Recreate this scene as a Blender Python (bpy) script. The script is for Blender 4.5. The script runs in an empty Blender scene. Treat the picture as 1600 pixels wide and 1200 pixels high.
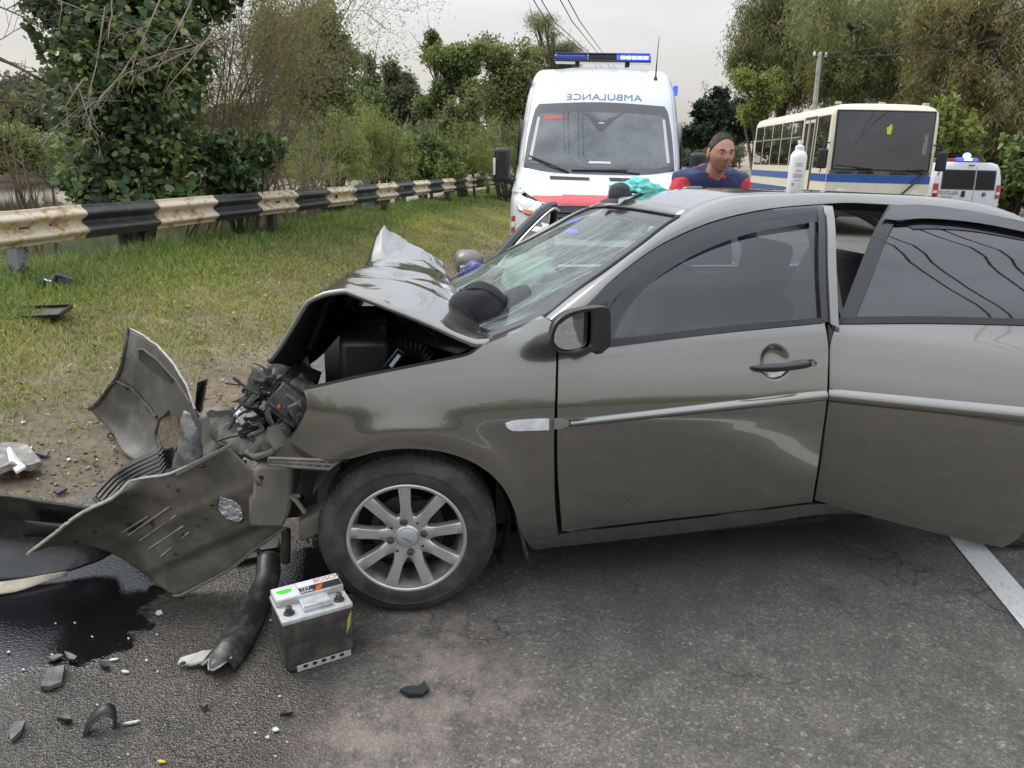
import bpy, bmesh, math, random
import numpy as np
from mathutils import Vector, Matrix, noise

R = math.radians
scene = bpy.context.scene
COL = scene.collection
random.seed(7)
RNG = np.random.default_rng(11)

# ------------------------------------------------------------------ camera
F_PX, PITCH, ROLL, CAM_H = 1155.0, R(17.0), R(1.5), 1.5
_fw0 = Vector((0, math.cos(PITCH), -math.sin(PITCH)))
_up0 = Vector((0, math.sin(PITCH), math.cos(PITCH)))
_rt0 = Vector((1, 0, 0))
C_FW = _fw0
C_RT = _rt0 * math.cos(ROLL) + _up0 * math.sin(ROLL)
C_UP = _up0 * math.cos(ROLL) - _rt0 * math.sin(ROLL)
C_O = Vector((0, 0, CAM_H))
cam_data = bpy.data.cameras.new("camera")
cam = bpy.data.objects.new("camera", cam_data)
COL.objects.link(cam)
cam.matrix_world = Matrix((
    (C_RT.x, C_UP.x, -C_FW.x, C_O.x),
    (C_RT.y, C_UP.y, -C_FW.y, C_O.y),
    (C_RT.z, C_UP.z, -C_FW.z, C_O.z),
    (0, 0, 0, 1)))
cam_data.sensor_width = 36.0
cam_data.lens = 36.0 * F_PX / 1600.0
cam_data.clip_start = 0.05
cam_data.clip_end = 3000
scene.camera = cam

# ------------------------------------------------------------------ sky, sun, exposure
world = bpy.data.worlds.new("World")
scene.world = world
world.use_nodes = True
wn, wl = world.node_tree.nodes, world.node_tree.links
wn.clear()
w_out = wn.new("ShaderNodeOutputWorld")
sky = wn.new("ShaderNodeTexSky")
sky.sky_type = 'NISHITA'
sky.sun_disc = False
SUN_EL, SUN_AZ = R(48), R(-60)          # azimuth measured from +Y towards +X
sky.sun_elevation = SUN_EL
sky.sun_rotation = SUN_AZ
sky.dust_density = 4.0
bg_sky = wn.new("ShaderNodeBackground"); bg_sky.inputs[1].default_value = 0.09
wl.new(sky.outputs[0], bg_sky.inputs[0])
tc = wn.new("ShaderNodeTexCoord")
sep = wn.new("ShaderNodeSeparateXYZ")
wl.new(tc.outputs["Generated"], sep.inputs[0])
ramp = wn.new("ShaderNodeValToRGB")
ramp.color_ramp.elements[0].position = 0.0
ramp.color_ramp.elements[0].color = (1.02, 0.93, 0.80, 1)
ramp.color_ramp.elements[1].position = 0.34
ramp.color_ramp.elements[1].color = (0.64, 0.68, 0.74, 1)
e = ramp.color_ramp.elements.new(0.10); e.color = (0.88, 0.85, 0.81, 1)
e = ramp.color_ramp.elements.new(0.2); e.color = (0.73, 0.735, 0.75, 1)
wl.new(sep.outputs["Z"], ramp.inputs[0])
cn = wn.new("ShaderNodeTexNoise"); cn.inputs["Scale"].default_value = 2.2
cn.inputs["Detail"].default_value = 5; cn.inputs["Roughness"].default_value = 0.55
cmap = wn.new("ShaderNodeMapping"); cmap.inputs["Scale"].default_value = (1, 1, 3.5)
wl.new(tc.outputs["Generated"], cmap.inputs[0]); wl.new(cmap.outputs[0], cn.inputs["Vector"])
cr = wn.new("ShaderNodeMapRange"); cr.inputs["From Min"].default_value = 0.3; cr.inputs["From Max"].default_value = 0.7
cr.inputs["To Min"].default_value = 0.80; cr.inputs["To Max"].default_value = 1.12
wl.new(cn.outputs[0], cr.inputs["Value"])
# sky brightened towards the zenith, steeper than CIE overcast, to light the scene
zenith_gain = N_ = wn.new("ShaderNodeMath"); zenith_gain.operation = 'MULTIPLY_ADD'
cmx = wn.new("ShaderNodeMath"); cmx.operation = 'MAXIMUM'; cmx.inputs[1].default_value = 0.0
wl.new(sep.outputs["Z"], cmx.inputs[0]); wl.new(cmx.outputs[0], zenith_gain.inputs[0])
zenith_gain.inputs[1].default_value = 2.0; zenith_gain.inputs[2].default_value = 0.46
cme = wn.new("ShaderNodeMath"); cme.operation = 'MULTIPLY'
wl.new(zenith_gain.outputs[0], cme.inputs[0]); wl.new(cr.outputs[0], cme.inputs[1])
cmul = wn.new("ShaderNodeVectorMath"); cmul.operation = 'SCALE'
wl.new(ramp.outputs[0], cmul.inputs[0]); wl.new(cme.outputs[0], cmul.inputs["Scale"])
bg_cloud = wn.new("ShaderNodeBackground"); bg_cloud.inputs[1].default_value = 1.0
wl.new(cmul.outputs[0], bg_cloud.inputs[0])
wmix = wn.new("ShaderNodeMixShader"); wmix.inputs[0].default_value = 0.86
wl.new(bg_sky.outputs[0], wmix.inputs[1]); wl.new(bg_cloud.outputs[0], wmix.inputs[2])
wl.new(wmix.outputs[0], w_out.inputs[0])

sun_d = bpy.data.lights.new("sun", 'SUN')
sun_d.energy = 1.5
sun_d.angle = R(35)
sun_d.color = (1.0, 0.96, 0.9)
sun = bpy.data.objects.new("sun", sun_d)
COL.objects.link(sun)
_sd = Vector((math.sin(SUN_AZ) * math.cos(SUN_EL), math.cos(SUN_AZ) * math.cos(SUN_EL), math.sin(SUN_EL)))
sun.rotation_euler = _sd.to_track_quat('Z', 'Y').to_euler()

scene.view_settings.view_transform = 'Standard'
scene.view_settings.look = 'None'
scene.view_settings.gamma = 1.0
scene.view_settings.use_curve_mapping = False
scene.view_settings.exposure = 0.55
scene.cycles.max_bounces = 8
scene.cycles.transparent_max_bounces = 12
scene.cycles.use_adaptive_sampling = True
try:
    scene.cycles.use_denoising = True
except Exception:
    pass

# ------------------------------------------------------------------ geometry helpers
def ray(px, py):
    return C_FW + C_RT * ((px - 800) / F_PX) + C_UP * ((600 - py) / F_PX)

def on_z(px, py, z=0.0):
    d = ray(px, py)
    return C_O + d * ((z - CAM_H) / d.z)

def at_depth(px, py, depth):
    return C_O + ray(px, py) * depth

class Frame:
    """A vertical-axis frame: x along, y across, z up."""
    def __init__(s, o, ang):
        s.o = Vector((o[0], o[1], o[2] if len(o) > 2 else 0)); s.ang = ang
        s.x = Vector((math.cos(ang), math.sin(ang), 0)); s.y = Vector((-math.sin(ang), math.cos(ang), 0))
    def plane(s, px, py, y=0.0):            # ray against the plane y = const -> (x, z)
        d = ray(px, py); q = s.o + s.y * y
        P = C_O + d * ((q - C_O).dot(s.y) / d.dot(s.y))
        v = P - s.o
        return v.dot(s.x), v.z
    def level(s, px, py, z=0.0):            # ray against z = const -> (x, y)
        v = on_z(px, py, z) - s.o
        return v.dot(s.x), v.dot(s.y)
    def pt(s, x, y, z):
        return s.o + s.x * x + s.y * y + Vector((0, 0, z))

def tag(o, label=None, cat=None, group=None, kind=None):
    if label: o['label'] = label
    if cat: o['category'] = cat
    if group: o['group'] = group
    if kind: o['kind'] = kind
    return o

def thing(name, label, cat, loc=(0, 0, 0), rz=0.0, group=None):
    o = bpy.data.objects.new(name, None)
    COL.objects.link(o)
    o.location = loc; o.rotation_euler = (0, 0, rz)
    o.empty_display_size = 0.1
    return tag(o, label, cat, group)

def mesh(name, V, Fc, mat, parent=None, loc=None, rot=None, smooth=True, angle=38, solid=0, bevel=0, sub=0,
         fmat=None, solid_mat=0, seg=2, merge=False):
    me = bpy.data.meshes.new(name)
    me.from_pydata([tuple(v) for v in V], [], [tuple(f) for f in Fc])
    if merge:
        b = bmesh.new(); b.from_mesh(me)
        bmesh.ops.remove_doubles(b, verts=b.verts, dist=1e-5)
        bmesh.ops.recalc_face_normals(b, faces=b.faces)
        b.to_mesh(me); b.free()
    for m in (mat if isinstance(mat, (list, tuple)) else [mat]):
        me.materials.append(m)
    if fmat is not None:
        me.polygons.foreach_set("material_index", np.asarray(fmat, dtype=np.int32))
    if smooth:
        me.polygons.foreach_set("use_smooth", np.ones(len(me.polygons), dtype=bool))
        if angle: me.set_sharp_from_angle(angle=R(angle))
    me.validate(); me.update()
    o = bpy.data.objects.new(name, me)
    COL.objects.link(o)
    if parent is not None: o.parent = parent
    if loc is not None: o.location = loc
    if rot is not None: o.rotation_euler = rot
    if sub:
        m = o.modifiers.new("sub", 'SUBSURF'); m.levels = sub; m.render_levels = sub
    if solid:
        m = o.modifiers.new("solid", 'SOLIDIFY'); m.thickness = abs(solid); m.offset = 1 if solid > 0 else -1
        if solid_mat: m.material_offset = solid_mat; m.material_offset_rim = 0
    if bevel:
        m = o.modifiers.new("bevel", 'BEVEL'); m.width = bevel; m.segments = seg; m.limit_method = 'ANGLE'
        m.angle_limit = R(40); m.harden_normals = False
    return o

def npmesh(name, V, Fc, mat, parent=None, loc=None, smooth=False):
    """Large meshes: V (n,3), Fc (m,k) arrays."""
    me = bpy.data.meshes.new(name)
    V = np.ascontiguousarray(V, dtype=np.float32); Fc = np.ascontiguousarray(Fc, dtype=np.int32)
    n, k = Fc.shape
    me.vertices.add(len(V)); me.vertices.foreach_set("co", V.ravel())
    me.loops.add(n * k); me.loops.foreach_set("vertex_index", Fc.ravel())
    me.polygons.add(n)
    me.polygons.foreach_set("loop_start", np.arange(0, n * k, k, dtype=np.int32))
    me.polygons.foreach_set("loop_total", np.full(n, k, dtype=np.int32))
    if smooth: me.polygons.foreach_set("use_smooth", np.ones(n, dtype=bool))
    me.materials.append(mat)
    me.update(calc_edges=True)
    o = bpy.data.objects.new(name, me)
    COL.objects.link(o)
    if parent is not None: o.parent = parent
    if loc is not None: o.location = loc
    return o

class MB:
    """Collects simple shapes; build() links them as ONE mesh object."""
    def __init__(s): s.V = []; s.F = []; s.M = []; s.mi = 0
    def add(s, V, Fc):
        k = len(s.V); s.V += [tuple(v) for v in V]
        for f in Fc: s.F.append(tuple(i + k for i in f)); s.M.append(s.mi)
        return s
    def box(s, c, size, rot=None):
        hx, hy, hz = size[0] / 2, size[1] / 2, size[2] / 2
        P = [Vector((x, y, z)) for x in (-hx, hx) for y in (-hy, hy) for z in (-hz, hz)]
        if rot is not None:
            M = rot if isinstance(rot, Matrix) else Matrix.Rotation(rot[2], 3, 'Z') @ Matrix.Rotation(rot[1], 3, 'Y') @ Matrix.Rotation(rot[0], 3, 'X')
            P = [M @ p for p in P]
        c = Vector(c)
        return s.add([p + c for p in P], [(0, 1, 3, 2), (4, 6, 7, 5), (0, 4, 5, 1), (2, 3, 7, 6), (0, 2, 6, 4), (1, 5, 7, 3)])
    def tube(s, pts, r, n=8, cap=True):
        pts = [Vector(p) for p in pts]
        rs = r if isinstance(r, (list, tuple)) else [r] * len(pts)
        V, Fc = [], []
        t = (pts[1] - pts[0]).normalized()
        a = t.orthogonal().normalized()
        for i, p in enumerate(pts):
            t = (pts[min(i + 1, len(pts) - 1)] - pts[max(i - 1, 0)])
            t = t.normalized() if t.length > 1e-9 else Vector((0, 0, 1))
            a = a - t * a.dot(t)
            a = a.normalized() if a.length > 1e-6 else t.orthogonal().normalized()
            b = t.cross(a)
            for k in range(n):
                th = 2 * math.pi * k / n
                V.append(p + (a * math.cos(th) + b * math.sin(th)) * rs[i])
        for i in range(len(pts) - 1):
            for k in range(n):
                k2 = (k + 1) % n
                Fc.append((i * n + k, i * n + k2, (i + 1) * n + k2, (i + 1) * n + k))
        if cap:
            Fc.append(tuple(range(n - 1, -1, -1))); Fc.append(tuple(range((len(pts) - 1) * n, len(pts) * n)))
        return s.add(V, Fc)
    def lathe(s, prof, n=24, M=None, cap=False):
        """prof [(r, h)] spun about local z; M places it."""
        V, Fc = [], []
        for (r, h) in prof:
            for k in range(n):
                th = 2 * math.pi * k / n
                v = Vector((r * math.cos(th), r * math.sin(th), h))
                V.append(M @ v if M is not None else v)
        for i in range(len(prof) - 1):
            for k in range(n):
                k2 = (k + 1) % n
                Fc.append((i * n + k, i * n + k2, (i + 1) * n + k2, (i + 1) * n + k))
        if cap:
            Fc.append(tuple(range(n - 1, -1, -1))); Fc.append(tuple(range((len(prof) - 1) * n, len(prof) * n)))
        return s.add(V, Fc)
    def grid(s, G, flip=False):
        nu, nv = len(G), len(G[0])
        V = [tuple(p) for row in G for p in row]
        Fc = []
        for i in range(nu - 1):
            for j in range(nv - 1):
                f = (i * nv + j, (i + 1) * nv + j, (i + 1) * nv + j + 1, i * nv + j + 1)
                Fc.append(f[::-1] if flip else f)
        return s.add(V, Fc)
    def prism(s, poly, d, cap=True):
        """poly: 3D points in order, extruded by vector d."""
        n = len(poly); d = Vector(d)
        V = [Vector(p) for p in poly] + [Vector(p) + d for p in poly]
        Fc = [(i, (i + 1) % n, n + (i + 1) % n, n + i) for i in range(n)]
        if cap: Fc += [tuple(range(n - 1, -1, -1)), tuple(range(n, 2 * n))]
        return s.add(V, Fc)
    def ball(s, c, r, nu=12, nv=8, M=None):
        c = Vector(c); r = r if isinstance(r, (list, tuple)) else (r, r, r)
        G = []
        for i in range(nv + 1):
            ph = math.pi * i / nv
            row = []
            for k in range(nu + 1):
                th = 2 * math.pi * k / nu
                v = Vector((r[0] * math.sin(ph) * math.cos(th), r[1] * math.sin(ph) * math.sin(th), r[2] * math.cos(ph)))
                row.append((M @ v if M is not None else v) + c)
            G.append(row)
        return s.grid(G)
    def build(s, name, mat, parent=None, **kw):
        kw.setdefault('merge', True)
        if len(set(s.M)) > 1 and 'fmat' not in kw:
            kw['fmat'] = s.M; kw['merge'] = False
        return mesh(name, s.V, s.F, mat, parent, **kw)

def spline(xs, ys):
    xs = np.asarray(xs, float); ys = np.asarray(ys, float)
    m = np.gradient(ys, xs)
    def f(x):
        x = min(max(x, xs[0]), xs[-1])
        i = int(min(max(np.searchsorted(xs, x) - 1, 0), len(xs) - 2))
        h = xs[i + 1] - xs[i]; t = (x - xs[i]) / h
        return float((2*t**3 - 3*t**2 + 1) * ys[i] + (t**3 - 2*t**2 + t) * h * m[i] + (-2*t**3 + 3*t**2) * ys[i+1] + (t**3 - t**2) * h * m[i+1])
    return f

def resample(P, n, smooth=True):
    """n+1 points evenly spaced along a (smoothed) polyline, any dimension."""
    P = np.asarray([tuple(p) for p in P], float)
    if smooth and len(P) > 2:
        out = []
        for i in range(len(P) - 1):
            p0 = P[i - 1] if i > 0 else 2 * P[0] - P[1]
            p3 = P[i + 2] if i + 2 < len(P) else 2 * P[-1] - P[-2]
            p1, p2 = P[i], P[i + 1]
            L = np.linalg.norm(p2 - p1) + 1e-9
            m1 = (p2 - p0) / (np.linalg.norm(p2 - p1) + np.linalg.norm(p1 - p0) + 1e-9) * L
            m2 = (p3 - p1) / (np.linalg.norm(p3 - p2) + np.linalg.norm(p2 - p1) + 1e-9) * L
            for t in np.linspace(0, 1, 10, endpoint=False):
                out.append((2*t**3-3*t**2+1)*p1 + (t**3-2*t**2+t)*m1 + (-2*t**3+3*t**2)*p2 + (t**3-t**2)*m2)
        out.append(P[-1]); P = np.array(out)
    L = np.r_[0, np.cumsum(np.linalg.norm(np.diff(P, axis=0), axis=1))]
    t = np.linspace(0, L[-1], n + 1)
    return np.stack([np.interp(t, L, P[:, k]) for k in range(P.shape[1])], 1)

def coons(bot, right, top, left, nu, nv, smooth=True):
    """bot and top run left->right, left and right run bottom->top; returns (nu+1, nv+1, d)."""
    b, t = resample(bot, nu, smooth), resample(top, nu, smooth)
    l, r = resample(left, nv, smooth), resample(right, nv, smooth)
    u = np.linspace(0, 1, nu + 1)[:, None, None]; v = np.linspace(0, 1, nv + 1)[None, :, None]
    return ((1-v)*b[:, None] + v*t[:, None] + (1-u)*l[None] + u*r[None]
            - ((1-u)*(1-v)*b[0] + u*(1-v)*b[-1] + (1-u)*v*t[0] + u*v*t[-1]))

def lerp(a, b, t): return a + (b - a) * t

def copy_tree(o, parent=None):
    c = o.copy(); COL.objects.link(c)
    if parent is not None: c.parent = parent
    for ch in list(o.children): copy_tree(ch, c)
    return c

# ------------------------------------------------------------------ materials
def mat(name):
    m = bpy.data.materials.new(name); m.use_nodes = True
    nt = m.node_tree
    return m, nt.nodes, nt.links, nt.nodes["Principled BSDF"]

def N(nodes, kind, **kw):
    n = nodes.new(kind)
    for k, v in kw.items():
        if k in n.inputs: n.inputs[k].default_value = v
        else: setattr(n, k, v)
    return n

def ramp_node(nodes, stops):
    r = nodes.new("ShaderNodeValToRGB")
    el = r.color_ramp.elements
    while len(el) < len(stops): el.new(0.5)
    for i, (p, c) in enumerate(stops):
        el[i].position = p
        el[i].color = (c, c, c, 1) if isinstance(c, (int, float)) else (*c[:3], 1)
    return r

def simple(name, col, rough=0.5, metal=0.0, coat=0.0, spec=0.5, var=0.0, scale=8.0, bump=0.0, bscale=60, rvar=0.0, emit=None, estr=0.0, col2=None, thr=(0.45, 0.62)):
    """Plain surface with a little procedural variation in tone, roughness and relief; col2 = dirt or wear in patches."""
    m, n, l, p = mat(name)
    p.inputs["Base Color"].default_value = (*col, 1)
    p.inputs["Roughness"].default_value = rough
    p.inputs["Metallic"].default_value = metal
    p.inputs["Coat Weight"].default_value = coat
    p.inputs["Coat Roughness"].default_value = 0.04
    p.inputs["Specular IOR Level"].default_value = spec
    tcn = n.new("ShaderNodeTexCoord")
    if var or col2 is not None:
        nz = N(n, "ShaderNodeTexNoise", Scale=scale, Detail=6, Roughness=0.62)
        l.new(tcn.outputs["Object"], nz.inputs["Vector"])
        c2 = col2 if col2 is not None else tuple(c * (1 - var) for c in col)
        c1 = col if col2 is not None else tuple(min(1, c * (1 + var)) for c in col)
        rp = ramp_node(n, [(thr[0] if col2 is not None else 0.3, c1), (thr[1] if col2 is not None else 0.7, c2)])
        l.new(nz.outputs[0], rp.inputs[0]); l.new(rp.outputs[0], p.inputs["Base Color"])
        if rvar:
            mr = N(n, "ShaderNodeMapRange"); mr.inputs["From Min"].default_value = .3; mr.inputs["From Max"].default_value = .7
            mr.inputs["To Min"].default_value = max(0, rough - rvar); mr.inputs["To Max"].default_value = min(1, rough + rvar)
            l.new(nz.outputs[0], mr.inputs["Value"]); l.new(mr.outputs[0], p.inputs["Roughness"])
    if bump:
        bz = N(n, "ShaderNodeTexNoise", Scale=bscale, Detail=4)
        l.new(tcn.outputs["Object"], bz.inputs["Vector"])
        bp = N(n, "ShaderNodeBump", Strength=bump, Distance=0.01)
        l.new(bz.outputs[0], bp.inputs["Height"]); l.new(bp.outputs[0], p.inputs["Normal"])
    if emit:
        p.inputs["Emission Color"].default_value = (*emit, 1); p.inputs["Emission Strength"].default_value = estr
    return m

def glass(name, tint, ior=1.6, rough=0.02, dirt=0.0, film_col=(.5, .55, .52), dscale=6):
    """Thin pane: tinted see-through plus a mirror reflection by angle, and a film of dust, crazing and painted sky sheen."""
    m, n, l, p = mat(name)
    n.remove(p)
    out = n["Material Output"]
    tr = n.new("ShaderNodeBsdfTransparent"); tr.inputs[0].default_value = (*tint, 1)
    gl = n.new("ShaderNodeBsdfGlossy"); gl.inputs["Roughness"].default_value = rough
    fr = N(n, "ShaderNodeFresnel", IOR=ior)
    mx = n.new("ShaderNodeMixShader")
    l.new(fr.outputs[0], mx.inputs[0]); l.new(tr.outputs[0], mx.inputs[1]); l.new(gl.outputs[0], mx.inputs[2])
    last = mx
    if dirt:
        df = n.new("ShaderNodeBsdfDiffuse"); df.inputs[0].default_value = (*film_col, 1)
        tcn = n.new("ShaderNodeTexCoord")
        nz = N(n, "ShaderNodeTexNoise", Scale=dscale, Detail=8, Roughness=0.7)
        l.new(tcn.outputs["Object"], nz.inputs["Vector"])
        rp = ramp_node(n, [(0.35, 0.0), (0.8, dirt)])
        l.new(nz.outputs[0], rp.inputs[0])
        m2 = n.new("ShaderNodeMixShader")
        l.new(rp.outputs[0], m2.inputs[0]); l.new(mx.outputs[0], m2.inputs[1]); l.new(df.outputs[0], m2.inputs[2])
        last = m2
    l.new(last.outputs[0], out.inputs[0])
    return m

# car paint: grey-brown metallic, flakes under lacquer, thin road film
def car_paint(name, col=(0.205, 0.195, 0.175)):
    m, n, l, p = mat(name)
    p.inputs["Metallic"].default_value = 0.8
    p.inputs["Roughness"].default_value = 0.20
    p.inputs["Coat Weight"].default_value = 1.0
    p.inputs["Coat IOR"].default_value = 1.75
    p.inputs["Coat Roughness"].default_value = 0.05
    tcn = n.new("ShaderNodeTexCoord")
    fl = N(n, "ShaderNodeTexVoronoi", Scale=900.0)
    l.new(tcn.outputs["Object"], fl.inputs["Vector"])
    rp = ramp_node(n, [(0.0, tuple(c * 0.8 for c in col)), (1.0, tuple(c * 1.2 for c in col))])
    l.new(fl.outputs["Color"], rp.inputs[0])
    dz = N(n, "ShaderNodeTexNoise", Scale=5.0, Detail=8, Roughness=0.7)
    l.new(tcn.outputs["Object"], dz.inputs["Vector"])
    dr = ramp_node(n, [(0.45, 0.0), (0.85, 0.22)])
    l.new(dz.outputs[0], dr.inputs[0])
    mx = n.new("ShaderNodeMixRGB"); mx.inputs[2].default_value = (0.23, 0.21, 0.18, 1)
    l.new(dr.outputs[0], mx.inputs[0]); l.new(rp.outputs[0], mx.inputs[1]); l.new(mx.outputs[0], p.inputs["Base Color"])
    # dried drops and dust soften the gloss a little in places
    mr = N(n, "ShaderNodeMapRange"); mr.inputs["From Min"].default_value = .4; mr.inputs["From Max"].default_value = .8
    mr.inputs["To Min"].default_value = .008; mr.inputs["To Max"].default_value = .06
    l.new(dz.outputs[0], mr.inputs["Value"]); l.new(mr.outputs[0], p.inputs["Coat Roughness"])
    return m

M = {}
M['paint'] = car_paint("grey_metallic_paint")
M['black'] = simple("black_plastic", (.018, .018, .019), .42, var=.3, bump=.05, bscale=300)
M['gloss_black'] = simple("gloss_black", (.012, .012, .014), .16, coat=.4)
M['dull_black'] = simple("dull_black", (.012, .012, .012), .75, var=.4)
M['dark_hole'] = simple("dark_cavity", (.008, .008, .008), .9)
M['grey_plastic'] = simple("dusty_grey_plastic", (.10, .095, .085), .62, col2=(.16, .145, .12), scale=7, bump=.08, bscale=120)
M['dirty_grey'] = simple("muddy_grey_plastic", (.13, .118, .095), .66, col2=(.19, .17, .135), scale=9, bump=.1, bscale=90, rvar=.15)
M['rubber'] = simple("tyre_rubber", (.028, .028, .027), .7, col2=(.062, .058, .052), scale=11, bump=.12, bscale=140)
M['alloy'] = simple("silver_alloy", (.58, .575, .56), .33, metal=.75, var=.08, scale=14, rvar=.06)
M['alloy_dirty'] = simple("dusty_rim_well", (.42, .41, .385), .45, metal=.6, col2=(.2, .18, .15), scale=14)
M['steel'] = simple("bare_steel", (.42, .41, .4), .4, metal=.9, var=.2)
M['dark_steel'] = simple("dark_steel", (.07, .068, .065), .5, metal=.6, col2=(.13, .1, .075), scale=12)
M['chrome'] = simple("chrome", (.75, .75, .76), .08, metal=1.0)
M['broken_reflector'] = simple("crazed_reflector", (.6, .62, .63), .22, metal=.8, var=.5, scale=60, bump=.9, bscale=70)
M['mirror'] = simple("mirror_silver", (.78, .79, .8), .015, metal=1.0)
M['seat'] = simple("charcoal_cloth", (.035, .035, .038), .9, var=.3, scale=40, bump=.2, bscale=300)
M['airbag'] = simple("pale_airbag_cloth", (.62, .69, .66), .85, var=.1, scale=12, bump=.25, bscale=25)
M['turquoise'] = simple("turquoise_cloth", (.14, .52, .47), .8, var=.2, scale=14, bump=.3, bscale=45)
M['blue_latex'] = simple("blue_latex", (.085, .095, .25), .45, var=.2, scale=20, bump=.3, bscale=30)
M['white_plastic'] = simple("white_plastic", (.78, .78, .77), .35, var=.04)
M['white_paint'] = simple("white_van_paint", (.66, .68, .70), .28, coat=.6, var=.04, scale=3)
M['red_paint'] = simple("red_stripe_film", (.56, .035, .045), .32, coat=.4, var=.06)
M['cream_paint'] = simple("cream_bus_paint", (.74, .68, .53), .38, coat=.3, col2=(.62, .56, .43), scale=3.5, thr=(.5, .8))
M['blue_paint'] = simple("blue_stripe_paint", (.02, .10, .36), .35, coat=.3, var=.1)
M['red_lens'] = simple("red_lens", (.42, .015, .02), .18, coat=.6)
M['amber_lens'] = simple("amber_lens", (.75, .22, .03), .2, coat=.6)
M['clear_lens'] = simple("clear_lens", (.72, .73, .74), .12, coat=.8, var=.25, scale=30)
M['orange'] = simple("orange_plastic", (.55, .1, .02), .4)
M['yellow'] = simple("yellow_plastic", (.62, .42, .05), .45)
M['blue_lens'] = simple("blue_lens", (.03, .07, .42), .2, coat=.6)
M['blue_light'] = simple("lit_blue_led", (.1, .2, .9), .3, emit=(.10, .30, 1.0), estr=9.0)
M['blue_glow'] = simple("lit_blue_lens", (.02, .03, .6), .3, emit=(.03, .05, 1.0), estr=2.2)
M['print'] = simple("dark_blue_print", (.10, .16, .25), .5)
M['black_print'] = simple("black_print", (.03, .03, .035), .5)
M['glass_ws'] = glass("cracked_windscreen", (.62, .74, .68), 1.55, .03, dirt=.55, film_col=(.42, .52, .47), dscale=5)
M['glass_side'] = glass("tinted_side_glass", (.30, .32, .33), 1.9, .015)
M['glass_dark'] = glass("dark_tinted_glass", (.05, .055, .06), 2.1, .02, dirt=.12, film_col=(.2, .21, .22))
M['smoke'] = glass("smoked_acrylic", (.10, .10, .115), 1.7, .05)
M['glass_van'] = glass("van_glass", (.62, .66, .67), 1.9, .02, dirt=.6, film_col=(.42, .45, .46), dscale=2)  # pale film brightened to stand in for the sky's reflection
M['glass_bus'] = glass("bus_glass", (.30, .33, .34), 2.1, .02)
# ================================================================== GROUND, ROAD, WATER
ROAD_A = R(10.6)
RU = Vector((math.sin(ROAD_A), math.cos(ROAD_A), 0)); RL = Vector((-RU.y, RU.x, 0))   # along, and to the left
E0 = on_z(0, 850); E0.z = 0
def rel(x, y):                     # distance left of the asphalt edge, distance along
    d = Vector((x, y, 0)) - E0
    return d.dot(RL), d.dot(RU)
def road_pt(e, a, z=0): return E0 + RL * e + RU * a + Vector((0, 0, z))
def sstep(a, b, x):
    t = np.clip((x - a) / (b - a), 0, 1); return t * t * (3 - 2 * t)
def nz2(x, y, seed=0):
    return (np.sin(x * 1.7 + seed) * np.cos(y * 1.3 - seed * 2) + .5 * np.sin(x * 3.9 + y * 2.1 + seed) + .25 * np.sin(x * 8.3 - y * 7.1 + seed * 3)) / 1.75
def terrain(x, y):
    x = np.asarray(x, float); y = np.asarray(y, float)
    e = (x - E0.x) * RL.x + (y - E0.y) * RL.y
    z = .36 * sstep(.1, 2.6, e) - .45 * sstep(3.0, 4.6, e) - .75 * sstep(4.4, 8.0, e)
    z += 1.6 * sstep(34, 48, e)
    z += sstep(.15, .6, e) * (nz2(x * 1.1, y * 1.1) * .025 + nz2(x * 4, y * 4, 2) * .008)
    z -= .02 * sstep(-.5, .0, e) * (1 - sstep(0, .3, e))
    z -= .012 * (e < -.0)
    z += .25 * sstep(-16, -22, e)
    return z
def on_ground(px, py, it=30):
    p = on_z(px, py, 0)
    z = 0.0
    for _ in range(it):
        z = .5 * z + .5 * float(terrain(p.x, p.y)); p = on_z(px, py, z)
    return p

# soil: dry sandy earth with matted straw, damp near the asphalt
m, n, l, p = mat("verge_soil")
tcn = n.new("ShaderNodeTexCoord")
a = N(n, "ShaderNodeTexNoise", Scale=1.1, Detail=8, Roughness=.65); l.new(tcn.outputs["Object"], a.inputs["Vector"])
b = N(n, "ShaderNodeTexNoise", Scale=26.0, Detail=8, Roughness=.75); l.new(tcn.outputs["Object"], b.inputs["Vector"])
r1 = ramp_node(n, [(.25, (.12, .095, .066)), (.48, (.26, .21, .155)), (.62, (.36, .30, .23)), (.8, (.20, .17, .09))]); l.new(a.outputs[0], r1.inputs[0])
r2 = ramp_node(n, [(.3, (.25, .2, .15)), (.5, (.75, .72, .66)), (.72, (1, .98, .94))]); l.new(b.outputs[0], r2.inputs[0])
mx = n.new("ShaderNodeMixRGB"); mx.blend_type = 'MULTIPLY'; mx.inputs[0].default_value = .85
l.new(r1.outputs[0], mx.inputs[1]); l.new(r2.outputs[0], mx.inputs[2])
l.new(mx.outputs[0], p.inputs["Base Color"]); p.inputs["Roughness"].default_value = .95
bp = N(n, "ShaderNodeBump", Strength=.9, Distance=.03); l.new(b.outputs[0], bp.inputs["Height"]); l.new(bp.outputs[0], p.inputs["Normal"])
M['soil'] = m
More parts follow.
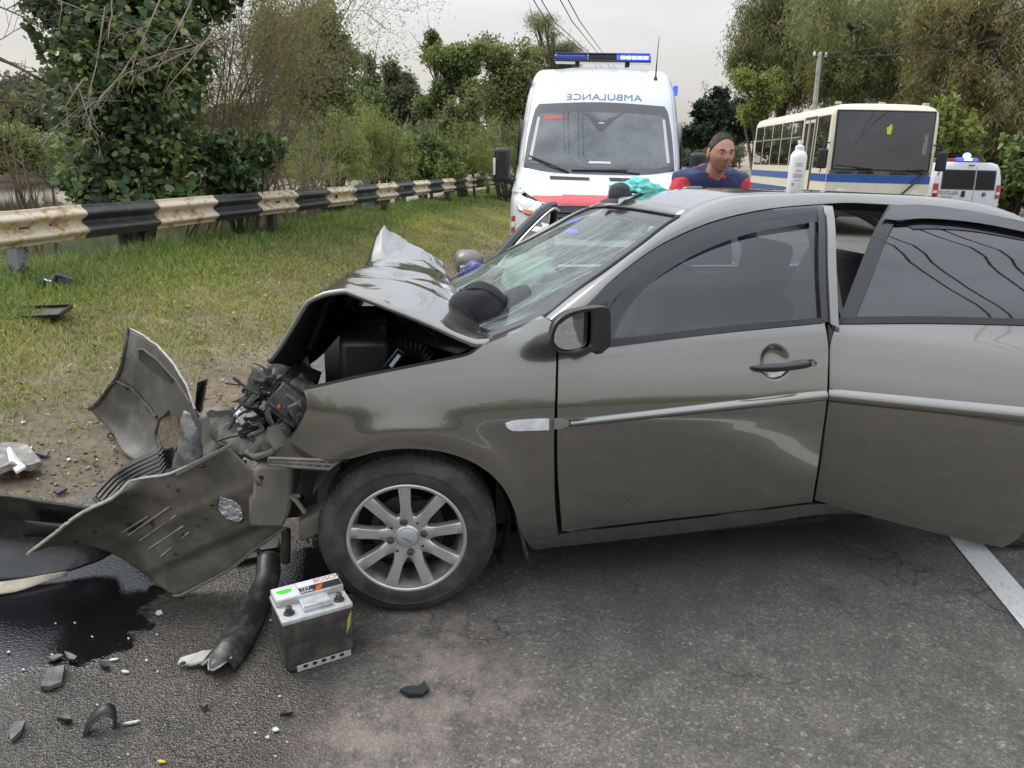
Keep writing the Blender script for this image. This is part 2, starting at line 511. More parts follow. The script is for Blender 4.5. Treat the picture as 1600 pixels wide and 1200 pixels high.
# asphalt: aggregate speckle, cracks, sandy stains, an oily wet patch under the smashed nose
m, n, l, p = mat("old_asphalt")
tcn = n.new("ShaderNodeTexCoord")
obj_ = tcn.outputs["Object"]
big = N(n, "ShaderNodeTexNoise", Scale=.9, Detail=6, Roughness=.6); l.new(obj_, big.inputs["Vector"])
mid = N(n, "ShaderNodeTexNoise", Scale=7.0, Detail=8, Roughness=.7); l.new(obj_, mid.inputs["Vector"])
agg = N(n, "ShaderNodeTexVoronoi", Scale=190.0); l.new(obj_, agg.inputs["Vector"])
agg2 = N(n, "ShaderNodeTexVoronoi", Scale=95.0); l.new(obj_, agg2.inputs["Vector"])
c1 = ramp_node(n, [(.3, (.108, .100, .088)), (.55, (.146, .133, .116)), (.75, (.195, .174, .148))]); l.new(big.outputs[0], c1.inputs[0])
c2 = ramp_node(n, [(.3, .62), (.7, 1.22)]); l.new(mid.outputs[0], c2.inputs[0])
mx1 = n.new("ShaderNodeMixRGB"); mx1.blend_type = 'MULTIPLY'; mx1.inputs[0].default_value = 1; l.new(c1.outputs[0], mx1.inputs[1]); l.new(c2.outputs[0], mx1.inputs[2])
sg = n.new("ShaderNodeSeparateColor"); l.new(agg.outputs["Color"], sg.inputs[0])
sp = ramp_node(n, [(0, .55), (.5, .95), (.88, 1.1), (.95, 1.6), (1, 2.1)]); l.new(sg.outputs[0], sp.inputs[0])
mx2 = n.new("ShaderNodeMixRGB"); mx2.blend_type = 'MULTIPLY'; mx2.inputs[0].default_value = .8; l.new(mx1.outputs[0], mx2.inputs[1]); l.new(sp.outputs[0], mx2.inputs[2])
sg2 = n.new("ShaderNodeSeparateColor"); l.new(agg2.outputs["Color"], sg2.inputs[0])
sp2 = ramp_node(n, [(0, .7), (.93, 1.02), (.98, 1.9)]); l.new(sg2.outputs[1], sp2.inputs[0])
mx3 = n.new("ShaderNodeMixRGB"); mx3.blend_type = 'MULTIPLY'; mx3.inputs[0].default_value = .7; l.new(mx2.outputs[0], mx3.inputs[1]); l.new(sp2.outputs[0], mx3.inputs[2])
def blob(pts, rad, soft, nscale=5.0, amount=.35):
    """Mask: 1 inside noisy-edged discs given in ground metres."""
    last = None
    nn = N(n, "ShaderNodeTexNoise", Scale=nscale, Detail=7, Roughness=.65); l.new(obj_, nn.inputs["Vector"])
    for (c, r) in zip(pts, rad):
        ds = n.new("ShaderNodeVectorMath"); ds.operation = 'DISTANCE'; l.new(obj_, ds.inputs[0]); ds.inputs[1].default_value = (c[0], c[1], 0)
        dv = n.new("ShaderNodeMath"); dv.operation = 'DIVIDE'; l.new(ds.outputs["Value"], dv.inputs[0]); dv.inputs[1].default_value = r
        if last is None: last = dv
        else:
            mn = n.new("ShaderNodeMath"); mn.operation = 'MINIMUM'; l.new(last.outputs[0], mn.inputs[0]); l.new(dv.outputs[0], mn.inputs[1]); last = mn
    ad = n.new("ShaderNodeMath"); ad.operation = 'MULTIPLY_ADD'; l.new(nn.outputs[0], ad.inputs[0]); ad.inputs[1].default_value = amount * 2; l.new(last.outputs[0], ad.inputs[2])
    mr = N(n, "ShaderNodeMapRange"); mr.interpolation_type = 'SMOOTHSTEP'
    mr.inputs["From Min"].default_value = 1 + amount - soft; mr.inputs["From Max"].default_value = 1 + amount + soft
    mr.inputs["To Min"].default_value = 1; mr.inputs["To Max"].default_value = 0
    l.new(ad.outputs[0], mr.inputs["Value"]); return mr
def GP(x, y): q = on_z(x, y); return (q.x, q.y)
sand = blob([GP(600, 1150), GP(500, 1195), GP(690, 1010), GP(760, 1080)], [.20, .15, .20, .16], .35, 6.0, .5)
mx4 = n.new("ShaderNodeMixRGB"); mx4.inputs[2].default_value = (.25, .20, .165, 1)
sm = n.new("ShaderNodeMath"); sm.operation = 'MULTIPLY'; sm.inputs[1].default_value = .62; sb_ = N(n, "ShaderNodeMath"); sb_.operation = 'MULTIPLY'; sbr = ramp_node(n, [(.42, 0.0), (.62, 1.0)]); l.new(mid.outputs[0], sbr.inputs[0]); l.new(sand.outputs[0], sb_.inputs[0]); l.new(sbr.outputs[0], sb_.inputs[1]); l.new(sb_.outputs[0], sm.inputs[0]); l.new(sm.outputs[0], mx4.inputs[0]); l.new(mx3.outputs[0], mx4.inputs[1])
tyre = blob([GP(1010, 900), GP(1150, 860), GP(1300, 840)], [.3, .35, .4], .5, 4.0, .5)  # soft darker patches on the asphalt beneath the car's side
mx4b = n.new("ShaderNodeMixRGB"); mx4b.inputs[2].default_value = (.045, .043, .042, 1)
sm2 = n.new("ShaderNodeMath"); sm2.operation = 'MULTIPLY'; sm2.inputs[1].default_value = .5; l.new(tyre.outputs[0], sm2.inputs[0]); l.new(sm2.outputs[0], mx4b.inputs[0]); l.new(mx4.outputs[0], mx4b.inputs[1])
# hairline cracks
wn_ = N(n, "ShaderNodeTexNoise", Scale=5.0, Detail=5); l.new(obj_, wn_.inputs["Vector"])
wv = n.new("ShaderNodeVectorMath"); wv.operation = 'MULTIPLY_ADD'; wv.inputs[1].default_value = (.28, .28, .28); l.new(wn_.outputs["Color"], wv.inputs[0]); l.new(obj_, wv.inputs[2])
ck = N(n, "ShaderNodeTexVoronoi", Scale=1.35, feature='DISTANCE_TO_EDGE'); l.new(wv.outputs[0], ck.inputs["Vector"])
ckr = ramp_node(n, [(0, .8), (.008, .0)]); l.new(ck.outputs["Distance"], ckr.inputs[0])
ckm = N(n, "ShaderNodeTexNoise", Scale=1.8, Detail=2); l.new(obj_, ckm.inputs["Vector"])
ckm2 = ramp_node(n, [(.50, .0), (.60, 1.0)]); l.new(ckm.outputs[0], ckm2.inputs[0])
ckx = n.new("ShaderNodeMath"); ckx.operation = 'MULTIPLY'; l.new(ckr.outputs[0], ckx.inputs[0]); l.new(ckm2.outputs[0], ckx.inputs[1])
mx5 = n.new("ShaderNodeMixRGB"); mx5.inputs[2].default_value = (.018, .017, .016, 1); l.new(ckx.outputs[0], mx5.inputs[0]); l.new(mx4b.outputs[0], mx5.inputs[1])
# damp, then oily black
damp = blob([GP(90, 960), GP(250, 960), GP(330, 905), GP(150, 1080), GP(40, 1030), GP(420, 1010), GP(300, 1090), GP(480, 890), GP(240, 1190)], [.50, .50, .42, .48, .55, .32, .42, .36, .42], .30, 3.0, .6)
mx6 = n.new("ShaderNodeMixRGB"); mx6.blend_type = 'MULTIPLY'; mx6.inputs[2].default_value = (.46, .44, .43, 1)
l.new(damp.outputs[0], mx6.inputs[0]); l.new(mx5.outputs[0], mx6.inputs[1])
oil = blob([GP(60, 950), GP(150, 915), GP(10, 985), GP(470, 890), GP(500, 900), GP(240, 900), GP(120, 985)], [.34, .26, .30, .17, .16, .15, .2], .10, 9.0, .8)
mx7 = n.new("ShaderNodeMixRGB"); mx7.inputs[2].default_value = (.006, .006, .007, 1); l.new(oil.outputs[0], mx7.inputs[0]); l.new(mx6.outputs[0], mx7.inputs[1])
l.new(mx7.outputs[0], p.inputs["Base Color"])
# gloss
wet2 = blob([GP(300, 905), GP(390, 880), GP(200, 900), GP(200, 1100), GP(300, 1130), GP(400, 900)], [.24, .15, .18, .3, .22, .14], .2, 12.0, .7)
ro = N(n, "ShaderNodeMapRange"); ro.inputs["To Min"].default_value = .82; ro.inputs["To Max"].default_value = .42; l.new(damp.outputs[0], ro.inputs["Value"])
ro2 = n.new("ShaderNodeMix"); ro2.data_type = 'FLOAT'; l.new(wet2.outputs[0], ro2.inputs[0]); l.new(ro.outputs[0], ro2.inputs[2]); ro2.inputs[3].default_value = .2
ro3 = n.new("ShaderNodeMix"); ro3.data_type = 'FLOAT'; l.new(oil.outputs[0], ro3.inputs[0]); l.new(ro2.outputs[0], ro3.inputs[2]); ro3.inputs[3].default_value = .09
l.new(ro3.outputs[0], p.inputs["Roughness"])
hh = n.new("ShaderNodeMath"); hh.operation = 'ADD'; l.new(agg.outputs["Distance"], hh.inputs[0]); l.new(agg2.outputs["Distance"], hh.inputs[1])
hm = n.new("ShaderNodeMath"); hm.operation = 'SUBTRACT'; l.new(hh.outputs[0], hm.inputs[0]); l.new(ckx.outputs[0], hm.inputs[1])
bs = N(n, "ShaderNodeMapRange"); bs.inputs["To Min"].default_value = .55; bs.inputs["To Max"].default_value = .08; l.new(oil.outputs[0], bs.inputs["Value"])
bp = N(n, "ShaderNodeBump", Distance=.006); l.new(bs.outputs[0], bp.inputs["Strength"]); l.new(hm.outputs[0], bp.inputs["Height"]); l.new(bp.outputs[0], p.inputs["Normal"])
M['asphalt'] = m

def terrain_sheet():
    ee = np.r_[np.linspace(-400, -24, 12), np.linspace(-20, -1, 10), np.linspace(-.6, 3.4, 60), np.linspace(3.6, 9, 20), np.linspace(10, 60, 26), np.linspace(75, 500, 12)]
    aa = np.r_[np.linspace(-120, -8, 14), np.linspace(-6, 14, 130), np.linspace(14.5, 50, 60), np.linspace(55, 900, 30)]
    A2, E2 = np.meshgrid(aa, ee, indexing='ij')
    X = E0.x + RL.x * E2 + RU.x * A2; Y = E0.y + RL.y * E2 + RU.y * A2
    Z = terrain(X, Y)
    na, ne = A2.shape
    V = np.stack([X, Y, Z], -1).reshape(-1, 3)
    i, j = np.meshgrid(np.arange(na - 1), np.arange(ne - 1), indexing='ij')
    q = (i * ne + j).ravel()
    return V, np.stack([q, q + 1, q + ne + 1, q + ne], 1)
V, Fc = terrain_sheet()
tag(npmesh("ground", V, Fc, M['soil'], smooth=True), kind='structure')
# asphalt with a nibbled left edge
aa = np.r_[np.linspace(-40, -5, 20), np.linspace(-4.5, 14, 200), np.linspace(15, 260, 60)]
V, Fc = [], []
for k, a in enumerate(aa):
    w_ = .05 * noise.noise(Vector((a * 1.3, 0, 0))) + .03 * noise.noise(Vector((a * 5, 3, 0))) if a < 16 else 0
    for e in (w_, -.4, -2, -4.2, -8, -15.5): V.append(tuple(road_pt(e, a, .0)))
for k in range(len(aa) - 1):
    for j in range(5):
        q = k * 6 + j; Fc.append((q, q + 6, q + 7, q + 1))
tag(mesh("road", V, Fc, M['asphalt'], smooth=False), kind='structure')
# painted line
w1, w2 = on_z(1481, 838), on_z(1601, 986)
le, la = rel(*(on_z(1500, 842)).xy)
M['road_paint'] = simple("worn_road_paint", (.62, .61, .585), .7, col2=(.30, .29, .28), scale=60, thr=(.55, .72), bump=.3, bscale=150)
d_ = (w1 - w2).normalized(); pn = Vector((d_.y, -d_.x, 0))
V, Fc = [], []
for k, t in enumerate(np.linspace(-6, 160, 120)):
    c = w1 + d_ * t
    for off in (0, .12): V.append(tuple(c + pn * off + Vector((0, 0, .004))))
    if k: Fc.append((2*k-2, 2*k, 2*k+1, 2*k-1))
tag(mesh("centre_line", V, Fc, M['road_paint'], smooth=False), "long white painted line crossing the asphalt under the open rear door", "road marking", kind='structure')
# pond beyond the rail
m, n, l, p = mat("pond_water")
p.inputs["Base Color"].default_value = (.05, .055, .035, 1); p.inputs["Roughness"].default_value = .05; p.inputs["Specular IOR Level"].default_value = .8
tcn = n.new("ShaderNodeTexCoord"); a = N(n, "ShaderNodeTexNoise", Scale=2.5, Detail=4); l.new(tcn.outputs["Object"], a.inputs["Vector"])
bp = N(n, "ShaderNodeBump", Strength=.08, Distance=.05); l.new(a.outputs[0], bp.inputs["Height"]); l.new(bp.outputs[0], p.inputs["Normal"])
tag(mesh("water", [road_pt(6.2, -30, -.68), road_pt(46, -30, -.68), road_pt(46, 60, -.68), road_pt(6.2, 60, -.68)], [(0, 3, 2, 1)], m, smooth=False), kind='structure')

# ================================================================== GUARD RAIL
G0, G1 = Vector((-4.25, 6.16, 0)), Vector((-1.10, 21.8, 0))
GD = (G1 - G0).normalized(); GN = Vector((GD.y, -GD.x, 0))       # GN faces the road
m, n, l, p = mat("cream_rail_paint")
tcn = n.new("ShaderNodeTexCoord"); a = N(n, "ShaderNodeTexNoise", Scale=6, Detail=10, Roughness=.75); l.new(tcn.outputs["Object"], a.inputs["Vector"])
r = ramp_node(n, [(.36, (.58, .50, .36)), (.50, (.64, .55, .41)), (.57, (.47, .33, .18)), (.64, (.26, .14, .06))]); l.new(a.outputs[0], r.inputs[0])
b = N(n, "ShaderNodeTexNoise", Scale=70, Detail=4, Roughness=.8); l.new(tcn.outputs["Object"], b.inputs["Vector"])
r2 = ramp_node(n, [(.30, (.22, .15, .09)), (.42, (1, 1, 1))]); l.new(b.outputs[0], r2.inputs[0])
mx = n.new("ShaderNodeMixRGB"); mx.blend_type = 'MULTIPLY'; mx.inputs[0].default_value = .75; l.new(r.outputs[0], mx.inputs[1]); l.new(r2.outputs[0], mx.inputs[2])
l.new(mx.outputs[0], p.inputs["Base Color"]); p.inputs["Roughness"].default_value = .62
M['rail_cream'] = m
M['rail_black'] = simple("black_rail_paint", (.028, .029, .032), .5, col2=(.055, .053, .05), scale=9, bump=.1, bscale=80)
rail = thing("guard_rail", "rusty black and cream striped steel guard rail along the grass verge", "guard rail", (0, 0, 0))
RZ0, RZ1 = .672, .982
prof = []                              # W section: (out, z)
for t in np.linspace(0, 1, 25):
    prof.append((.036 - .040 * math.cos(4 * math.pi * t) * (1 if .08 < t < .92 else .6), RZ0 + (RZ1 - RZ0) * t))
# stripe boundaries read along the rail from the corner of the view
def rail_s(px):
    d = ray(px, 0); 
    lo, hi = -6.0, 60.0
    def f(s):
        q = G0 + GD * s + Vector((0, 0, .83)) - C_O
        return 800 + F_PX * q.dot(C_RT) / q.dot(C_FW) - px
    for _ in range(60):
        mdl = (lo + hi) / 2
        if f(mdl) < 0: lo = mdl
        else: hi = mdl
    return lo
bounds = [rail_s(x) for x in (128, 242, 333, 403, 460, 510)]
step = np.mean(np.diff(bounds))
bl_ = sorted([bounds[0] - step * k for k in range(1, 8)] + bounds + [bounds[-1] + step * k for k in range(1, 30)])
black0 = bl_.index(bounds[0])
joints = [rail_s(68) + 4.32 * k for k in range(-2, 8)]
for ji in range(len(joints) - 1):
    ja, jb = joints[ji], joints[ji + 1]
    cuts = [ja] + [x for x in bl_ if ja < x < jb] + [jb + .16]
    off = .004 * (ji % 2)
    V, Fc, fm = [], [], []
    stations = []
    for c0, c1 in zip(cuts[:-1], cuts[1:]):
        for t in np.linspace(0, 1, 5)[:-1]: stations.append((lerp(c0, c1, t), (c0 + c1) / 2))
    stations.append((cuts[-1], None))
    for (s_, _) in stations:
        wob = .006 * noise.noise(Vector((s_ * .8, 1, 0)))
        for (o_, z_) in prof: V.append(G0 + GD * s_ + GN * (o_ + off + wob) + Vector((0, 0, z_ + wob - .006 * (ji % 2))))
    npf = len(prof)
    for k in range(len(stations) - 1):
        idx = sum(1 for x in bl_ if x <= stations[k][1]) - 1
        mi = 1 if (idx - black0) % 2 == 0 else 0
        for j in range(npf - 1):
            Fc.append((k * npf + j, (k + 1) * npf + j, (k + 1) * npf + j + 1, k * npf + j + 1)); fm.append(mi)
    bm_ = mesh("rail_beam", V, Fc, [M['rail_cream'], M['rail_black']], rail, solid=-.005, fmat=fm, angle=80)
    for (ds, z_) in ((.07, .83), (.07, .76), (.07, .90)):
        mb = MB()
        c = G0 + GD * (ja + ds) + GN * (.0) + Vector((0, 0, z_))
        if z_ != .83: c += GN * .06
        mb.lathe([(.015, 0), (.015, .006), (.008, .011), (.001, .012)], 10, Matrix.Translation(c) @ GN.to_track_quat('Z', 'Y').to_matrix().to_4x4())
        mb.build("rail_bolt", M['dark_steel'], bm_)
post_s = [rail_s(37)]
for k in range(1, 8): post_s.append(post_s[0] + 4.32 * k)
post_s.insert(0, post_s[0] - 4.32)
M['post_grey'] = simple("flaking_grey_post", (.30, .30, .31), .55, metal=.4, col2=(.05, .05, .05), scale=10, thr=(.5, .6))
for s_ in post_s:
    b = G0 + GD * s_ - GN * .09
    z0 = float(terrain(b.x, b.y)) - .3
    mb = MB()
    xx, yy = GD, GN
    w_, d2, t_ = .055, .05, .006
    sec = [(-w_, -d2), (-w_, d2), (w_, d2), (w_, -d2), (w_ - t_, -d2), (w_ - t_, d2 - t_), (-w_ + t_, d2 - t_), (-w_ + t_, -d2)]
    lean = GN * .02 + GD * .03
    mb.prism([b + xx * u + yy * v + Vector((0, 0, z0)) - lean for u, v in sec], Vector((0, 0, .90 - z0)) + lean)
    mb.build("rail_post", M['post_grey'] if abs(s_ - post_s[1]) < .1 else M['dark_steel'], rail, smooth=False)
    mb = MB(); mb.box(G0 + GD * s_ - GN * .025 + Vector((0, 0, .83)), (.11, .06, .13), (0, 0, math.atan2(GD.y, GD.x))); mb.build("spacer_block", M['dark_steel'], rail)
# a small reflector on the third bay
rs_ = rail_s(524)
mb = MB(); mb.box(G0 + GD * rs_ + GN * .012 + Vector((0, 0, .83)), (.05, .03, .09), (0, 0, math.atan2(GD.y, GD.x))); rf = mb.build("rail_reflector", M['dull_black'], rail)
mb = MB(); mb.box(G0 + GD * (rs_ + .012) + GN * .029 + Vector((0, 0, .84)), (.02, .008, .06), (0, 0, math.atan2(GD.y, GD.x))); mb.build("reflector_face", M['red_lens'], rf)

# ================================================================== GRASS ON THE VERGE
def leaf_material(name, stops, trans=.35, rough=.6, island=True):
    m, n, l, p = mat(name)
    out = n["Material Output"]
    p.inputs["Roughness"].default_value = rough; p.inputs["Specular IOR Level"].default_value = .3
    g = n.new("ShaderNodeNewGeometry")
    r = ramp_node(n, stops)
    l.new(g.outputs["Random Per Island"], r.inputs[0])
    tcn = n.new("ShaderNodeTexCoord")
    nz = N(n, "ShaderNodeTexNoise", Scale=.9, Detail=3); l.new(tcn.outputs["Object"], nz.inputs["Vector"])
    v = ramp_node(n, [(.3, (.72, .74, .8)), (.7, (1.2, 1.15, .95))]); l.new(nz.outputs[0], v.inputs[0])
    mx = n.new("ShaderNodeMixRGB"); mx.blend_type = 'MULTIPLY'; mx.inputs[0].default_value = 1
    l.new(r.outputs[0], mx.inputs[1]); l.new(v.outputs[0], mx.inputs[2])
    l.new(mx.outputs[0], p.inputs["Base Color"])
    t = n.new("ShaderNodeBsdfTranslucent"); l.new(mx.outputs[0], t.inputs[0])
    ms = n.new("ShaderNodeMixShader"); ms.inputs[0].default_value = trans
    l.new(p.outputs[0], ms.inputs[1]); l.new(t.outputs[0], ms.inputs[2]); l.new(ms.outputs[0], out.inputs[0])
    return m
M['grass_green'] = leaf_material("green_grass", [(0, (.08, .15, .03)), (.5, (.17, .27, .065)), (.85, (.28, .36, .11)), (1, (.42, .38, .18))])
M['grass_dry'] = leaf_material("dry_grass", [(0, (.15, .22, .05)), (.4, (.29, .34, .09)), (.75, (.43, .41, .15)), (1, (.54, .47, .26))])
def blades(name, label, n_, area, hfun, dens, mt, seed, width=.0035, bend=.6):
    rg = np.random.default_rng(seed)
    e0, e1, a0, a1 = area
    # denser close to the camera: sample distance along the verge with a power law
    u = rg.random(n_ * 3)
    a = a0 + (a1 - a0) * u ** 1.7
    e = e0 + (e1 - e0) * rg.random(n_ * 3)
    X = E0.x + RL.x * e + RU.x * a; Y = E0.y + RL.y * e + RU.y * a
    keep = rg.random(len(X)) < dens(e, a, X, Y)
    X, Y, e, a = X[keep][:n_], Y[keep][:n_], e[keep][:n_], a[keep][:n_]
    k = len(X)
    Z = terrain(X, Y) - .005
    h = hfun(e, a, X, Y) * rg.uniform(.5, 1.25, k)
    sc = 1 + np.clip(np.hypot(X, Y) - 4, 0, 30) * .10
    th = rg.uniform(0, 2 * np.pi, k); w = width * sc * rg.uniform(.7, 1.4, k)
    lean = h * bend * rg.uniform(.2, 1.3, k); ph = rg.uniform(0, 2 * np.pi, k)
    bx, by = np.cos(th) * w, np.sin(th) * w
    lx, ly = np.cos(ph) * lean, np.sin(ph) * lean
    V = np.empty((k, 5, 3))
    V[:, 0] = np.stack([X - bx, Y - by, Z], 1); V[:, 1] = np.stack([X + bx, Y + by, Z], 1)
    V[:, 2] = np.stack([X - bx * .75 + lx * .35, Y - by * .75 + ly * .35, Z + h * .6], 1); V[:, 3] = np.stack([X + bx * .75 + lx * .35, Y + by * .75 + ly * .35, Z + h * .6], 1)
    V[:, 4] = np.stack([X + lx, Y + ly, Z + h * rg.uniform(.75, 1.0, k)], 1)
    b = np.arange(k)[:, None] * 5
    Fc = np.concatenate([b + np.array([[0, 1, 3]]), b + np.array([[0, 3, 2]]), b + np.array([[2, 3, 4]])])
    o = npmesh(name, V.reshape(-1, 3), Fc, mt)
    tag(o, label, "grass", kind='stuff'); return o
def patchy(X, Y, f=1.0, s=0): return .5 + .5 * nz2(X * 1.6 * f + s, Y * 1.6 * f - s, s)
def d_green(e, a, X, Y): return np.clip(sstep(1.35, 2.2, e + .5 * (patchy(X, Y) - .5)) + .07 * sstep(.7, 1.5, e), 0, 1)
def h_green(e, a, X, Y): return .045 + .11 * sstep(1.5, 2.5, e) * (.5 + .8 * patchy(X, Y, 1.5, 3)) * .8 + .14 * sstep(2.8, 3.8, e)
blades("grass", "lush green grass growing along the foot of the guard rail", 120000, (.6, 5.2, -1, 32), h_green, d_green, M['grass_green'], 3)
def d_dry(e, a, X, Y):
    base = sstep(.15, 1.1, e + .7 * (patchy(X, Y, .8, 5) - .45)) * (1 - .75 * sstep(2.2, 2.9, e))
    base = base * sstep(-.2, 3.0, a + 2.2 * (e - .6)) + .05
    return np.clip(base * (.55 + .6 * patchy(X, Y, 2.5, 9)), 0, 1)
def h_dry(e, a, X, Y): return .025 + .035 * patchy(X, Y, 2, 1) + .02 * sstep(1, 2, e)
blades("dry_grass", "short trampled yellowish grass on the verge between dirt and guard rail", 190000, (.0, 3.1, -2.5, 34), h_dry, d_dry, M['grass_dry'], 5, width=.003, bend=1.0)
# ================================================================== TREES, SHRUBS, POLES
def leaf_tpl(kind):
    if kind == 'oval':
        return np.array([(0, -.5, 0), (.28, -.1, .06), (.22, .3, .05), (0, .5, -.03), (-.22, .3, .05), (-.28, -.1, .06)]), [(0, 1, 2, 3), (0, 3, 4, 5)]
    if kind == 'willow':
        return np.array([(0, -.5, 0), (.07, 0, .02), (0, .5, -.06), (-.07, 0, .02)]), [(0, 1, 2, 3)]
    if kind == 'maple':
        P = [(0, -.40, 0), (.20, -.30, .03), (.42, -.12, .02), (.33, .08, .04), (.33, .30, -.03), (.15, .32, .03), (0, .55, -.08), (-.15, .32, .03), (-.33, .30, -.03), (-.33, .08, .04), (-.42, -.12, .02), (-.20, -.30, .03)]
        return np.array(P), [(0, 1, 3, 5), (1, 2, 3, 3), (3, 4, 5, 5), (0, 5, 6, 7), (0, 7, 9, 11), (11, 9, 10, 10), (9, 7, 8, 8)]
    if kind == 'clump':        # three crossed leaflets for far crowns
        V, F_ = [], []
        for k, (dx, dy, rz) in enumerate(((0, 0, 0), (.3, .15, 1.2), (-.25, .2, -1.0))):
            c, s = math.cos(rz), math.sin(rz)
            for (x, y, z) in ((0, -.42, 0), (.24, 0, .1), (0, .42, -.05), (-.24, 0, .1)):
                V.append((c * x - s * y + dx, s * x + c * y + dy, z + .25 * (k - 1)))
            F_.append((4*k, 4*k+1, 4*k+2, 4*k+3))
        return np.array(V), F_
def leaves(name, centers, size, kind, mt, parent=None, rg=None, droop=0.0, face=None):
    """One leaf per centre, random attitude; droop turns the tip down (willow)."""
    rg = rg or RNG
    C = np.asarray(centers, float); k = len(C)
    T, F_ = leaf_tpl(kind)
    sz = size * rg.uniform(.6, 1.35, k)
    if droop:
        y = np.stack([rg.normal(0, 1 - droop, k) * .9, rg.normal(0, 1 - droop, k) * .9, -np.ones(k) * (.25 + droop)], 1)
    else:
        y = rg.normal(0, 1, (k, 3)); y[:, 2] -= .35
    y /= np.linalg.norm(y, axis=1)[:, None]
    nrm = rg.normal(0, 1, (k, 3)); nrm[:, 2] += .8
    if face is not None: nrm = nrm * .55 + face * 1.0
    x = np.cross(y, nrm); x /= np.linalg.norm(x, axis=1)[:, None] + 1e-9
    z = np.cross(x, y)
    V = C[:, None] + sz[:, None, None] * (T[None, :, 0:1] * x[:, None] + T[None, :, 1:2] * y[:, None] + T[None, :, 2:3] * z[:, None])
    nt = len(T)
    b = np.arange(k)[:, None] * nt
    if kind == 'maple':
        tri = []
        for f in F_:
            tri.append((f[0], f[1], f[2]))
            if f[3] != f[2]: tri.append((f[0], f[2], f[3]))
        Fc = np.concatenate([b + np.array([t]) for t in tri])
    else:
        Fc = np.concatenate([b + np.array([t]) for t in F_])
    return npmesh(name, V.reshape(-1, 3), Fc, mt, parent)
def in_blobs(blobs, n_, rg, shell=.55, clump=None):
    if clump is not None:             # leaves gathered into many small loose clumps through the whole lobe
        vol = np.array([b[1][0] * b[1][1] * b[1][2] for b in blobs]) ** .7; vol /= vol.sum()
        K = max(30, n_ // 45)
        ib = rg.choice(len(blobs), K, p=vol)
        c = np.array([b[0] for b in blobs])[ib]; r = np.array([b[1] for b in blobs])[ib]
        d = rg.normal(0, 1, (K, 3)); d /= np.linalg.norm(d, axis=1)[:, None]
        cc = c + d * r * (rg.random(K) ** .42)[:, None] * rg.uniform(.8, 1.12, K)[:, None]
        wts = rg.uniform(.3, 1.6, K); wts /= wts.sum()
        k = rg.choice(K, n_, p=wts)
        sp = r[k] * clump * rg.uniform(.5, 1.3, K)[k][:, None]
        return cc[k] + rg.normal(0, 1, (n_, 3)) * sp * np.array((1, 1, .8))
    return in_shell(blobs, n_, rg, shell)
def in_shell(blobs, n_, rg, shell=.55):
    """Points spread through ellipsoids (c, r), gathered in clumps near their skin."""
    vol = np.array([b[1][0] * b[1][1] * b[1][2] for b in blobs]) ** .75; vol /= vol.sum()
    idx = rg.choice(len(blobs), n_, p=vol)
    c = np.array([b[0] for b in blobs])[idx]; r = np.array([b[1] for b in blobs])[idx]
    d = rg.normal(0, 1, (n_, 3)); d /= np.linalg.norm(d, axis=1)[:, None]
    rad = shell + (1 - shell) * rg.random(n_) ** .6; rad *= rg.uniform(.85, 1.12, n_)
    inner = rg.random(n_) < .25; rad[inner] *= rg.random(inner.sum())
    return c + d * r * rad[:, None]
def branchy(root, tip, r0, rg, depth, out, wig=.12, n_=7, kids=4, spread=.6, up=.1, ratio=.6, tips=None):
    root = np.array(root, float); tip = np.array(tip, float)
    L = np.linalg.norm(tip - root)
    ts = np.linspace(0, 1, n_)
    off = np.cumsum(rg.normal(0, wig * L / n_, (n_, 3)), 0); off -= off[0]
    P = root + (tip - root) * ts[:, None] + off
    P[:, 2] += up * L * np.sin(ts * math.pi / 2) ** 2 * .5
    out.append(([Vector(p) for p in P], [max(.0025, r0 * (1 - .75 * t)) for t in ts]))
    if tips is not None and depth <= 1: tips += [tuple(p) for p in P[n_ // 3:]]
    if depth <= 0: return
    for k in range(kids):
        t = rg.uniform(.25, .98); i = min(n_ - 2, int(t * (n_ - 1)))
        base = P[i]; dirn = (P[i + 1] - P[i]); dirn /= np.linalg.norm(dirn) + 1e-9
        d = dirn + rg.normal(0, spread, 3); d[2] += up; d /= np.linalg.norm(d) + 1e-9
        branchy(base, base + d * L * ratio * rg.uniform(.6, 1.2), r0 * (1 - .7 * t) * .6, rg, depth - 1, out, wig, max(4, n_ - 1), kids, spread, up, ratio, tips)
def build_branches(name, out, mt, parent, sides=5):
    mb = MB()
    for P, r in out:
        mb.tube(P, r, sides if r[0] > .012 else 4, cap=False)
    return mb.build(name, mt, parent, merge=False, angle=0)
M['bark'] = simple("grey_bark", (.085, .072, .055), .9, col2=(.15, .13, .1), scale=9, bump=.6, bscale=30)
M['bark_dark'] = simple("dark_bark", (.04, .034, .028), .9, col2=(.08, .068, .05), scale=9, bump=.6, bscale=30)
M['twig'] = simple("dry_grey_twig", (.30, .25, .19), .85, var=.3, scale=6)
M['twig_brown'] = simple("brown_twig", (.21, .165, .115), .85, var=.3, scale=6)
M['ivy'] = leaf_material("dark_maple_leaf", [(0, (.03, .062, .03)), (.4, (.058, .112, .046)), (.75, (.10, .165, .062)), (.92, (.17, .23, .075)), (1, (.30, .31, .10))], .25, .45)
M['willow_brown'] = leaf_material("tan_willow_leaf", [(0, (.17, .17, .075)), (.5, (.27, .265, .12)), (.8, (.34, .33, .15)), (1, (.42, .39, .24))], .4)
M['olive'] = leaf_material("olive_leaf", [(0, (.12, .15, .06)), (.5, (.23, .25, .11)), (.85, (.31, .33, .14)), (1, (.40, .37, .18))], .4)
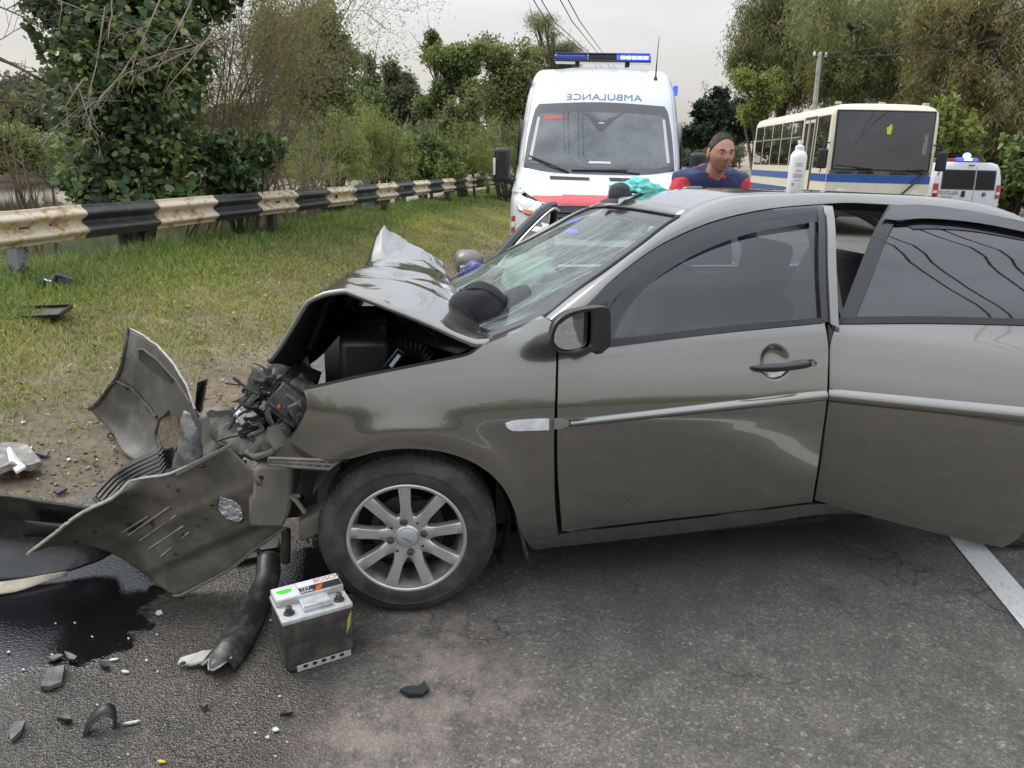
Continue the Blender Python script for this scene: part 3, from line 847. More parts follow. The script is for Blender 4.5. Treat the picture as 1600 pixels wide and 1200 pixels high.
M['mid_green'] = leaf_material("mid_green_leaf", [(0, (.10, .15, .045)), (.5, (.19, .25, .085)), (.85, (.28, .33, .12)), (1, (.38, .38, .14))], .4)
M['yellow_green'] = leaf_material("yellow_green_leaf", [(0, (.15, .20, .05)), (.5, (.26, .32, .09)), (.85, (.36, .39, .13)), (1, (.42, .36, .16))], .4)
M['far_green'] = leaf_material("far_grey_green_leaf", [(0, (.09, .11, .065)), (.6, (.15, .17, .095)), (1, (.22, .23, .12))], .4)  # distance haze is put into this grey-green leaf colour
M['willow'] = leaf_material("weeping_willow_leaf", [(0, (.10, .115, .045)), (.5, (.19, .205, .085)), (.85, (.27, .27, .11)), (1, (.35, .33, .15))], .4)
M['pine'] = leaf_material("dark_needle", [(0, (.012, .03, .018)), (.6, (.025, .055, .03)), (1, (.05, .08, .04))], .15)
M['core'] = simple("inner_leaf_shade", (.03, .04, .02), .95, var=.5, scale=3)

def gz(P): return float(terrain(P.x, P.y))
def rooted(px, py, depth):
    q = at_depth(px, py, depth); return Vector((q.x, q.y, gz(q)))
def ppx(depth): return depth / F_PX           # metres per photograph pixel at that depth

# ---- tree smothered in maple-like leaves, close behind the rail
rg = np.random.default_rng(21)
base = rooted(215, 300, 9.3)
t = thing("leafy_tree", "dense dark green maple leaved tree with grey dead twigs close behind the guard rail", "tree", base)
def loc9(px, py, dep): return np.array(at_depth(px, py, dep) - base)
blobs = []
for (x, y, dep, rx, rz_) in ((170, -60, 9.6, 150, 110), (120, 40, 9.4, 75, 80), (215, 60, 9.2, 105, 85), (150, 130, 9.2, 70, 75), (235, 150, 9.1, 80, 75), (180, 215, 9.2, 80, 65), (255, 235, 9.3, 65, 60), (150, 280, 9.3, 60, 50), (225, 300, 9.4, 95, 35), (300, 90, 9.5, 40, 60), (90, -20, 9.7, 60, 70), (290, -30, 9.8, 90, 70)):
    k = ppx(dep); blobs.append((loc9(x, y, dep), np.array((rx * k, rx * k * .9, rz_ * k))))
C = np.concatenate([in_blobs(blobs, 11000, rg, .70), in_blobs(blobs, 12000, rg, .7, clump=.16)])
leaves("crown", C[::2], .115, 'maple', M['ivy'], t, rg, face=np.array((.25, -.75, .55)))
leaves("crown", C[1::2] + rg.normal(0, .05, C[1::2].shape), .07, 'maple', M['mid_green'], t, rg, face=np.array((.15, -.75, .6)))
out, tips = [], []
for k in range(5):
    tp = loc9(rg.uniform(80, 320), rg.uniform(-120, 60), rg.uniform(9.3, 10))
    branchy((rg.normal(0, .12), rg.normal(0, .1), -.3), tp, .075, rg, 2, out, .1, 8, 3, .5, .1, .5)
build_branches("trunk", out, M['bark_dark'], t)
# dead twigs that reach across the leaves
out = []
for (x0, y0, x1, y1) in ((165, 10, 120, 190), (230, 60, 150, 180), (300, 70, 180, 95), (330, 60, 200, 110), (120, 130, 140, 200), (130, 125, 95, 170), (175, -20, 165, 60), (340, 40, 250, 150), (250, 0, 205, 100), (60, -10, 240, 60), (210, 110, 160, 150), (310, -20, 260, 90)):
    branchy(loc9(x0, y0, 8.55), loc9(x1, y1, 8.35), .011, rg, 2, out, .12, 7, 4, .75, -.05, .45)
build_branches("dead_twigs", out, M['twig'], t, 4)['kind'] = 'stuff'

# ---- bare brown willow next to it
rg = np.random.default_rng(31)
base = rooted(372, 285, 10.6)
t = thing("bare_willow", "half bare brown willow with thin arching twigs right of the leafy tree", "tree", base)
def locb(px, py, dep): return np.array(at_depth(px, py, dep) - base)
out, tips = [], []
for k in range(17):
    x1, y1 = rg.uniform(340, 560), rg.uniform(-60, 150)
    branchy((rg.normal(0, .4) - .3, rg.normal(0, .2), -.2), locb(x1, y1, rg.uniform(10.2, 12)), .026, rg, 2, out, .11, 8, 6, .55, .05, .5, tips=tips)
build_branches("trunk", out, M['twig_brown'], t, 4)
tp = np.array(tips); C = tp[rg.integers(0, len(tp), 42000)] + rg.normal(0, .14, (42000, 3))
leaves("crown", C, .066, 'willow', M['willow_brown'], t, rg, droop=.2)
# ---- bush under it, and bare twigs at the far left edge
def bush(name, label, px, py, dep, blobs_px, n_, size, kind, mt, rg, cat="bush", stems=6, group=None, shell=.6, sm='bark_dark'):
    base = rooted(px, py, dep)
    t = thing(name, label, cat, base, group=group)
    bl = []
    for (x, y, rx, ry) in blobs_px:
        q = np.array(at_depth(x, y, dep + rg.normal(0, .02) * dep) - base); k = ppx(dep)
        bl.append((q, np.array((rx * k, rx * k * .85, ry * k))))
    C = in_blobs(bl, int(n_ * .6), rg, shell, clump=.16)
    spr = []                         # leafy shoots that stand up out of the bush
    nsp = max(24, n_ // 70)
    for _ in range(nsp):
        b = bl[rg.integers(0, len(bl))]
        st = b[0] + rg.normal(0, .45, 3) * b[1] * np.array((1, 1, .5)); L = b[1][2] * rg.uniform(.5, 1.1)
        tp = st + np.array((rg.normal(0, .28) * L, rg.normal(0, .28) * L, L))
        m_ = int(n_ * .4 / nsp); tt = rg.random(m_)
        spr.append(st + (tp - st) * tt[:, None] + rg.normal(0, .05 + .045 * L, (m_, 3)) * (1.15 - tt)[:, None])
    leaves("crown", np.concatenate([C] + spr), size, kind, mt, t, rg)
    out = []
    for k in range(stems):
        b = bl[rg.integers(0, len(bl))]
        branchy((rg.normal(0, .1), rg.normal(0, .1), -.3), b[0] + np.array((0, 0, b[1][2] * .7)), .012 + .0022 * dep, rg, 1, out, .08, 6, 3, .4, .1, .45)
    build_branches("stems", out, M[sm], t, 4)
    return t
rg = np.random.default_rng(5)
bush("shrub", "dark green low shrub at the foot of the bare brown willow", 365, 310, 9.9, [(345, 250, 35, 35), (380, 270, 35, 30), (410, 250, 30, 30), (360, 290, 40, 22)], 2600, .11, 'oval', M['ivy'], rg)
bush("shrub", "thin brown weedy shrub at the left edge beside the pond", 55, 320, 9.8, [(50, 240, 45, 50), (20, 270, 40, 40), (75, 280, 35, 35), (15, 180, 30, 40)], 1100, .075, 'willow', M['willow_brown'], rg, stems=6, sm='twig_brown')
out = []
base = rooted(-60, 300, 8.6)
t = thing("bare_tree", "bare grey boughs reaching in from the left edge above the pond", "tree", base)
def locl(px, py, dep): return np.array(at_depth(px, py, dep) - base)
rg = np.random.default_rng(77)
for (x0, y0, x1, y1, r) in ((-90, 60, 60, 105, .03), (-90, 150, 65, 150, .022), (-70, 190, 40, 120, .016), (-60, -20, 100, 60, .014), (-80, 100, 30, 40, .012)):
    branchy(locl(x0, y0, 8.6), locl(x1, y1, 8.5), r, rg, 2, out, .1, 8, 4, .6, .0, .45)
branchy((0, 0, -.3), locl(-90, -80, 8.6), .09, rg, 1, out, .05, 8, 3, .3, .1, .4)
build_branches("trunk", out, M['bark'], t, 6)
# ---- yellow-green thicket between rail and trees
rg = np.random.default_rng(8)
defs = [("yellow green bushy sapling behind the rail below the brown willow", 520, 262, 15, [(500, 235, 40, 38), (540, 215, 35, 45), (470, 255, 40, 25), (545, 250, 40, 25)], 'yellow_green'),
        ("tall yellow green bush right of the sapling behind the rail", 600, 262, 17, [(590, 215, 38, 45), (615, 240, 40, 35), (570, 250, 40, 28), (575, 195, 22, 30)], 'yellow_green'),
        ("light green bush behind the rail, middle of the thicket", 668, 258, 18.5, [(665, 232, 36, 32), (640, 250, 30, 22), (690, 245, 35, 26)], 'mid_green'),
        ("yellow green bush left of the ambulance mirror", 728, 258, 20, [(725, 225, 40, 36), (755, 240, 35, 30), (705, 245, 32, 24)], 'yellow_green'),
        ("olive green bush half behind the ambulance", 790, 262, 21, [(785, 215, 34, 46), (815, 235, 34, 40), (770, 250, 30, 25)], 'olive')]
for lb, px, py, dep, bl, mk in defs:
    bush("bush", lb, px, py, dep, bl + [(x, y + 24, rx * 1.05, ry * .9) for (x, y, rx, ry) in bl], 11000, .085, 'willow' if mk != 'mid_green' else 'oval', M[mk], rg, stems=9, group="bushes behind the guard rail", shell=.45)
bush("weed_clump", "dry straw coloured weeds with pinkish seed heads behind the rail", 455, 300, 12.5, [(430, 265, 40, 25), (480, 270, 40, 22), (520, 272, 40, 18)], 2600, .06, 'willow', M['grass_dry'], rg, stems=14, sm='twig')

# ---- trees in the middle distance
def tree(name, label, px, py, dep, trunk_px, blobs_px, n_, size, kind, mt, rg, group=None, droop=0.0, bark='bark', tr=.02, shell=.6, limbs=7):
    base = rooted(px, py, dep)
    t = thing(name, label, "tree", base, group=group)
    k = ppx(dep); bl = []
    for (x, y, rx, ry) in blobs_px:
        q = np.array(at_depth(x, y, dep * (1 + rg.normal(0, .02))) - base)
        # several smaller clumps inside each lobe give an uneven outline
        for _ in range(7):
            o = rg.normal(0, .5, 3) * np.array((rx * k, rx * k, ry * k))
            f = rg.uniform(.35, .75)
            bl.append((q + o, np.array((rx * k * f, rx * k * f, ry * k * f))))
    n_ = int(n_ * 4.0); size *= .68
    C = in_blobs(bl, n_, rg, shell, clump=.42)
    leaves("crown", C, size, kind, mt, t, rg, droop=droop)
    out = []
    top = np.array(at_depth(trunk_px[0], trunk_px[1], dep) - base)
    branchy((0, 0, -.4), top, dep * tr * .5, rg, 0, out, .05, 9, 0)
    P = out[0][0]
    for b in [bl[i] for i in rg.choice(len(bl), min(len(bl), limbs * 2), replace=False)]:
        st = P[int(rg.integers(2, 7))]
        branchy(np.array(st), b[0], dep * tr * .16, rg, 1, out, .08, 6, 3, .4, .05, .4)
    build_branches("trunk", out, M[bark], t, 6)
    return t
rg = np.random.default_rng(40)
GB = "trees beyond the verge"
tree("tree", "bright green leafy treetop showing above the bare willow's right side", 530, 250, 24, (525, 60), [(525, 60, 30, 40), (505, 110, 30, 45), (545, 150, 25, 50), (480, 60, 40, 50), (465, 140, 40, 60), (430, 90, 40, 60)], 7000, .17, 'oval', M['mid_green'], rg, GB)
tree("tree", "narrow green tree with a bent top right of the bare willow", 572, 250, 30, (570, 100), [(572, 110, 15, 28), (568, 150, 18, 30), (585, 180, 22, 30)], 4000, .17, 'oval', M['mid_green'], rg, GB)
tree("tree", "low grey green tree in the distance between the bare willow and the tall crooked tree", 625, 250, 48, (622, 140), [(622, 150, 20, 30), (640, 170, 24, 28), (600, 170, 22, 30)], 4500, .26, 'clump', M['far_green'], rg, GB)
tree("tree", "tall crooked tree with spreading yellowish crown left of the ambulance", 705, 250, 32, (700, 90), [(675, 78, 14, 16), (705, 95, 30, 20), (740, 100, 22, 16), (715, 125, 26, 18), (735, 165, 22, 24), (690, 150, 16, 22), (660, 165, 14, 16)], 7500, .19, 'oval', M['mid_green'], rg, GB, bark='bark_dark')
tree("tree", "dark ivy hung tree trunk below the crooked tree's crown", 722, 250, 30, (722, 160), [(722, 185, 20, 34), (712, 215, 22, 30)], 3600, .17, 'oval', M['olive'], rg, GB, bark='bark_dark')
tree("tree", "dull olive tree behind the ambulance's left flank", 790, 250, 34, (790, 90), [(775, 110, 28, 30), (800, 140, 36, 40), (770, 160, 30, 30), (815, 180, 30, 45)], 8000, .2, 'oval', M['olive'], rg, GB)
tree("tree", "airy pale tree rising above the ambulance roof", 858, 250, 40, (856, 60), [(855, 50, 26, 24), (870, 78, 28, 20), (838, 85, 24, 24), (885, 100, 20, 24), (850, 120, 40, 30)], 8500, .21, 'willow', M['olive'], rg, GB, shell=.3, limbs=12)
# far wood along the pond and the horizon
tag(None or leaves("far_wood", in_blobs([(np.array(at_depth(x, y, d)), np.array((rx * ppx(d), rx * ppx(d), ry * ppx(d)))) for (x, y, d, rx, ry) in
    [(rg.uniform(-260, 300), rg.uniform(150, 205), rg.uniform(48, 60), rg.uniform(40, 80), rg.uniform(25, 50)) for _ in range(40)] +
    [(rg.uniform(300, 840), rg.uniform(185, 225), rg.uniform(62, 80), rg.uniform(30, 60), rg.uniform(20, 38)) for _ in range(40)] +
    [(rg.uniform(880, 1750), rg.uniform(228, 256), rg.uniform(110, 170), rg.uniform(20, 40), rg.uniform(12, 24)) for _ in range(60)] + [(rg.uniform(440, 860), rg.uniform(215, 255), rg.uniform(34, 50), rg.uniform(24, 44), rg.uniform(14, 30)) for _ in range(46)]], 80000, rg, .5), .55, 'clump', M['far_green'], None, rg), "hazy grey green wood along the far bank of the pond", "wood", kind='stuff')
tag(leaves("bank_scrub", in_blobs([(np.array(at_depth(x, y, d)), np.array((rx * ppx(d), rx * ppx(d), ry * ppx(d)))) for (x, y, d, rx, ry) in
    [(rg.uniform(-100, 480), rg.uniform(215, 250), rg.uniform(36, 46), rg.uniform(30, 60), rg.uniform(14, 30)) for _ in range(40)]], 16000, rg, .5), .3, 'clump', M['mid_green'], None, rg), "scrub and reeds growing along the far side of the pond", "scrub", kind='stuff')

# ---- big willows on the right
rg = np.random.default_rng(60)
GWI = "willows beyond the bus"
def willow(label, px, dep, blobs_px, n_, mk, trunk_px):
    base = rooted(px, 300, dep)
    t = thing("willow_tree", label, "tree", base, group=GWI)
    k = ppx(dep); C = []; out = []
    branchy((0, 0, -.4), np.array(at_depth(trunk_px[0], trunk_px[1], dep) - base), .32, rg, 0, out, .06, 9, 0)
    P = out[0][0]
    for (x, y, rx, ry) in blobs_px:
        q = np.array(at_depth(x, y, dep * (1 + rg.normal(0, .035))) - base)
        branchy(np.array(P[int(rg.integers(3, 8))]), q, .12, rg, 1, out, .1, 7, 4, .5, .1, .5)
        nst = max(10, int(n_ / len(blobs_px) / 26))
        for _ in range(nst):
            o = q + rg.normal(0, .5, 3) * np.array((rx * k, rx * k, ry * k * .8))
            L = rg.uniform(.3, 1.0) * ry * k * .5
            sw = rg.normal(0, .22, 2) * L
            ts = rg.random(26)
            C.append(np.stack([o[0] + sw[0] * ts ** 1.5, o[1] + sw[1] * ts ** 1.5, o[2] + ry * k * .18 - L * ts], 1) + rg.normal(0, .13, (26, 3)))
    bl = [(np.array(at_depth(x, y, dep) - base), np.array((rx * k, rx * k, ry * k * .9))) for (x, y, rx, ry) in blobs_px]
    C = np.concatenate(C + [in_blobs(bl, n_, rg, .3, clump=.2)])
    leaves("crown", C, .26, 'willow', M[mk], t, rg, droop=.35)
    build_branches("trunk", out, M['bark_dark'], t, 6)
willow("grey green weeping willow left of the wooden pole, overhanging the bus", 1215, 34, [(1180, 60, 40, 60), (1215, 20, 50, 70), (1250, 80, 45, 60), (1195, 120, 40, 45), (1240, 140, 40, 40), (1165, 100, 26, 40)], 17000, 'willow', (1225, 0))
willow("broad olive weeping willow behind the right half of the bus roof", 1345, 31, [(1290, 30, 50, 70), (1340, 70, 55, 70), (1395, 30, 55, 70), (1320, 130, 45, 50), (1380, 120, 50, 60), (1300, 100, 40, 50), (1420, 110, 45, 60)], 21000, 'olive', (1350, -20))
willow("brownish weeping willow at the right edge above the police van", 1525, 27, [(1470, 40, 60, 80), (1540, 20, 60, 90), (1590, 80, 60, 90), (1480, 130, 55, 60), (1550, 150, 60, 60), (1600, 190, 60, 60), (1500, 210, 50, 45)], 25000, 'willow_brown', (1520, -60))
willow("tall yellowish willow filling the gap behind the other willows", 1440, 42, [(1420, 20, 80, 80), (1360, 60, 80, 80), (1490, 80, 70, 80), (1300, 130, 60, 60), (1440, 170, 80, 70), (1240, 110, 50, 70)], 17000, 'willow', (1440, -100))
tree("tree", "small yellow leaved tree in front of the willow behind the bus's left end", 1195, 250, 30, (1195, 140), [(1185, 150, 22, 22), (1205, 135, 24, 22), (1175, 175, 18, 18)], 3600, .17, 'oval', M['yellow_green'], rg)
tree("pine_tree", "dark green conifer standing left of the willows beyond the person", 1125, 250, 62, (1125, 150), [(1125, 170, 22, 20), (1105, 190, 18, 16), (1140, 185, 20, 22), (1125, 205, 34, 18), (1155, 200, 22, 20)], 6500, .4, 'clump', M['pine'], rg)
for i, (lb, px, dep, bl, mk) in enumerate([
    ("olive bush between the bus and the police van", 1465, 24, [(1470, 190, 26, 34), (1490, 220, 34, 34), (1455, 225, 22, 30), (1500, 255, 30, 24)], 'yellow_green'),
    ("dark bush at the right edge beside the police van", 1595, 21, [(1590, 255, 28, 40), (1605, 290, 34, 36), (1575, 300, 18, 26)], 'mid_green'),
    ("dense bush behind the police van under the brown willow", 1545, 29, [(1530, 235, 50, 26), (1580, 225, 40, 34), (1490, 245, 40, 22)], 'olive')]):
    bush("bush", lb, px, 300, dep, bl, 5200, .19, 'oval', M[mk], rg, stems=7, group="bushes by the police van", shell=.4)

# ---- wooden pole with cross-arm, insulators and wires
PD = 22.0
pb = rooted(1262, 300, PD)
pole = thing("utility_pole", "leaning grey concrete utility pole with insulators above the bus", "pole", pb)
top = at_depth(1281, 84, PD) - pb
mb = MB(); mb.tube([(0, 0, -.3), top], [.10, .062], 10); mb.build("pole_shaft", simple("pole_concrete", (.30, .28, .25), .85, col2=(.2, .19, .17), scale=4), pole)
mb = MB(); a_, b_ = at_depth(1272, 88, PD) - pb, at_depth(1290, 90, PD) - pb; mb.tube([a_, b_], .03, 6); mb.build("cross_arm", M['dark_steel'], pole)
for q in (a_, b_, lerp(a_, b_, .5)):
    mb = MB(); mb.lathe([(.014, 0), (.038, .035), (.038, .08), (.02, .13), (.0, .145)], 8, Matrix.Translation(q)); mb.build("insulator", simple("insulator_white", (.7, .7, .68), .3), pole)
def wire(label, pts, r, sag=.0):
    P = resample(pts, 24, False)
    L = np.linspace(0, 1, 25)
    V = [Vector(p) - Vector((0, 0, sag * 4 * t * (1 - t))) for p, t in zip(P, L)]
    mb = MB(); mb.tube(V, r, 5); tag(mb.build("power_line", M['dull_black'], None, merge=False), label, "power line", "overhead power lines")
W = lambda x, y, d: at_depth(x, y, d)
wire("upper power line from the pole to the upper right", [W(1288, 86, PD), W(1470, 45, 18), W(1660, -40, 14), Vector((10, -14, 8.5))], .016, .5)
wire("lower power line from the pole to the upper right", [W(1290, 90, PD), W(1480, 65, 18), W(1680, -10, 14), Vector((9.2, -14, 8.0))], .016, .6)
for x0, x1, lb in ((828, 915, "leftmost of the thin wires above the ambulance"), (841, 922, "second thin wire from the left above the ambulance"), (873, 935, "third thin wire from the left above the ambulance"), (886, 943, "rightmost of the thin wires above the ambulance")):
    wk = (x0 - 828) / 58
    wire(lb, [Vector((-.9 + wk * .9, -14, 6.6)), Vector((-.35 + wk * .9, -1, 6.2)), W(x0 - 40, -80, 14), W(x0 + 10, 20, 20), W(x1, 84, 44), W(x1 + 90, 190, 160)], .014, .0)

# ---- the same roadside wood carries on behind the viewer (seen mirrored in the car's side)
rg = np.random.default_rng(91)
tag(leaves("roadside_wood", in_blobs([(np.array((x, y, z)), np.array((r, r, h))) for (x, y, z, r, h) in
    [(rg.uniform(-40, 40), rg.uniform(-40, -26), rg.uniform(.5, 3.5), rg.uniform(2.2, 4), rg.uniform(1.8, 3.2)) for _ in range(70)]], 30000, rg, .5), .5, 'clump', M['mid_green'], None, rg), "roadside wood on the near side of the road", "wood", kind='stuff')

# ---- dead leaves and gravel on the verge
rg = np.random.default_rng(14)
ee = rg.uniform(.1, 3.0, 2600); aa_ = -2 + 26 * rg.random(2600) ** 1.8
X = E0.x + RL.x * ee + RU.x * aa_; Y = E0.y + RL.y * ee + RU.y * aa_
tag(leaves("fallen_leaves", np.stack([X, Y, terrain(X, Y) + rg.uniform(.008, .04, 2600)], 1), .04, 'oval', leaf_material("dead_leaf", [(0, (.14, .085, .04)), (.5, (.30, .19, .09)), (.85, (.42, .32, .14)), (1, (.5, .45, .3))], .2), None, rg, face=np.array((0, 0, 2.5))), "fallen yellow and brown leaves scattered over the verge", "leaves", kind='stuff')
n_ = 5200
ee = np.abs(rg.normal(.25, .45, n_)) - .12; aa_ = -3 + 14 * rg.random(n_) ** 1.4
X = E0.x + RL.x * ee + RU.x * aa_; Y = E0.y + RL.y * ee + RU.y * aa_
T_ = np.array([(1, 0, 0), (0, 1, 0), (-1, 0, 0), (0, -1, 0), (0, 0, .8), (0, 0, -.6)])
F_ = np.array([(0, 1, 4), (1, 2, 4), (2, 3, 4), (3, 0, 4), (1, 0, 5), (2, 1, 5), (3, 2, 5), (0, 3, 5)])
sz = .004 + .011 * rg.random(n_) ** 4; th = rg.uniform(0, 6.28, n_)
cs, sn = np.cos(th)[:, None], np.sin(th)[:, None]
T2 = T_[None] * rg.uniform(.6, 1.3, (n_, 6, 1)) * sz[:, None, None]
Vg = np.stack([X[:, None] + T2[..., 0] * cs - T2[..., 1] * sn, Y[:, None] + T2[..., 0] * sn + T2[..., 1] * cs, (terrain(X, Y) + .004)[:, None] + np.where(ee < 0, .010, 0)[:, None] + T2[..., 2]], -1)
gm_ = leaf_material("pebble", [(0, (.10, .09, .08)), (.6, (.26, .23, .19)), (1, (.45, .42, .37))], .0, .85)
tag(npmesh("gravel", Vg.reshape(-1, 3), (np.arange(n_)[:, None, None] * 6 + F_[None]).reshape(-1, 3), gm_), "loose gravel and crumbs of earth along the asphalt edge", "gravel", kind='stuff')
# ================================================================== THE CRASHED SALOON
CAR = Frame(on_z(641, 962), R(12.4))
car = thing("crashed_sedan", "grey brown saloon car with crumpled bonnet, smashed nose and its rear door swung open", "car", CAR.o, CAR.ang)
CW = 1.66                                   # body width; far side is mirrored about CW/2
_wp = spline([.15, .20, .25, .30, .38, .46, .55, .63, .69, .73, .79, .86, .91, .945, .975, 1.0, 1.1, 1.2, 1.3, 1.36, 1.39, 1.41],
             [.075, .045, .025, .012, .002, -.006, -.014, -.021, -.024, -.020, -.006, .016, .034, .049, .066, .079, .130, .186, .248, .296, .335, .40])
def cw(s, z):
    w = _wp(z)
    if s < -.02: w += .14 * ((-.02 - s) / .4) ** 2
    if s > 2.9: w += .10 * ((s - 2.9) / .5) ** 2
    r = math.hypot(s, z - .29)
    if z < .85: w -= .013 * math.exp(-((r - .375) / .05) ** 2)
    return w
def solve(frame, fn, px, py):
    w = fn(1.0, .7)
    for _ in range(14):
        s, z = frame.plane(px, py, w)
        w = .5 * w + .5 * fn(s, min(max(z, .1), 1.42))
    return (s, z)
def S(px, py, dw=0.0): return solve(CAR, lambda s, z: cw(s, z) + dw, px, py)
def SS(pts, dw=0.0): return [S(x, y, dw) for x, y in pts]
def panel(name, mt, bot, right, top, left, nu, nv, parent=car, fn=cw, dw=0.0, lip=.022, conv=None, smooth=True, extra=None):
    G = coons(bot, right, top, left, nu, nv, smooth)
    P = [[Vector((s, fn(s, z) + dw, z)) for s, z in row] for row in G]
    if conv: P = [[conv(p) for p in row] for row in P]
    mb = MB(); mb.grid(P, flip=True)
    if lip:
        loop = [P[i][0] for i in range(nu + 1)] + [P[nu][j] for j in range(1, nv + 1)] + [P[i][nv] for i in range(nu - 1, -1, -1)] + [P[0][j] for j in range(nv - 1, 0, -1)]
        L2 = [p + Vector((0, lip, 0)) for p in loop]
        n = len(loop)
        mb.add(loop + L2, [(i, (i + 1) % n, n + (i + 1) % n, n + i) for i in range(n)])
    if extra: extra(mb)
    return mb.build(name, mt, parent, angle=50)
def strip(name, mt, edge_a, edge_b, n, dw=0.0, parent=car, fn=cw, solid=0.0, frame=CAR, smooth=True):
    """A band on the body side between two pixel-traced edges."""
    A_ = resample([solve(frame, lambda s, z: fn(s, z) + dw, *p) for p in edge_a], n, smooth)
    B_ = resample([solve(frame, lambda s, z: fn(s, z) + dw, *p) for p in edge_b], n, smooth)
    m_ = 3
    P = [[Vector((*lerp(a, b, k / m_), 0)) for k in range(m_ + 1)] for a, b in zip(A_, B_)]
    P = [[Vector((p.x, fn(p.x, p.y) + dw, p.y)) for p in row] for row in P]
    mb = MB(); mb.grid(P)
    if solid:
        n_, m1 = len(P), m_ + 1
        loop = [P[i][0] for i in range(n_)] + [P[n_-1][j] for j in range(1, m1)] + [P[i][m_] for i in range(n_ - 2, -1, -1)] + [P[0][j] for j in range(m_ - 1, 0, -1)]
        L2 = [p + Vector((0, solid, 0)) for p in loop]; q = len(loop)
        mb.add(loop + L2, [(i, (i + 1) % q, q + (i + 1) % q, q + i) for i in range(q)])
    return mb.build(name, mt, parent, angle=50)

# ---- near front fender (with wheel arch lip)
f_bot = SS([(425, 709), (440, 716), (505, 718), (545, 717)]) + SS([(566, 712), (592, 705), (628, 701), (662, 702), (700, 708), (738, 722), (768, 742), (790, 768), (805, 800), (812, 826), (834, 858)]) + SS([(855, 856), (873, 852)])
f_top = SS([(474, 610), (520, 600), (560, 591), (600, 583), (650, 573), (695, 564), (733, 555), (750, 544), (768, 534), (815, 516), (850, 497), (866, 505)])
f_left = SS([(425, 709), (448, 692), (466, 668), (478, 642), (479, 624), (474, 610)])
f_right = SS([(873, 852), (868, 800), (866, 744), (866, 655), (868, 600), (869, 550), (866, 505)])
panel("front_fender", M['paint'], f_bot, f_right, f_top, f_left, 64, 22, lip=.035)
# ---- sill
panel("sill", M['paint'], SS([(836, 860), (1010, 841), (1170, 822), (1300, 804)]) + [(2.02, .17)], [(2.02, .17), (2.02, .235)],
      SS([(876, 836), (1010, 820), (1170, 802), (1275, 789)]) + [(2.02, .235)], SS([(836, 860), (876, 836)]), 40, 5, dw=.006, lip=.12)
# ---- front door skin
d_bot = SS([(878, 830), (1000, 816), (1150, 799), (1269, 784)])
d_right = SS([(1269, 784), (1278, 725), (1290, 640), (1293, 590), (1294, 545), (1288, 504)])
d_top = SS([(873, 549), (905, 547), (960, 541), (1120, 519), (1288, 504)])
d_left = SS([(878, 830), (872, 744), (871, 655), (872, 600), (873, 549)])
HSZ = S(1211, 566)
def door_fn(s, z):                    # the door skin is dished behind its handle
    r = math.hypot((s - HSZ[0]), (z - HSZ[1])) / .056
    return cw(s, z) + (.018 * (1 - r ** 4) if r < 1 else 0)
door = panel("front_door", M['paint'], d_bot, d_right, d_top, d_left, 150, 96, lip=.05, fn=door_fn)
panel("door_card", M['seat'], [(.53, .27), (1.50, .29)], [(1.50, .29), (1.52, .95)], [(.53, .93), (1.52, .95)], [(.53, .27), (.53, .93)], 6, 6, dw=.07, lip=0, parent=door)
# window of the front door: seal, quarter sail, glass, smoked deflector
seal_out = [(911, 484), (950, 446), (985, 417), (1020, 392), (1050, 375), (1100, 353), (1150, 338), (1210, 327), (1278, 321)]
seal_in = [(950, 484), (972, 458), (1005, 428), (1040, 404), (1070, 388), (1115, 366), (1165, 350), (1215, 339), (1276, 331)]
strip("window_seal", M['gloss_black'], seal_out, seal_in, 40, dw=-.004, parent=door, solid=.02)
strip("window_seal", M['gloss_black'], [(1288, 320), (1292, 420), (1296, 503)], [(1276, 321), (1279, 420), (1284, 503)], 10, dw=-.003, parent=door, solid=.02)
strip("belt_seal", M['black'], [(948, 543), (1120, 521), (1289, 504)], [(948, 533), (1120, 513), (1287, 497)], 20, dw=-.007, parent=door, solid=.012)
panel("sail_panel", M['black'], SS([(876, 549), (951, 541)]), SS([(951, 541), (950, 470)]), SS([(911, 484), (950, 450)]), SS([(876, 549), (911, 484)]), 6, 6, dw=-.006, parent=door, lip=.01)
win = panel("window", M['glass_side'], SS([(945, 540), (1120, 519), (1287, 503)]), SS([(1287, 503), (1281, 420), (1277, 328)]),
      SS([(945, 486), (972, 455), (1005, 426), (1040, 402), (1070, 386), (1115, 364), (1165, 348), (1215, 337), (1277, 328)]), SS([(945, 540), (945, 486)]), 30, 14, dw=.012, lip=0, parent=door)
strip("rain_deflector", M['smoke'], [(950, 536), (952, 490), (968, 460), (1005, 426), (1070, 386), (1165, 348), (1277, 328)],
      [(958, 530), (971, 500), (990, 471), (1025, 436), (1085, 398), (1171, 365), (1277, 346)], 34, dw=-.02, parent=door)
strip("pillar_cover", M['paint'], [(1298, 506), (1294, 420), (1289, 321)], [(1311, 512), (1307, 420), (1301, 322)], 10, dw=-.012, parent=car, solid=.03)
# door handle in its dished recess
s0, z0 = S(1211, 566)
sa, za = S(1176, 573); sb, zb = S(1265, 563)
mb = MB()
pts = [Vector((lerp(sa, sb, t), cw(lerp(sa, sb, t), za) - .012 - .026 * math.sin(math.pi * min(1, t * 1.02)) ** .6, lerp(za, zb, t))) for t in np.linspace(0, 1, 13)]
mb.tube(pts, [.006, .011, .0135, .0145, .0145, .0145, .0145, .0145, .0145, .015, .0155, .015, .010], 10)
hd = mb.build("door_handle", M['gloss_black'], door)
sl, zl = S(1259, 563)
mb = MB(); mb.lathe([(.001, .0), (.0095, .0), (.0105, -.003), (.0105, -.006)], 16, Matrix.Translation((sl, cw(sl, zl) - .045, zl)) @ Matrix.Rotation(R(-90), 4, 'X'))
mb.build("key_lock", M['steel'], hd)
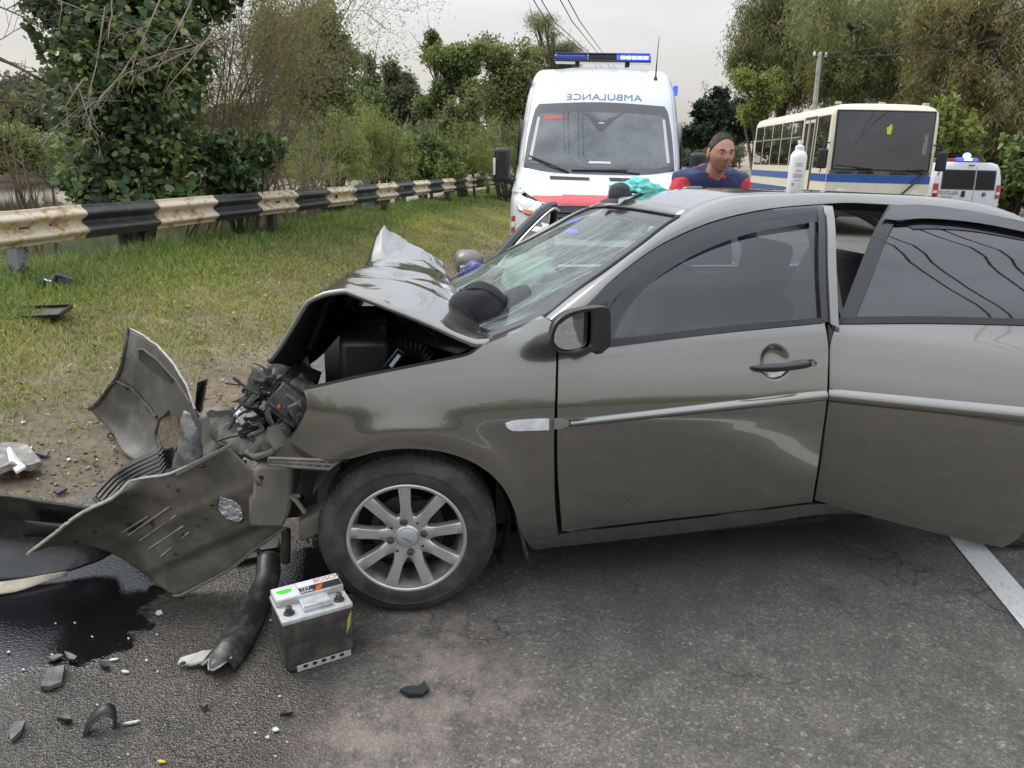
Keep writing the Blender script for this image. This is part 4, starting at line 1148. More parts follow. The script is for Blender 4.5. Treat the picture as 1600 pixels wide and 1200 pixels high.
# rubbing strip: a half-round body-coloured moulding with its blunt front end
def moulding(name, a0, a1, b0, b1, fn, frame, parent, solvef):
    n = 30
    A0, A1, B0, B1 = [solvef(*q) for q in (a0, a1, b0, b1)]
    P = []
    for i in range(n + 1):
        t = i / n
        lo = (lerp(A0[0], A1[0], t), lerp(A0[1], A1[1], t)); hi = (lerp(B0[0], B1[0], t), lerp(B0[1], B1[1], t))
        row = []
        for k in range(9):
            v = k / 8
            s, z = lerp(lo[0], hi[0], v), lerp(lo[1], hi[1], v)
            row.append(Vector((s, fn(s, z) - .001 - .016 * math.sin(math.pi * v) ** .55, z)))
        P.append(row)
    mb = MB(); mb.grid(P)
    for row in (P[0], P[-1]): mb.add(row, [tuple(range(len(row)))])
    return mb.build(name, M['paint'], parent, angle=60)
moulding("rubbing_strip", (890, 667), (1288, 626), (890, 655), (1290, 609), cw, CAR, door, S)
strip("strip_end", simple("worn_silver", (.30, .29, .265), .4, metal=.5), [(866, 671), (880, 669), (890, 664)], [(866, 655), (880, 655), (890, 659)], 8, dw=-.008, parent=door, solid=.01)
# side repeater on the fender
strip("side_repeater", M['clear_lens'], [(792, 668), (800, 673), (830, 673), (858, 672)], [(790, 663), (800, 659), (830, 656), (858, 655)], 14, dw=-.007, solid=.012)
# scuffed pale line scraped along the fender and door
# ---- A pillar + roof rail (near side) and the roof
seal_lo = [(868, 507), (911, 482), (950, 444), (985, 415), (1020, 390), (1050, 373), (1100, 351), (1150, 336), (1210, 325), (1280, 319), (1340, 317)]
rail_hi = [(852, 496, .125), (905, 453, .17), (950, 421, .21), (1002, 383, .25), (1037, 355, .28), (1062, 339, .30), (1093, 321, .33), (1140, 306, .36), (1207, 302, .385), (1320, 301, .39)]
LO = [Vector((s, cw(s, z) + .004, z)) for s, z in SS(seal_lo)] + [Vector((2.2, .30, 1.345)), Vector((2.5, .31, 1.28)), Vector((2.8, .26, 1.12)), Vector((3.0, .18, .98))]
def PW(px, py, w):
    s, z = CAR.plane(px, py, w); return Vector((s, w, z))
HI = [PW(*q) for q in rail_hi]
HI[-1].z = 1.398
HI += [Vector((2.2, .41, 1.385)), Vector((2.5, .42, 1.325)), Vector((2.85, .38, 1.15)), Vector((3.08, .30, 1.0))]
LOr, HIr = resample(LO, 60), resample(HI, 60)
P = []
for a, b in zip(LOr, HIr):
    a, b = Vector(a), Vector(b)
    row = []
    for k in range(7):
        v = k / 6
        p = a.lerp(b, v)
        p.z += .018 * math.sin(math.pi * v) * min(1, max(0, (p.x - .3) / .5)); p.y -= .012 * math.sin(math.pi * v)
        row.append(p)
    P.append(row)
mb = MB(); mb.grid(P)
mb.add([P[i][0] for i in range(61)] + [P[i][0] + Vector((0, .05, -.03)) for i in range(61)], [(i, i + 1, 62 + i, 61 + i) for i in range(60)])
mb.build("roof_rail", M['paint'], car, angle=60)
def mir(p): return Vector((p[0], CW - p[1], p[2] - .04))
mb = MB(); mb.grid([[mir(p) for p in row] for row in P], flip=True)
mb.build("roof_rail", M['paint'], car, angle=60)
# roof skin between the rails
top_s = np.linspace(HI[5].x, 2.5, 26)
hx = [v.x for v in HI]; hy = [v.y for v in HI]; hz = [v.z for v in HI]
Rf = []
for i, s in enumerate(top_s):
    t = i / 25
    w0, zz = float(np.interp(s, hx, hy)), float(np.interp(s, hx, hz))
    row = []
    for k in range(21):
        v = k / 20
        bul = math.sin(math.pi * v)
        row.append(Vector((s - .042 * bul * (1 - t) ** 3 + .10 * bul * t ** 4, lerp(w0, CW - w0, v), zz + .010 * bul ** .6 + (.012 * bul if t > .0 else 0) - .04 * v)))
    Rf.append(row)
mb = MB(); mb.grid(Rf); mb.build("roof", M['paint'], car, solid=-.004)
# roof lining, so the cabin is closed above
mb = MB(); mb.grid([[p - Vector((0, 0, .035)) for p in row] for row in Rf]); mb.build("roof_lining", simple("roof_cloth", (.28, .27, .25), .9), car)
# ---- windscreen: dark printed border with a crazed pane inside it
WB = [PW(768, 531, .14), PW(812, 517, .135), PW(850, 497, .14)]
wl_lo, wl_hi = Vector((.30, .15, .925)), HI[5] + Vector((0, .012, .004))
nU, nV = 24, 20
near_edge = resample([Vector((.30, .155, .925)), PW(852, 496, .14), PW(905, 453, .185), PW(950, 421, .222), PW(1002, 383, .262), PW(1037, 355, .292), PW(1062, 339, .312)], nV)
def ws(u, v, off=0):
    q = Vector(near_edge[0]) if v <= 0 else Vector(tuple(np.array([np.interp(v * nV, np.arange(nV + 1), near_edge[:, k]) for k in range(3)])))
    b = math.sin(math.pi * u)
    x = q.x - lerp(.20, .045, v) * b ** .85
    y = lerp(q.y, CW - q.y, u)
    z = q.z + lerp(.01, .018, v) * b - .042 * u
    p = Vector((x, y, z))
    return p + Vector((-.5, 0, .86)) * off
G = [[ws(i / nU, j / nV) for j in range(nV + 1)] for i in range(nU + 1)]
mb = MB()
bl = [0, 1, nV - 1, nV]
def cell(i, j): return i == 0 or i == nU - 1 or j <= 1 or j >= nV - 2
V = [p for row in G for p in row]; bord, pane = [], []
for i in range(nU):
    for j in range(nV):
        f = (i * (nV + 1) + j, (i + 1) * (nV + 1) + j, (i + 1) * (nV + 1) + j + 1, i * (nV + 1) + j + 1)
        (bord if (i == 0 or i == nU - 1 or j == 0 or j >= nV - 2) else pane).append(f)
m_ws, n, l, p_ = mat("crazed_windscreen")
n.remove(p_)
o_ = n["Material Output"]
tr = n.new("ShaderNodeBsdfTransparent"); tr.inputs[0].default_value = (.55, .70, .62, 1)
gl = n.new("ShaderNodeBsdfGlossy"); gl.inputs["Roughness"].default_value = .03
fr = N(n, "ShaderNodeFresnel", IOR=1.62)
tcn = n.new("ShaderNodeTexCoord")
mp = n.new("ShaderNodeMapping"); mp.inputs["Scale"].default_value = (1.0, .8, 1.0)
nz = N(n, "ShaderNodeTexNoise", Scale=3.0, Detail=3); l.new(tcn.outputs["Object"], nz.inputs["Vector"])
vm = n.new("ShaderNodeVectorMath"); vm.operation = 'MULTIPLY_ADD'; vm.inputs[1].default_value = (.25, .25, .25)
l.new(nz.outputs["Color"], vm.inputs[0]); l.new(tcn.outputs["Object"], vm.inputs[2])
vo = N(n, "ShaderNodeTexVoronoi", Scale=7.0, feature='DISTANCE_TO_EDGE'); l.new(vm.outputs[0], vo.inputs["Vector"])
vo2 = N(n, "ShaderNodeTexVoronoi", Scale=42.0, feature='DISTANCE_TO_EDGE'); l.new(vm.outputs[0], vo2.inputs["Vector"])
r1 = ramp_node(n, [(0.0, .42), (.008, .0)]); l.new(vo.outputs["Distance"], r1.inputs[0])
r2 = ramp_node(n, [(0.0, .5), (.06, .0)]); l.new(vo2.outputs["Distance"], r2.inputs[0])
nzb = N(n, "ShaderNodeTexNoise", Scale=2.6, Detail=5, Roughness=.65); l.new(tcn.outputs["Object"], nzb.inputs["Vector"])
r3 = ramp_node(n, [(.54, .0), (.70, 1.0)]); l.new(nzb.outputs[0], r3.inputs[0])
ml = n.new("ShaderNodeMath"); ml.operation = 'MULTIPLY'; l.new(r2.outputs[0], ml.inputs[0]); l.new(r3.outputs[0], ml.inputs[1])
# long scratchy dust streaks
mp2 = n.new("ShaderNodeMapping"); mp2.inputs["Scale"].default_value = (3.0, 26.0, 3.0); mp2.inputs["Rotation"].default_value = (0, 0, R(20))
l.new(tcn.outputs["Object"], mp2.inputs[0])
nz3 = N(n, "ShaderNodeTexNoise", Scale=2.0, Detail=6, Roughness=.7); l.new(mp2.outputs[0], nz3.inputs["Vector"])
r4 = ramp_node(n, [(.44, .06), (.75, .46)]); l.new(nz3.outputs[0], r4.inputs[0])
a1 = n.new("ShaderNodeMath"); a1.operation = 'MAXIMUM'; l.new(r1.outputs[0], a1.inputs[0]); l.new(ml.outputs[0], a1.inputs[1])
a2 = n.new("ShaderNodeMath"); a2.operation = 'MAXIMUM'; l.new(a1.outputs[0], a2.inputs[0]); l.new(r4.outputs[0], a2.inputs[1])
df = n.new("ShaderNodeBsdfDiffuse"); df.inputs[0].default_value = (.48, .58, .52, 1)
mx = n.new("ShaderNodeMixShader"); l.new(fr.outputs[0], mx.inputs[0]); l.new(tr.outputs[0], mx.inputs[1]); l.new(gl.outputs[0], mx.inputs[2])
mx2 = n.new("ShaderNodeMixShader"); l.new(a2.outputs[0], mx2.inputs[0]); l.new(mx.outputs[0], mx2.inputs[1]); l.new(df.outputs[0], mx2.inputs[2])
l.new(mx2.outputs[0], o_.inputs[0])
wsp = mesh("windscreen", V, pane, m_ws, car, merge=True)
mesh("windscreen_border", V, bord, M['gloss_black'], wsp, merge=True)
# black trim cord round the screen
mb = MB(); mb.tube([ws(0, v, .004) for v in np.linspace(0, 1, 16)], .007, 6); mb.build("windscreen_trim", M['black'], wsp)
mb = MB(); mb.tube([ws(1, v, .004) for v in np.linspace(0, 1, 16)], .009, 6); mb.build("windscreen_trim", M['black'], wsp)
mb = MB(); mb.tube([ws(u, 1, .004) for u in np.linspace(0, 1, 16)], .005, 6); mb.build("windscreen_trim", M['black'], wsp)
# cowl below the screen
cow = [[ws(u, 0) + Vector((-.01 - .11 * t, 0, .002 - .05 * t)) for t in (0, .3, .7, 1)] for u in np.linspace(0, 1, 14)]
mb = MB(); mb.grid(cow); mb.build("cowl", M['black'], car, solid=-.01)
# ---- door mirror
MW, MT = -.12, math.tan(R(22))
def MP(px, py, d=0.0, tilt=MT):            # point on the slanted face of the mirror, d metres behind it
    q = PW(px, py, MW); x = q.x - MC.x
    return PW(px, py, MW + x * tilt) + Vector((0, d, 0))
MC = PW(906, 516, MW)
m_out = resample([(859, 537), (861, 520), (868, 503), (883, 491), (903, 484), (928, 480), (946, 479), (953, 484), (955, 510), (955, 535), (951, 545), (930, 549), (905, 553), (885, 553), (868, 548), (859, 537)], 48)[:-1]
m_gl = resample([(867, 534), (869, 521), (876, 508), (889, 498), (906, 491), (921, 488), (925, 492), (925, 520), (923, 540), (908, 546), (888, 548), (874, 544), (867, 534)], 48)[:-1]
co = m_out.mean(0); cg = m_gl.mean(0)
rings = []
for sc_, d in ((.30, .105), (.62, .098), (.84, .075), (.95, .045), (1.0, .012), (.995, .002), (.975, -.003)):
    rings.append([MP(*(co + (p - co) * sc_), d) for p in m_out])
rings.append([MP(*(cg + (p - cg) * 1.06), -.002) for p in m_gl])
rings.append([MP(*(cg + (p - cg) * 1.0), .012) for p in m_gl])
mb = MB(); nr_ = len(m_out)
V = [p for r in rings for p in r]
mb.add(V, [(i * nr_ + k, i * nr_ + (k + 1) % nr_, (i + 1) * nr_ + (k + 1) % nr_, (i + 1) * nr_ + k) for i in range(len(rings) - 1) for k in range(nr_)] + [tuple(range(nr_))])
mir_o = mb.build("side_mirror", M['black'], car, angle=50)
t2 = math.tan(R(34))
mesh("mirror_glass", [MP(*p, .012, t2) + Vector((0, .0, 0)) for p in m_gl], [tuple(range(nr_))], M['mirror'], mir_o, smooth=False)
mb = MB(); mb.tube([MC + Vector((.07, .03, -.055)), MC + Vector((.09, .10, -.06)), MC + Vector((.10, .20, -.055))], [.030, .032, .04], 10)
mb.build("mirror_arm", M['black'], mir_o)
# far mirror, body coloured, seen over the bonnet
mb = MB()
fc = Vector((.47, 1.80, .95))
mb.box(fc, (.15, .20, .13)); fm = mb.build("side_mirror", simple("dull_mirror_paint", (.17, .165, .15), .45, metal=.5, col2=(.24, .22, .19), scale=10), car, bevel=.05, seg=4)
mb = MB(); mb.tube([fc + Vector((.06, -.05, -.05)), fc + Vector((.12, -.2, -.03))], .03, 8); mb.build("mirror_arm", M['black'], fm)

# ---- wheels
def make_wheel(sname, s, w, z=.289, steer=0.0, spin=0.0):
    """Axis local -y points to the outside."""
    rt = bpy.data.objects.new(sname, None); COL.objects.link(rt); rt.parent = car
    rt.location = (s, w, z); rt.rotation_euler = (0, 0, steer)
    X = Matrix.Rotation(R(90), 4, 'X')         # lathe axis z -> -y
    def Y(h): return h
    mb = MB()
    # outer face at h = +0 (towards viewer), tyre extends inwards (negative h)
    prof = [(.190, -.004), (.197, .004), (.205, .008), (.222, .0075), (.24, .009), (.2415, .0105), (.2435, .009), (.258, .006), (.275, -.006), (.286, -.022), (.2905, -.034), (.294, -.05), (.2955, -.09), (.2955, -.11), (.294, -.145), (.2905, -.16), (.284, -.175), (.26, -.19), (.22, -.192), (.19, -.185)]
    mb.lathe(prof, 96, X)
    # tread: shoulder blocks and circumferential ribs as real relief
    nb = 72
    for k in range(nb):
        a = 2 * math.pi * k / nb + .01
        for (h0, h1, r0, r1) in ((-.020, -.048, .2865, .2955), (-.148, -.172, .2955, .2865)):
            aw = 2 * math.pi / nb * .36
            q = []
            for (hh, rr) in ((h0, r0 - .003), (h1, r1 - .002)):
                for da in (-aw, aw):
                    q.append(Vector((rr * math.cos(a + da), rr * math.sin(a + da), hh)))
                    q.append(Vector(((rr + .0045) * math.cos(a + da), (rr + .0045) * math.sin(a + da), hh)))
            mb.add([X @ v for v in q], [(0, 1, 3, 2), (4, 6, 7, 5), (1, 5, 7, 3), (0, 4, 5, 1), (2, 3, 7, 6)])
    for h in (-.066, -.098, -.130):
        mb.lathe([(.2945, h + .011), (.2985, h + .010), (.2985, h - .010), (.2945, h - .011)], 72, X)
    ty = mb.build("tyre", M['rubber'], rt, merge=False, angle=40)
    # rim barrel
    mb = MB()
    mb.lathe([(.1955, -.012), (.198, .002), (.194, .006), (.186, .003), (.183, -.006), (.176, -.03), (.170, -.07), (.170, -.12)], 64, X)
    rim = mb.build("rim", M['alloy_dirty'], rt, angle=45)
    mb = MB(); mb.lathe([(.1995, -.006), (.1985, .004), (.195, .0075), (.187, .0065), (.1845, .003), (.1835, -.012)], 72, X); mb.build("rim_lip", M['alloy'], rt, angle=60)
    # nine spokes flowing into a dished hub
    mb = MB()
    ns = 9
    def spoke(a0):
        P = []
        for i in range(11):
            t = i / 10
            r = lerp(.045, .1865, t)
            half = lerp(.0172, .0205, max(0, (t - .4) / .6) ** 1.3)
            if t < .4: half = lerp(.031, .0172, (t / .4) ** .6)
            h = -.014 + .014 * math.sin(t * 1.5) + .004 * t
            row = []
            for (u, dz) in ((-1, -.03), (-1.0, -.0025), (-.88, .0), (0, .0004), (.88, .0), (1.0, -.0025), (1, -.03)):
                x, y = r, u * half
                row.append(X @ Vector((x * math.cos(a0) - y * math.sin(a0), x * math.sin(a0) + y * math.cos(a0), h + dz)))
            P.append(row)
        mb.grid(P)
    for k in range(ns): spoke(spin + 2 * math.pi * k / ns)
    mb.lathe([(.078, -.040), (.0775, -.015), (.072, -.011), (.052, -.0125), (.040, -.015), (.036, -.011), (.034, -.0105), (.001, -.0105)], 48, X)
    mb.build("spokes", M['alloy'], rt, angle=45, merge=False)
    mb = MB(); mb.lathe([(.0335, -.012), (.033, -.0035), (.029, -.0008), (.001, .0004)], 32, X)
    cap = mb.build("centre_cap", simple("cap_silver", (.5, .5, .49), .4, metal=.5), rt)
    for k in range(4):
        a = spin + math.pi / 2 * k + .16
        mb = MB()
        c = Vector((.057 * math.cos(a), .057 * math.sin(a), 0))
        mb.lathe([(.0135, -.018), (.0135, -.0105), (.0115, -.0098)], 18, X @ Matrix.Translation(c))
        mb.lathe([(.0095, -.012), (.0095, -.0035), (.006, -.001), (.0005, -.0008)], 6, X @ Matrix.Translation(c))
        mb.build("lug_nut", M['dark_steel'], rt, angle=30)
    # four small dark holes drilled between the nuts
    for k in range(4):
        a = spin + math.pi / 2 * (k + .5) + .16
        mb = MB(); c = Vector((.061 * math.cos(a), .061 * math.sin(a), 0))
        mb.lathe([(.0042, -.0098), (.0005, -.0097)], 10, X @ Matrix.Translation(c)); mb.build("bolt_hole", M['dark_hole'], rt)
    # brake disc and caliper behind
    mb = MB(); mb.lathe([(.05, -.07), (.125, -.07), (.125, -.082), (.05, -.082)], 40, X); mb.build("brake_disc", M['dark_steel'], rt)
    mb = MB(); mb.box(X @ Vector((.05, .09, -.075)), (.11, .06, .05)); mb.build("brake_caliper", M['dull_black'], rt, bevel=.008)
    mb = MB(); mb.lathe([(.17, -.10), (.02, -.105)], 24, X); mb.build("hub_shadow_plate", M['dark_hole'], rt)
    return rt
wf = make_wheel("wheel", -.005, .008, steer=R(-7), spin=R(92))
wr = make_wheel("wheel", 2.55, .02, spin=R(20))
def far_wheel(s):
    c = bpy.data.objects.new("wheel", None); COL.objects.link(c); c.parent = car; c.location = (s, CW - .01, .289); c.rotation_euler = (0, 0, R(180))
    for ch in list(wr.children):
        if ch.name.split(".")[0] in ("tyre", "rim", "spokes"):
            q = ch.copy(); COL.objects.link(q); q.parent = c
far_wheel(-.02); far_wheel(2.55)
# the little wordless emblem strokes on the cap
mb = MB()
for k in range(5):
    mb.box(Vector((-.012 + k * .006, -.0015, .003 - k * .0035)), (.0042, .0012, .0022), (0, R(-32), 0))
o = mb.build("cap_emblem", M['black_print'], wf, smooth=False)

# ---- wheel housing, mud flap
mb = MB()
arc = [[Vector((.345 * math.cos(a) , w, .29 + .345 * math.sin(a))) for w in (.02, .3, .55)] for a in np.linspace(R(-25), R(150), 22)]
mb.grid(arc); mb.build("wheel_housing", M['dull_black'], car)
mb = MB()
ms, mz = S(806, 802)
fl = [[Vector((ms + dx + .02 * t, cw(ms, .3) + w + .01 * t, lerp(mz + .0, .135, t))) for w in (-.005, .16)] for t, dx in ((0, .0), (.35, .012), (.7, .026), (1, .034))]
mb.grid(fl); mb.build("mud_flap", M['rubber'], car, solid=.008)

# ---- rear door, swung out on its front hinges
HS, HW, TH = 1.545, .03, R(41)
DOOR = Frame(CAR.pt(HS, HW, 0), CAR.ang - TH)
def dw_(s, z): return cw(1.6, z) - HW            # door frame coordinates start at the hinge
def DS(px, py, dw=0): return solve(DOOR, lambda s, z: dw_(s, z) + dw, px, py)
def DSS(pts, dw=0): return [DS(x, y, dw) for x, y in pts]
r_bot = DSS([(1273, 781), (1340, 801), (1420, 822), (1500, 842), (1566, 856)])
rz = r_bot[-1]
belt_r = DS(1598, 507)
end_s = rz[0] + .42
r_right = [rz, (rz[0] + .035, rz[1] + .05), (rz[0] + .06, rz[1] + .16), (rz[0] + .12, .52), (rz[0] + .22, .66), (end_s - .06, .82), (end_s, belt_r[1] + .03)]
r_top = DSS([(1306, 506), (1400, 505), (1500, 506), (1598, 507)]) + [(end_s, belt_r[1] + .03)]
r_left = DSS([(1273, 781), (1283, 720), (1293, 640), (1296, 600), (1297, 545), (1306, 506)])
rdoor = bpy.data.objects.new("rear_door", None)
rdoor = panel("rear_door", M['paint'], r_bot, r_right, r_top, r_left, 50, 30, fn=dw_, lip=.05)
rdoor.location = (HS, HW, 0); rdoor.rotation_euler = (0, 0, -TH)
panel("door_card", M['seat'], [(r_bot[0][0] + .03, .3), (rz[0], .3)], [(rz[0], .3), (end_s - .05, .95)], [(.06, .95), (end_s - .05, .95)], [(r_bot[0][0] + .03, .3), (.06, .95)], 6, 6, fn=dw_, dw=.08, lip=0, parent=rdoor)
moulding("rubbing_strip", (1296, 628), (1640, 664), (1296, 607), (1640, 640), dw_, DOOR, rdoor, DS)
# frame and glass
fr_out = [(1310, 503), (1340, 424), (1366, 360), (1388, 321), (1440, 320), (1520, 330), (1600, 347), (1700, 372)]
fr_in = [(1334, 502), (1362, 432), (1384, 375), (1399, 345), (1445, 344), (1520, 350), (1600, 364), (1690, 386)]
strip("window_frame", M['smoke_frame'] if 'smoke_frame' in M else M['gloss_black'], fr_out[:4], fr_in[:4], 16, dw=-.004, parent=rdoor, fn=dw_, frame=DOOR, solid=.03)
strip("window_frame", M['gloss_black'], fr_out[3:], fr_in[3:], 24, dw=-.004, parent=rdoor, fn=dw_, frame=DOOR, solid=.03)
strip("rain_deflector", simple("smoked_grey_acrylic", (.075, .075, .085), .22, coat=.5), [(1378, 345), (1392, 324), (1440, 322), (1520, 331), (1600, 348), (1700, 373)], [(1384, 342), (1402, 344), (1445, 341), (1520, 347), (1600, 362), (1690, 384)], 24, dw=-.022, parent=rdoor, fn=dw_, frame=DOOR)
g_top = DSS([(1398, 346), (1445, 345), (1520, 351), (1600, 365), (1690, 387)])
g_left = DSS([(1331, 503), (1362, 430), (1384, 373), (1398, 346)])
g_bot = DSS([(1331, 503), (1450, 503), (1598, 505)]) + [(end_s - .03, belt_r[1] + .03)]
panel("window", M['glass_dark'], g_bot, [g_bot[-1], (g_top[-1][0] + .0, g_top[-1][1])], g_top, g_left, 20, 12, fn=dw_, dw=.010, lip=0, parent=rdoor)
strip("window_visor", M['gloss_black'], [(1405, 346), (1445, 344), (1520, 350), (1600, 364)], [(1428, 358), (1455, 357), (1520, 361), (1600, 375)], 14, dw=.005, parent=rdoor, fn=dw_, frame=DOOR)
strip("belt_seal", M['black'], [(1310, 506), (1450, 505), (1598, 508), (1680, 512)], [(1312, 496), (1450, 495), (1598, 499), (1680, 503)], 16, dw=-.007, parent=rdoor, fn=dw_, frame=DOOR, solid=.012)

# ---- B pillar, inner shell, rear quarter and boot
mb = MB(); mb.grid([[Vector((1.50 + dx, _wp(z) + .07, z)) for dx in (0, .04, .07)] for z in (.2, .4, .7, .95, 1.1, 1.25, 1.37)]); mb.build("door_pillar", M['gloss_black'], car, solid=.03)
mb = MB()
mb.box((1.0, CW / 2, .20), (2.3, CW - .2, .06))
mb.build("floor_pan", M['dull_black'], car)
mb = MB()
mb.grid([[Vector((s, CW - cw(s, z) - .002, z)) for z in (.2, .3, .5, .7, .85, .95)] for s in np.linspace(.40, 3.2, 24)]); mb.build("far_side_panel", M['paint'], car, solid=.03)
mb = MB()
mb.grid([[Vector((1.48 + dx, CW - _wp(z) - .02, z)) for dx in (0, .1)] for z in (.9, 1.1, 1.25, 1.37)]); mb.build("far_pillar", M['gloss_black'], car, solid=.03)
q_bot = [(2.12, .20), (2.2, .32), (2.25, .45), (2.36, .58), (2.55, .635), (2.74, .58), (2.86, .45), (2.9, .33), (3.0, .28), (3.4, .3)]
panel("rear_quarter", M['paint'], q_bot, [(3.4, .3), (3.42, .6), (3.38, .92)], [(2.10, .955), (2.5, .97), (2.9, .965), (3.38, .92)], [(2.12, .20), (2.10, .955)], 40, 14, lip=.04)
mb = MB()
mb.grid([[Vector((s, lerp(.08, CW - .08, v), z + .02 * math.sin(math.pi * v))) for v in np.linspace(0, 1, 12)] for s, z in ((2.98, 1.0), (3.2, .985), (3.36, .95), (3.42, .85), (3.43, .6), (3.38, .32))]); mb.build("boot_lid", M['paint'], car, solid=-.02)
mb = MB()
mb.grid([[Vector((lerp(2.52, 3.0, t) + .04 * math.sin(math.pi * v), lerp(lerp(.42, .3, t), CW - lerp(.42, .3, t), v), lerp(1.335, 1.0, t) + .02 * math.sin(math.pi * v))) for v in np.linspace(0, 1, 10)] for t in np.linspace(0, 1, 6)]); mb.build("rear_window", M['glass_dark'], car)
mb = MB()
for w in (.22, CW - .22): mb.box((3.41, w, .78), (.05, .26, .16))
mb.build("tail_light", M['red_lens'], car, bevel=.02)

# ---- far front door, standing open beyond the windscreen
mb = MB()
hp = Vector((.48, CW - .02, 0))
ax, ay = math.cos(R(51)), math.sin(R(51))
def fdp(a, z, off=0): return hp + Vector((ax * a - ay * off, ay * a + ax * off, z))
mb.grid([[fdp(a, z, .02 * math.sin(math.pi * (z - .25) / .7)) for z in (.22, .5, .72, .90)] for a in np.linspace(0, .98, 8)])
FD = mb.build("far_door", M['paint'], car, solid=.03)
fpath = [fdp(.04, .88), fdp(.20, .985, -.03), fdp(.40, 1.105, -.06), fdp(.58, 1.20, -.09), fdp(.70, 1.238, -.10), fdp(.77, 1.225, -.10), fdp(.84, 1.10, -.06), fdp(.95, .90, 0)]
mb = MB(); mb.tube(resample(fpath, 30), .026, 8)
mb.build("door_frame", M['gloss_black'], FD)
mb = MB(); mb.tube(resample([p + Vector((.02, -.03, -.015)) for p in fpath[:6]], 20), .008, 6); mb.build("door_seal", M['chrome'], FD)
mesh("window", fpath, [tuple(range(8))], M['glass_side'], FD, smooth=False)

# ---- bonnet: folded into a tent, front edge bent down, far corner curled up
ctrl = [  # rows rear -> front, columns near -> far : (s, w, z)
    [(.275, .065, .940), (.315, .40, .925), (.325, .80, .915), (.325, 1.15, .885), (.335, 1.50, .885)],
    [(.225, .060, .935), (.25, .40, .970), (.255, .82, .990), (.27, 1.18, .985), (.300, 1.53, .985)],
    [(.11, .080, .985), (.14, .42, 1.020), (.16, .85, 1.040), (.17, 1.22, 1.045), (.20, 1.54, 1.060)],
    [(-.01, .115, 1.034), (-.01, .45, 1.060), (.02, .85, 1.070), (.05, 1.22, 1.055), (.11, 1.55, 1.105)],
    [(-.10, .16, 1.064), (-.10, .47, 1.072), (-.07, .82, 1.072), (-.02, 1.20, 1.045), (.03, 1.54, 1.155)],
    [(-.172, .20, 1.086), (-.17, .48, 1.078), (-.14, .80, 1.062), (-.07, 1.20, 1.030), (-.03, 1.50, 1.13)],
    [(-.24, .21, 1.076), (-.22, .50, 1.060), (-.185, .80, 1.035), (-.10, 1.20, 1.000), (-.05, 1.50, 1.08)],
    [(-.298, .22, 1.050), (-.26, .50, 1.030), (-.21, .82, .995), (-.12, 1.20, .960), (-.06, 1.50, 1.00)],
    [(-.345, .23, .975), (-.30, .50, .93), (-.25, .82, .89), (-.16, 1.18, .87), (-.08, 1.48, .92)],
    [(-.390, .24, .905), (-.34, .50, .84), (-.29, .82, .79), (-.20, 1.17, .79), (-.10, 1.46, .85)],
    [(-.435, .25, .845), (-.37, .50, .76), (-.32, .80, .70), (-.23, 1.15, .72), (-.12, 1.45, .80)],
]
CG = np.array(ctrl)
def crease(P, n_, amount=.55):         # between a smooth curve and a sharp-kneed one
    return amount * resample(P, n_, False) + (1 - amount) * resample(P, n_)
rows_u = np.stack([crease(CG[:, j], 60, .7) for j in range(5)], 1)
full = np.stack([crease(rows_u[i], 44, .6) for i in range(61)], 0)
HG = []
for i in range(61):
    row = []
    for j in range(45):
        p = Vector(full[i, j])
        nz_ = (abs(noise.noise(p * 4.2 + Vector((2, 5, 1)))) - .25) * .022 + noise.noise(p * 15) * .0018
        edge = min(1, j / 3)
        cr_ = -.020 * math.exp(-((j / 44 - .80) / .035) ** 2) * max(0, 1 - i / 34)         # pressed groove on the far side
        cr_ += -.008 * math.exp(-((j / 44 - .30 - .10 * i / 60) / .03) ** 2) * (i < 44)
        cr_ += .022 * math.exp(-((i / 60 - .42 - .12 * (j / 44)) / .03) ** 2) * max(0, (j / 44 - .72) / .28)
        p.z += (nz_ * edge + cr_) ; p.x += nz_ * .5 * edge
        row.append(p)
    HG.append(row)
mb = MB(); mb.grid(HG)
hood = mb.build("bonnet", [M['paint'], M['dull_black']], car, solid=-.016, solid_mat=1, angle=45)
# stiffener ribs on the black underside of the folded front
mb = MB()
for j in (10, 22, 33):
    mb.tube([HG[i][j] + Vector((.02, 0, -.03)) for i in range(6, 58, 4)], .014, 6)
mb.build("bonnet_rib", M['dull_black'], hood)

# ---- engine bay and mangled front
mb = MB(); mb.box((.33, CW / 2, .58), (.04, CW - .2, .62)); mb.build("bulkhead", M['dull_black'], car)
mb = MB(); mb.box((-.05, CW / 2, .30), (.8, CW - .5, .05)); mb.build("undertray", M['dull_black'], car)
mb = MB(); mb.grid([[Vector((s, CW - .2, z)) for z in (.3, .68)] for s in (-.30, .38)]); mb.build("inner_wing", M['dull_black'], car, solid=.02)
mb = MB(); mb.box((.02, .95, .62), (.42, .62, .36)); mb.box((.0, .9, .83), (.36, .4, .06)); mb.tube([(-.18, .65, .78), (-.12, .9, .86), (.15, 1.0, .84)], .035, 10)
mb.build("engine_block", M['dull_black'], car, bevel=.015)
p1, p2 = PW(532, 585, .30), PW(584, 575, .30)
mb = MB(); mb.box((p1.x + .085, .42, .80), (.17, .26, .19)); ab = mb.build("air_box", M['black'], car, bevel=.02)
mb = MB()
c0 = PW(640, 560, .33)
pts = [PW(598, 560, .42), PW(612, 548, .42), PW(632, 542, .42), PW(655, 545, .42), PW(672, 558, .42)]
pp = resample(pts, 26)
mb.tube([Vector(p) for p in pp], [.045 if i % 2 else .038 for i in range(27)], 12)
mb.build("intake_hose", M['black'], car, angle=20)
mb = MB()
for k in range(4):
    mb.tube([PW(655 + 8 * k, 505 + 2 * k, .35), PW(690 + 4 * k, 530 + 4 * k, .33), PW(718, 548 - 3 * k, .28)], .008, 6)
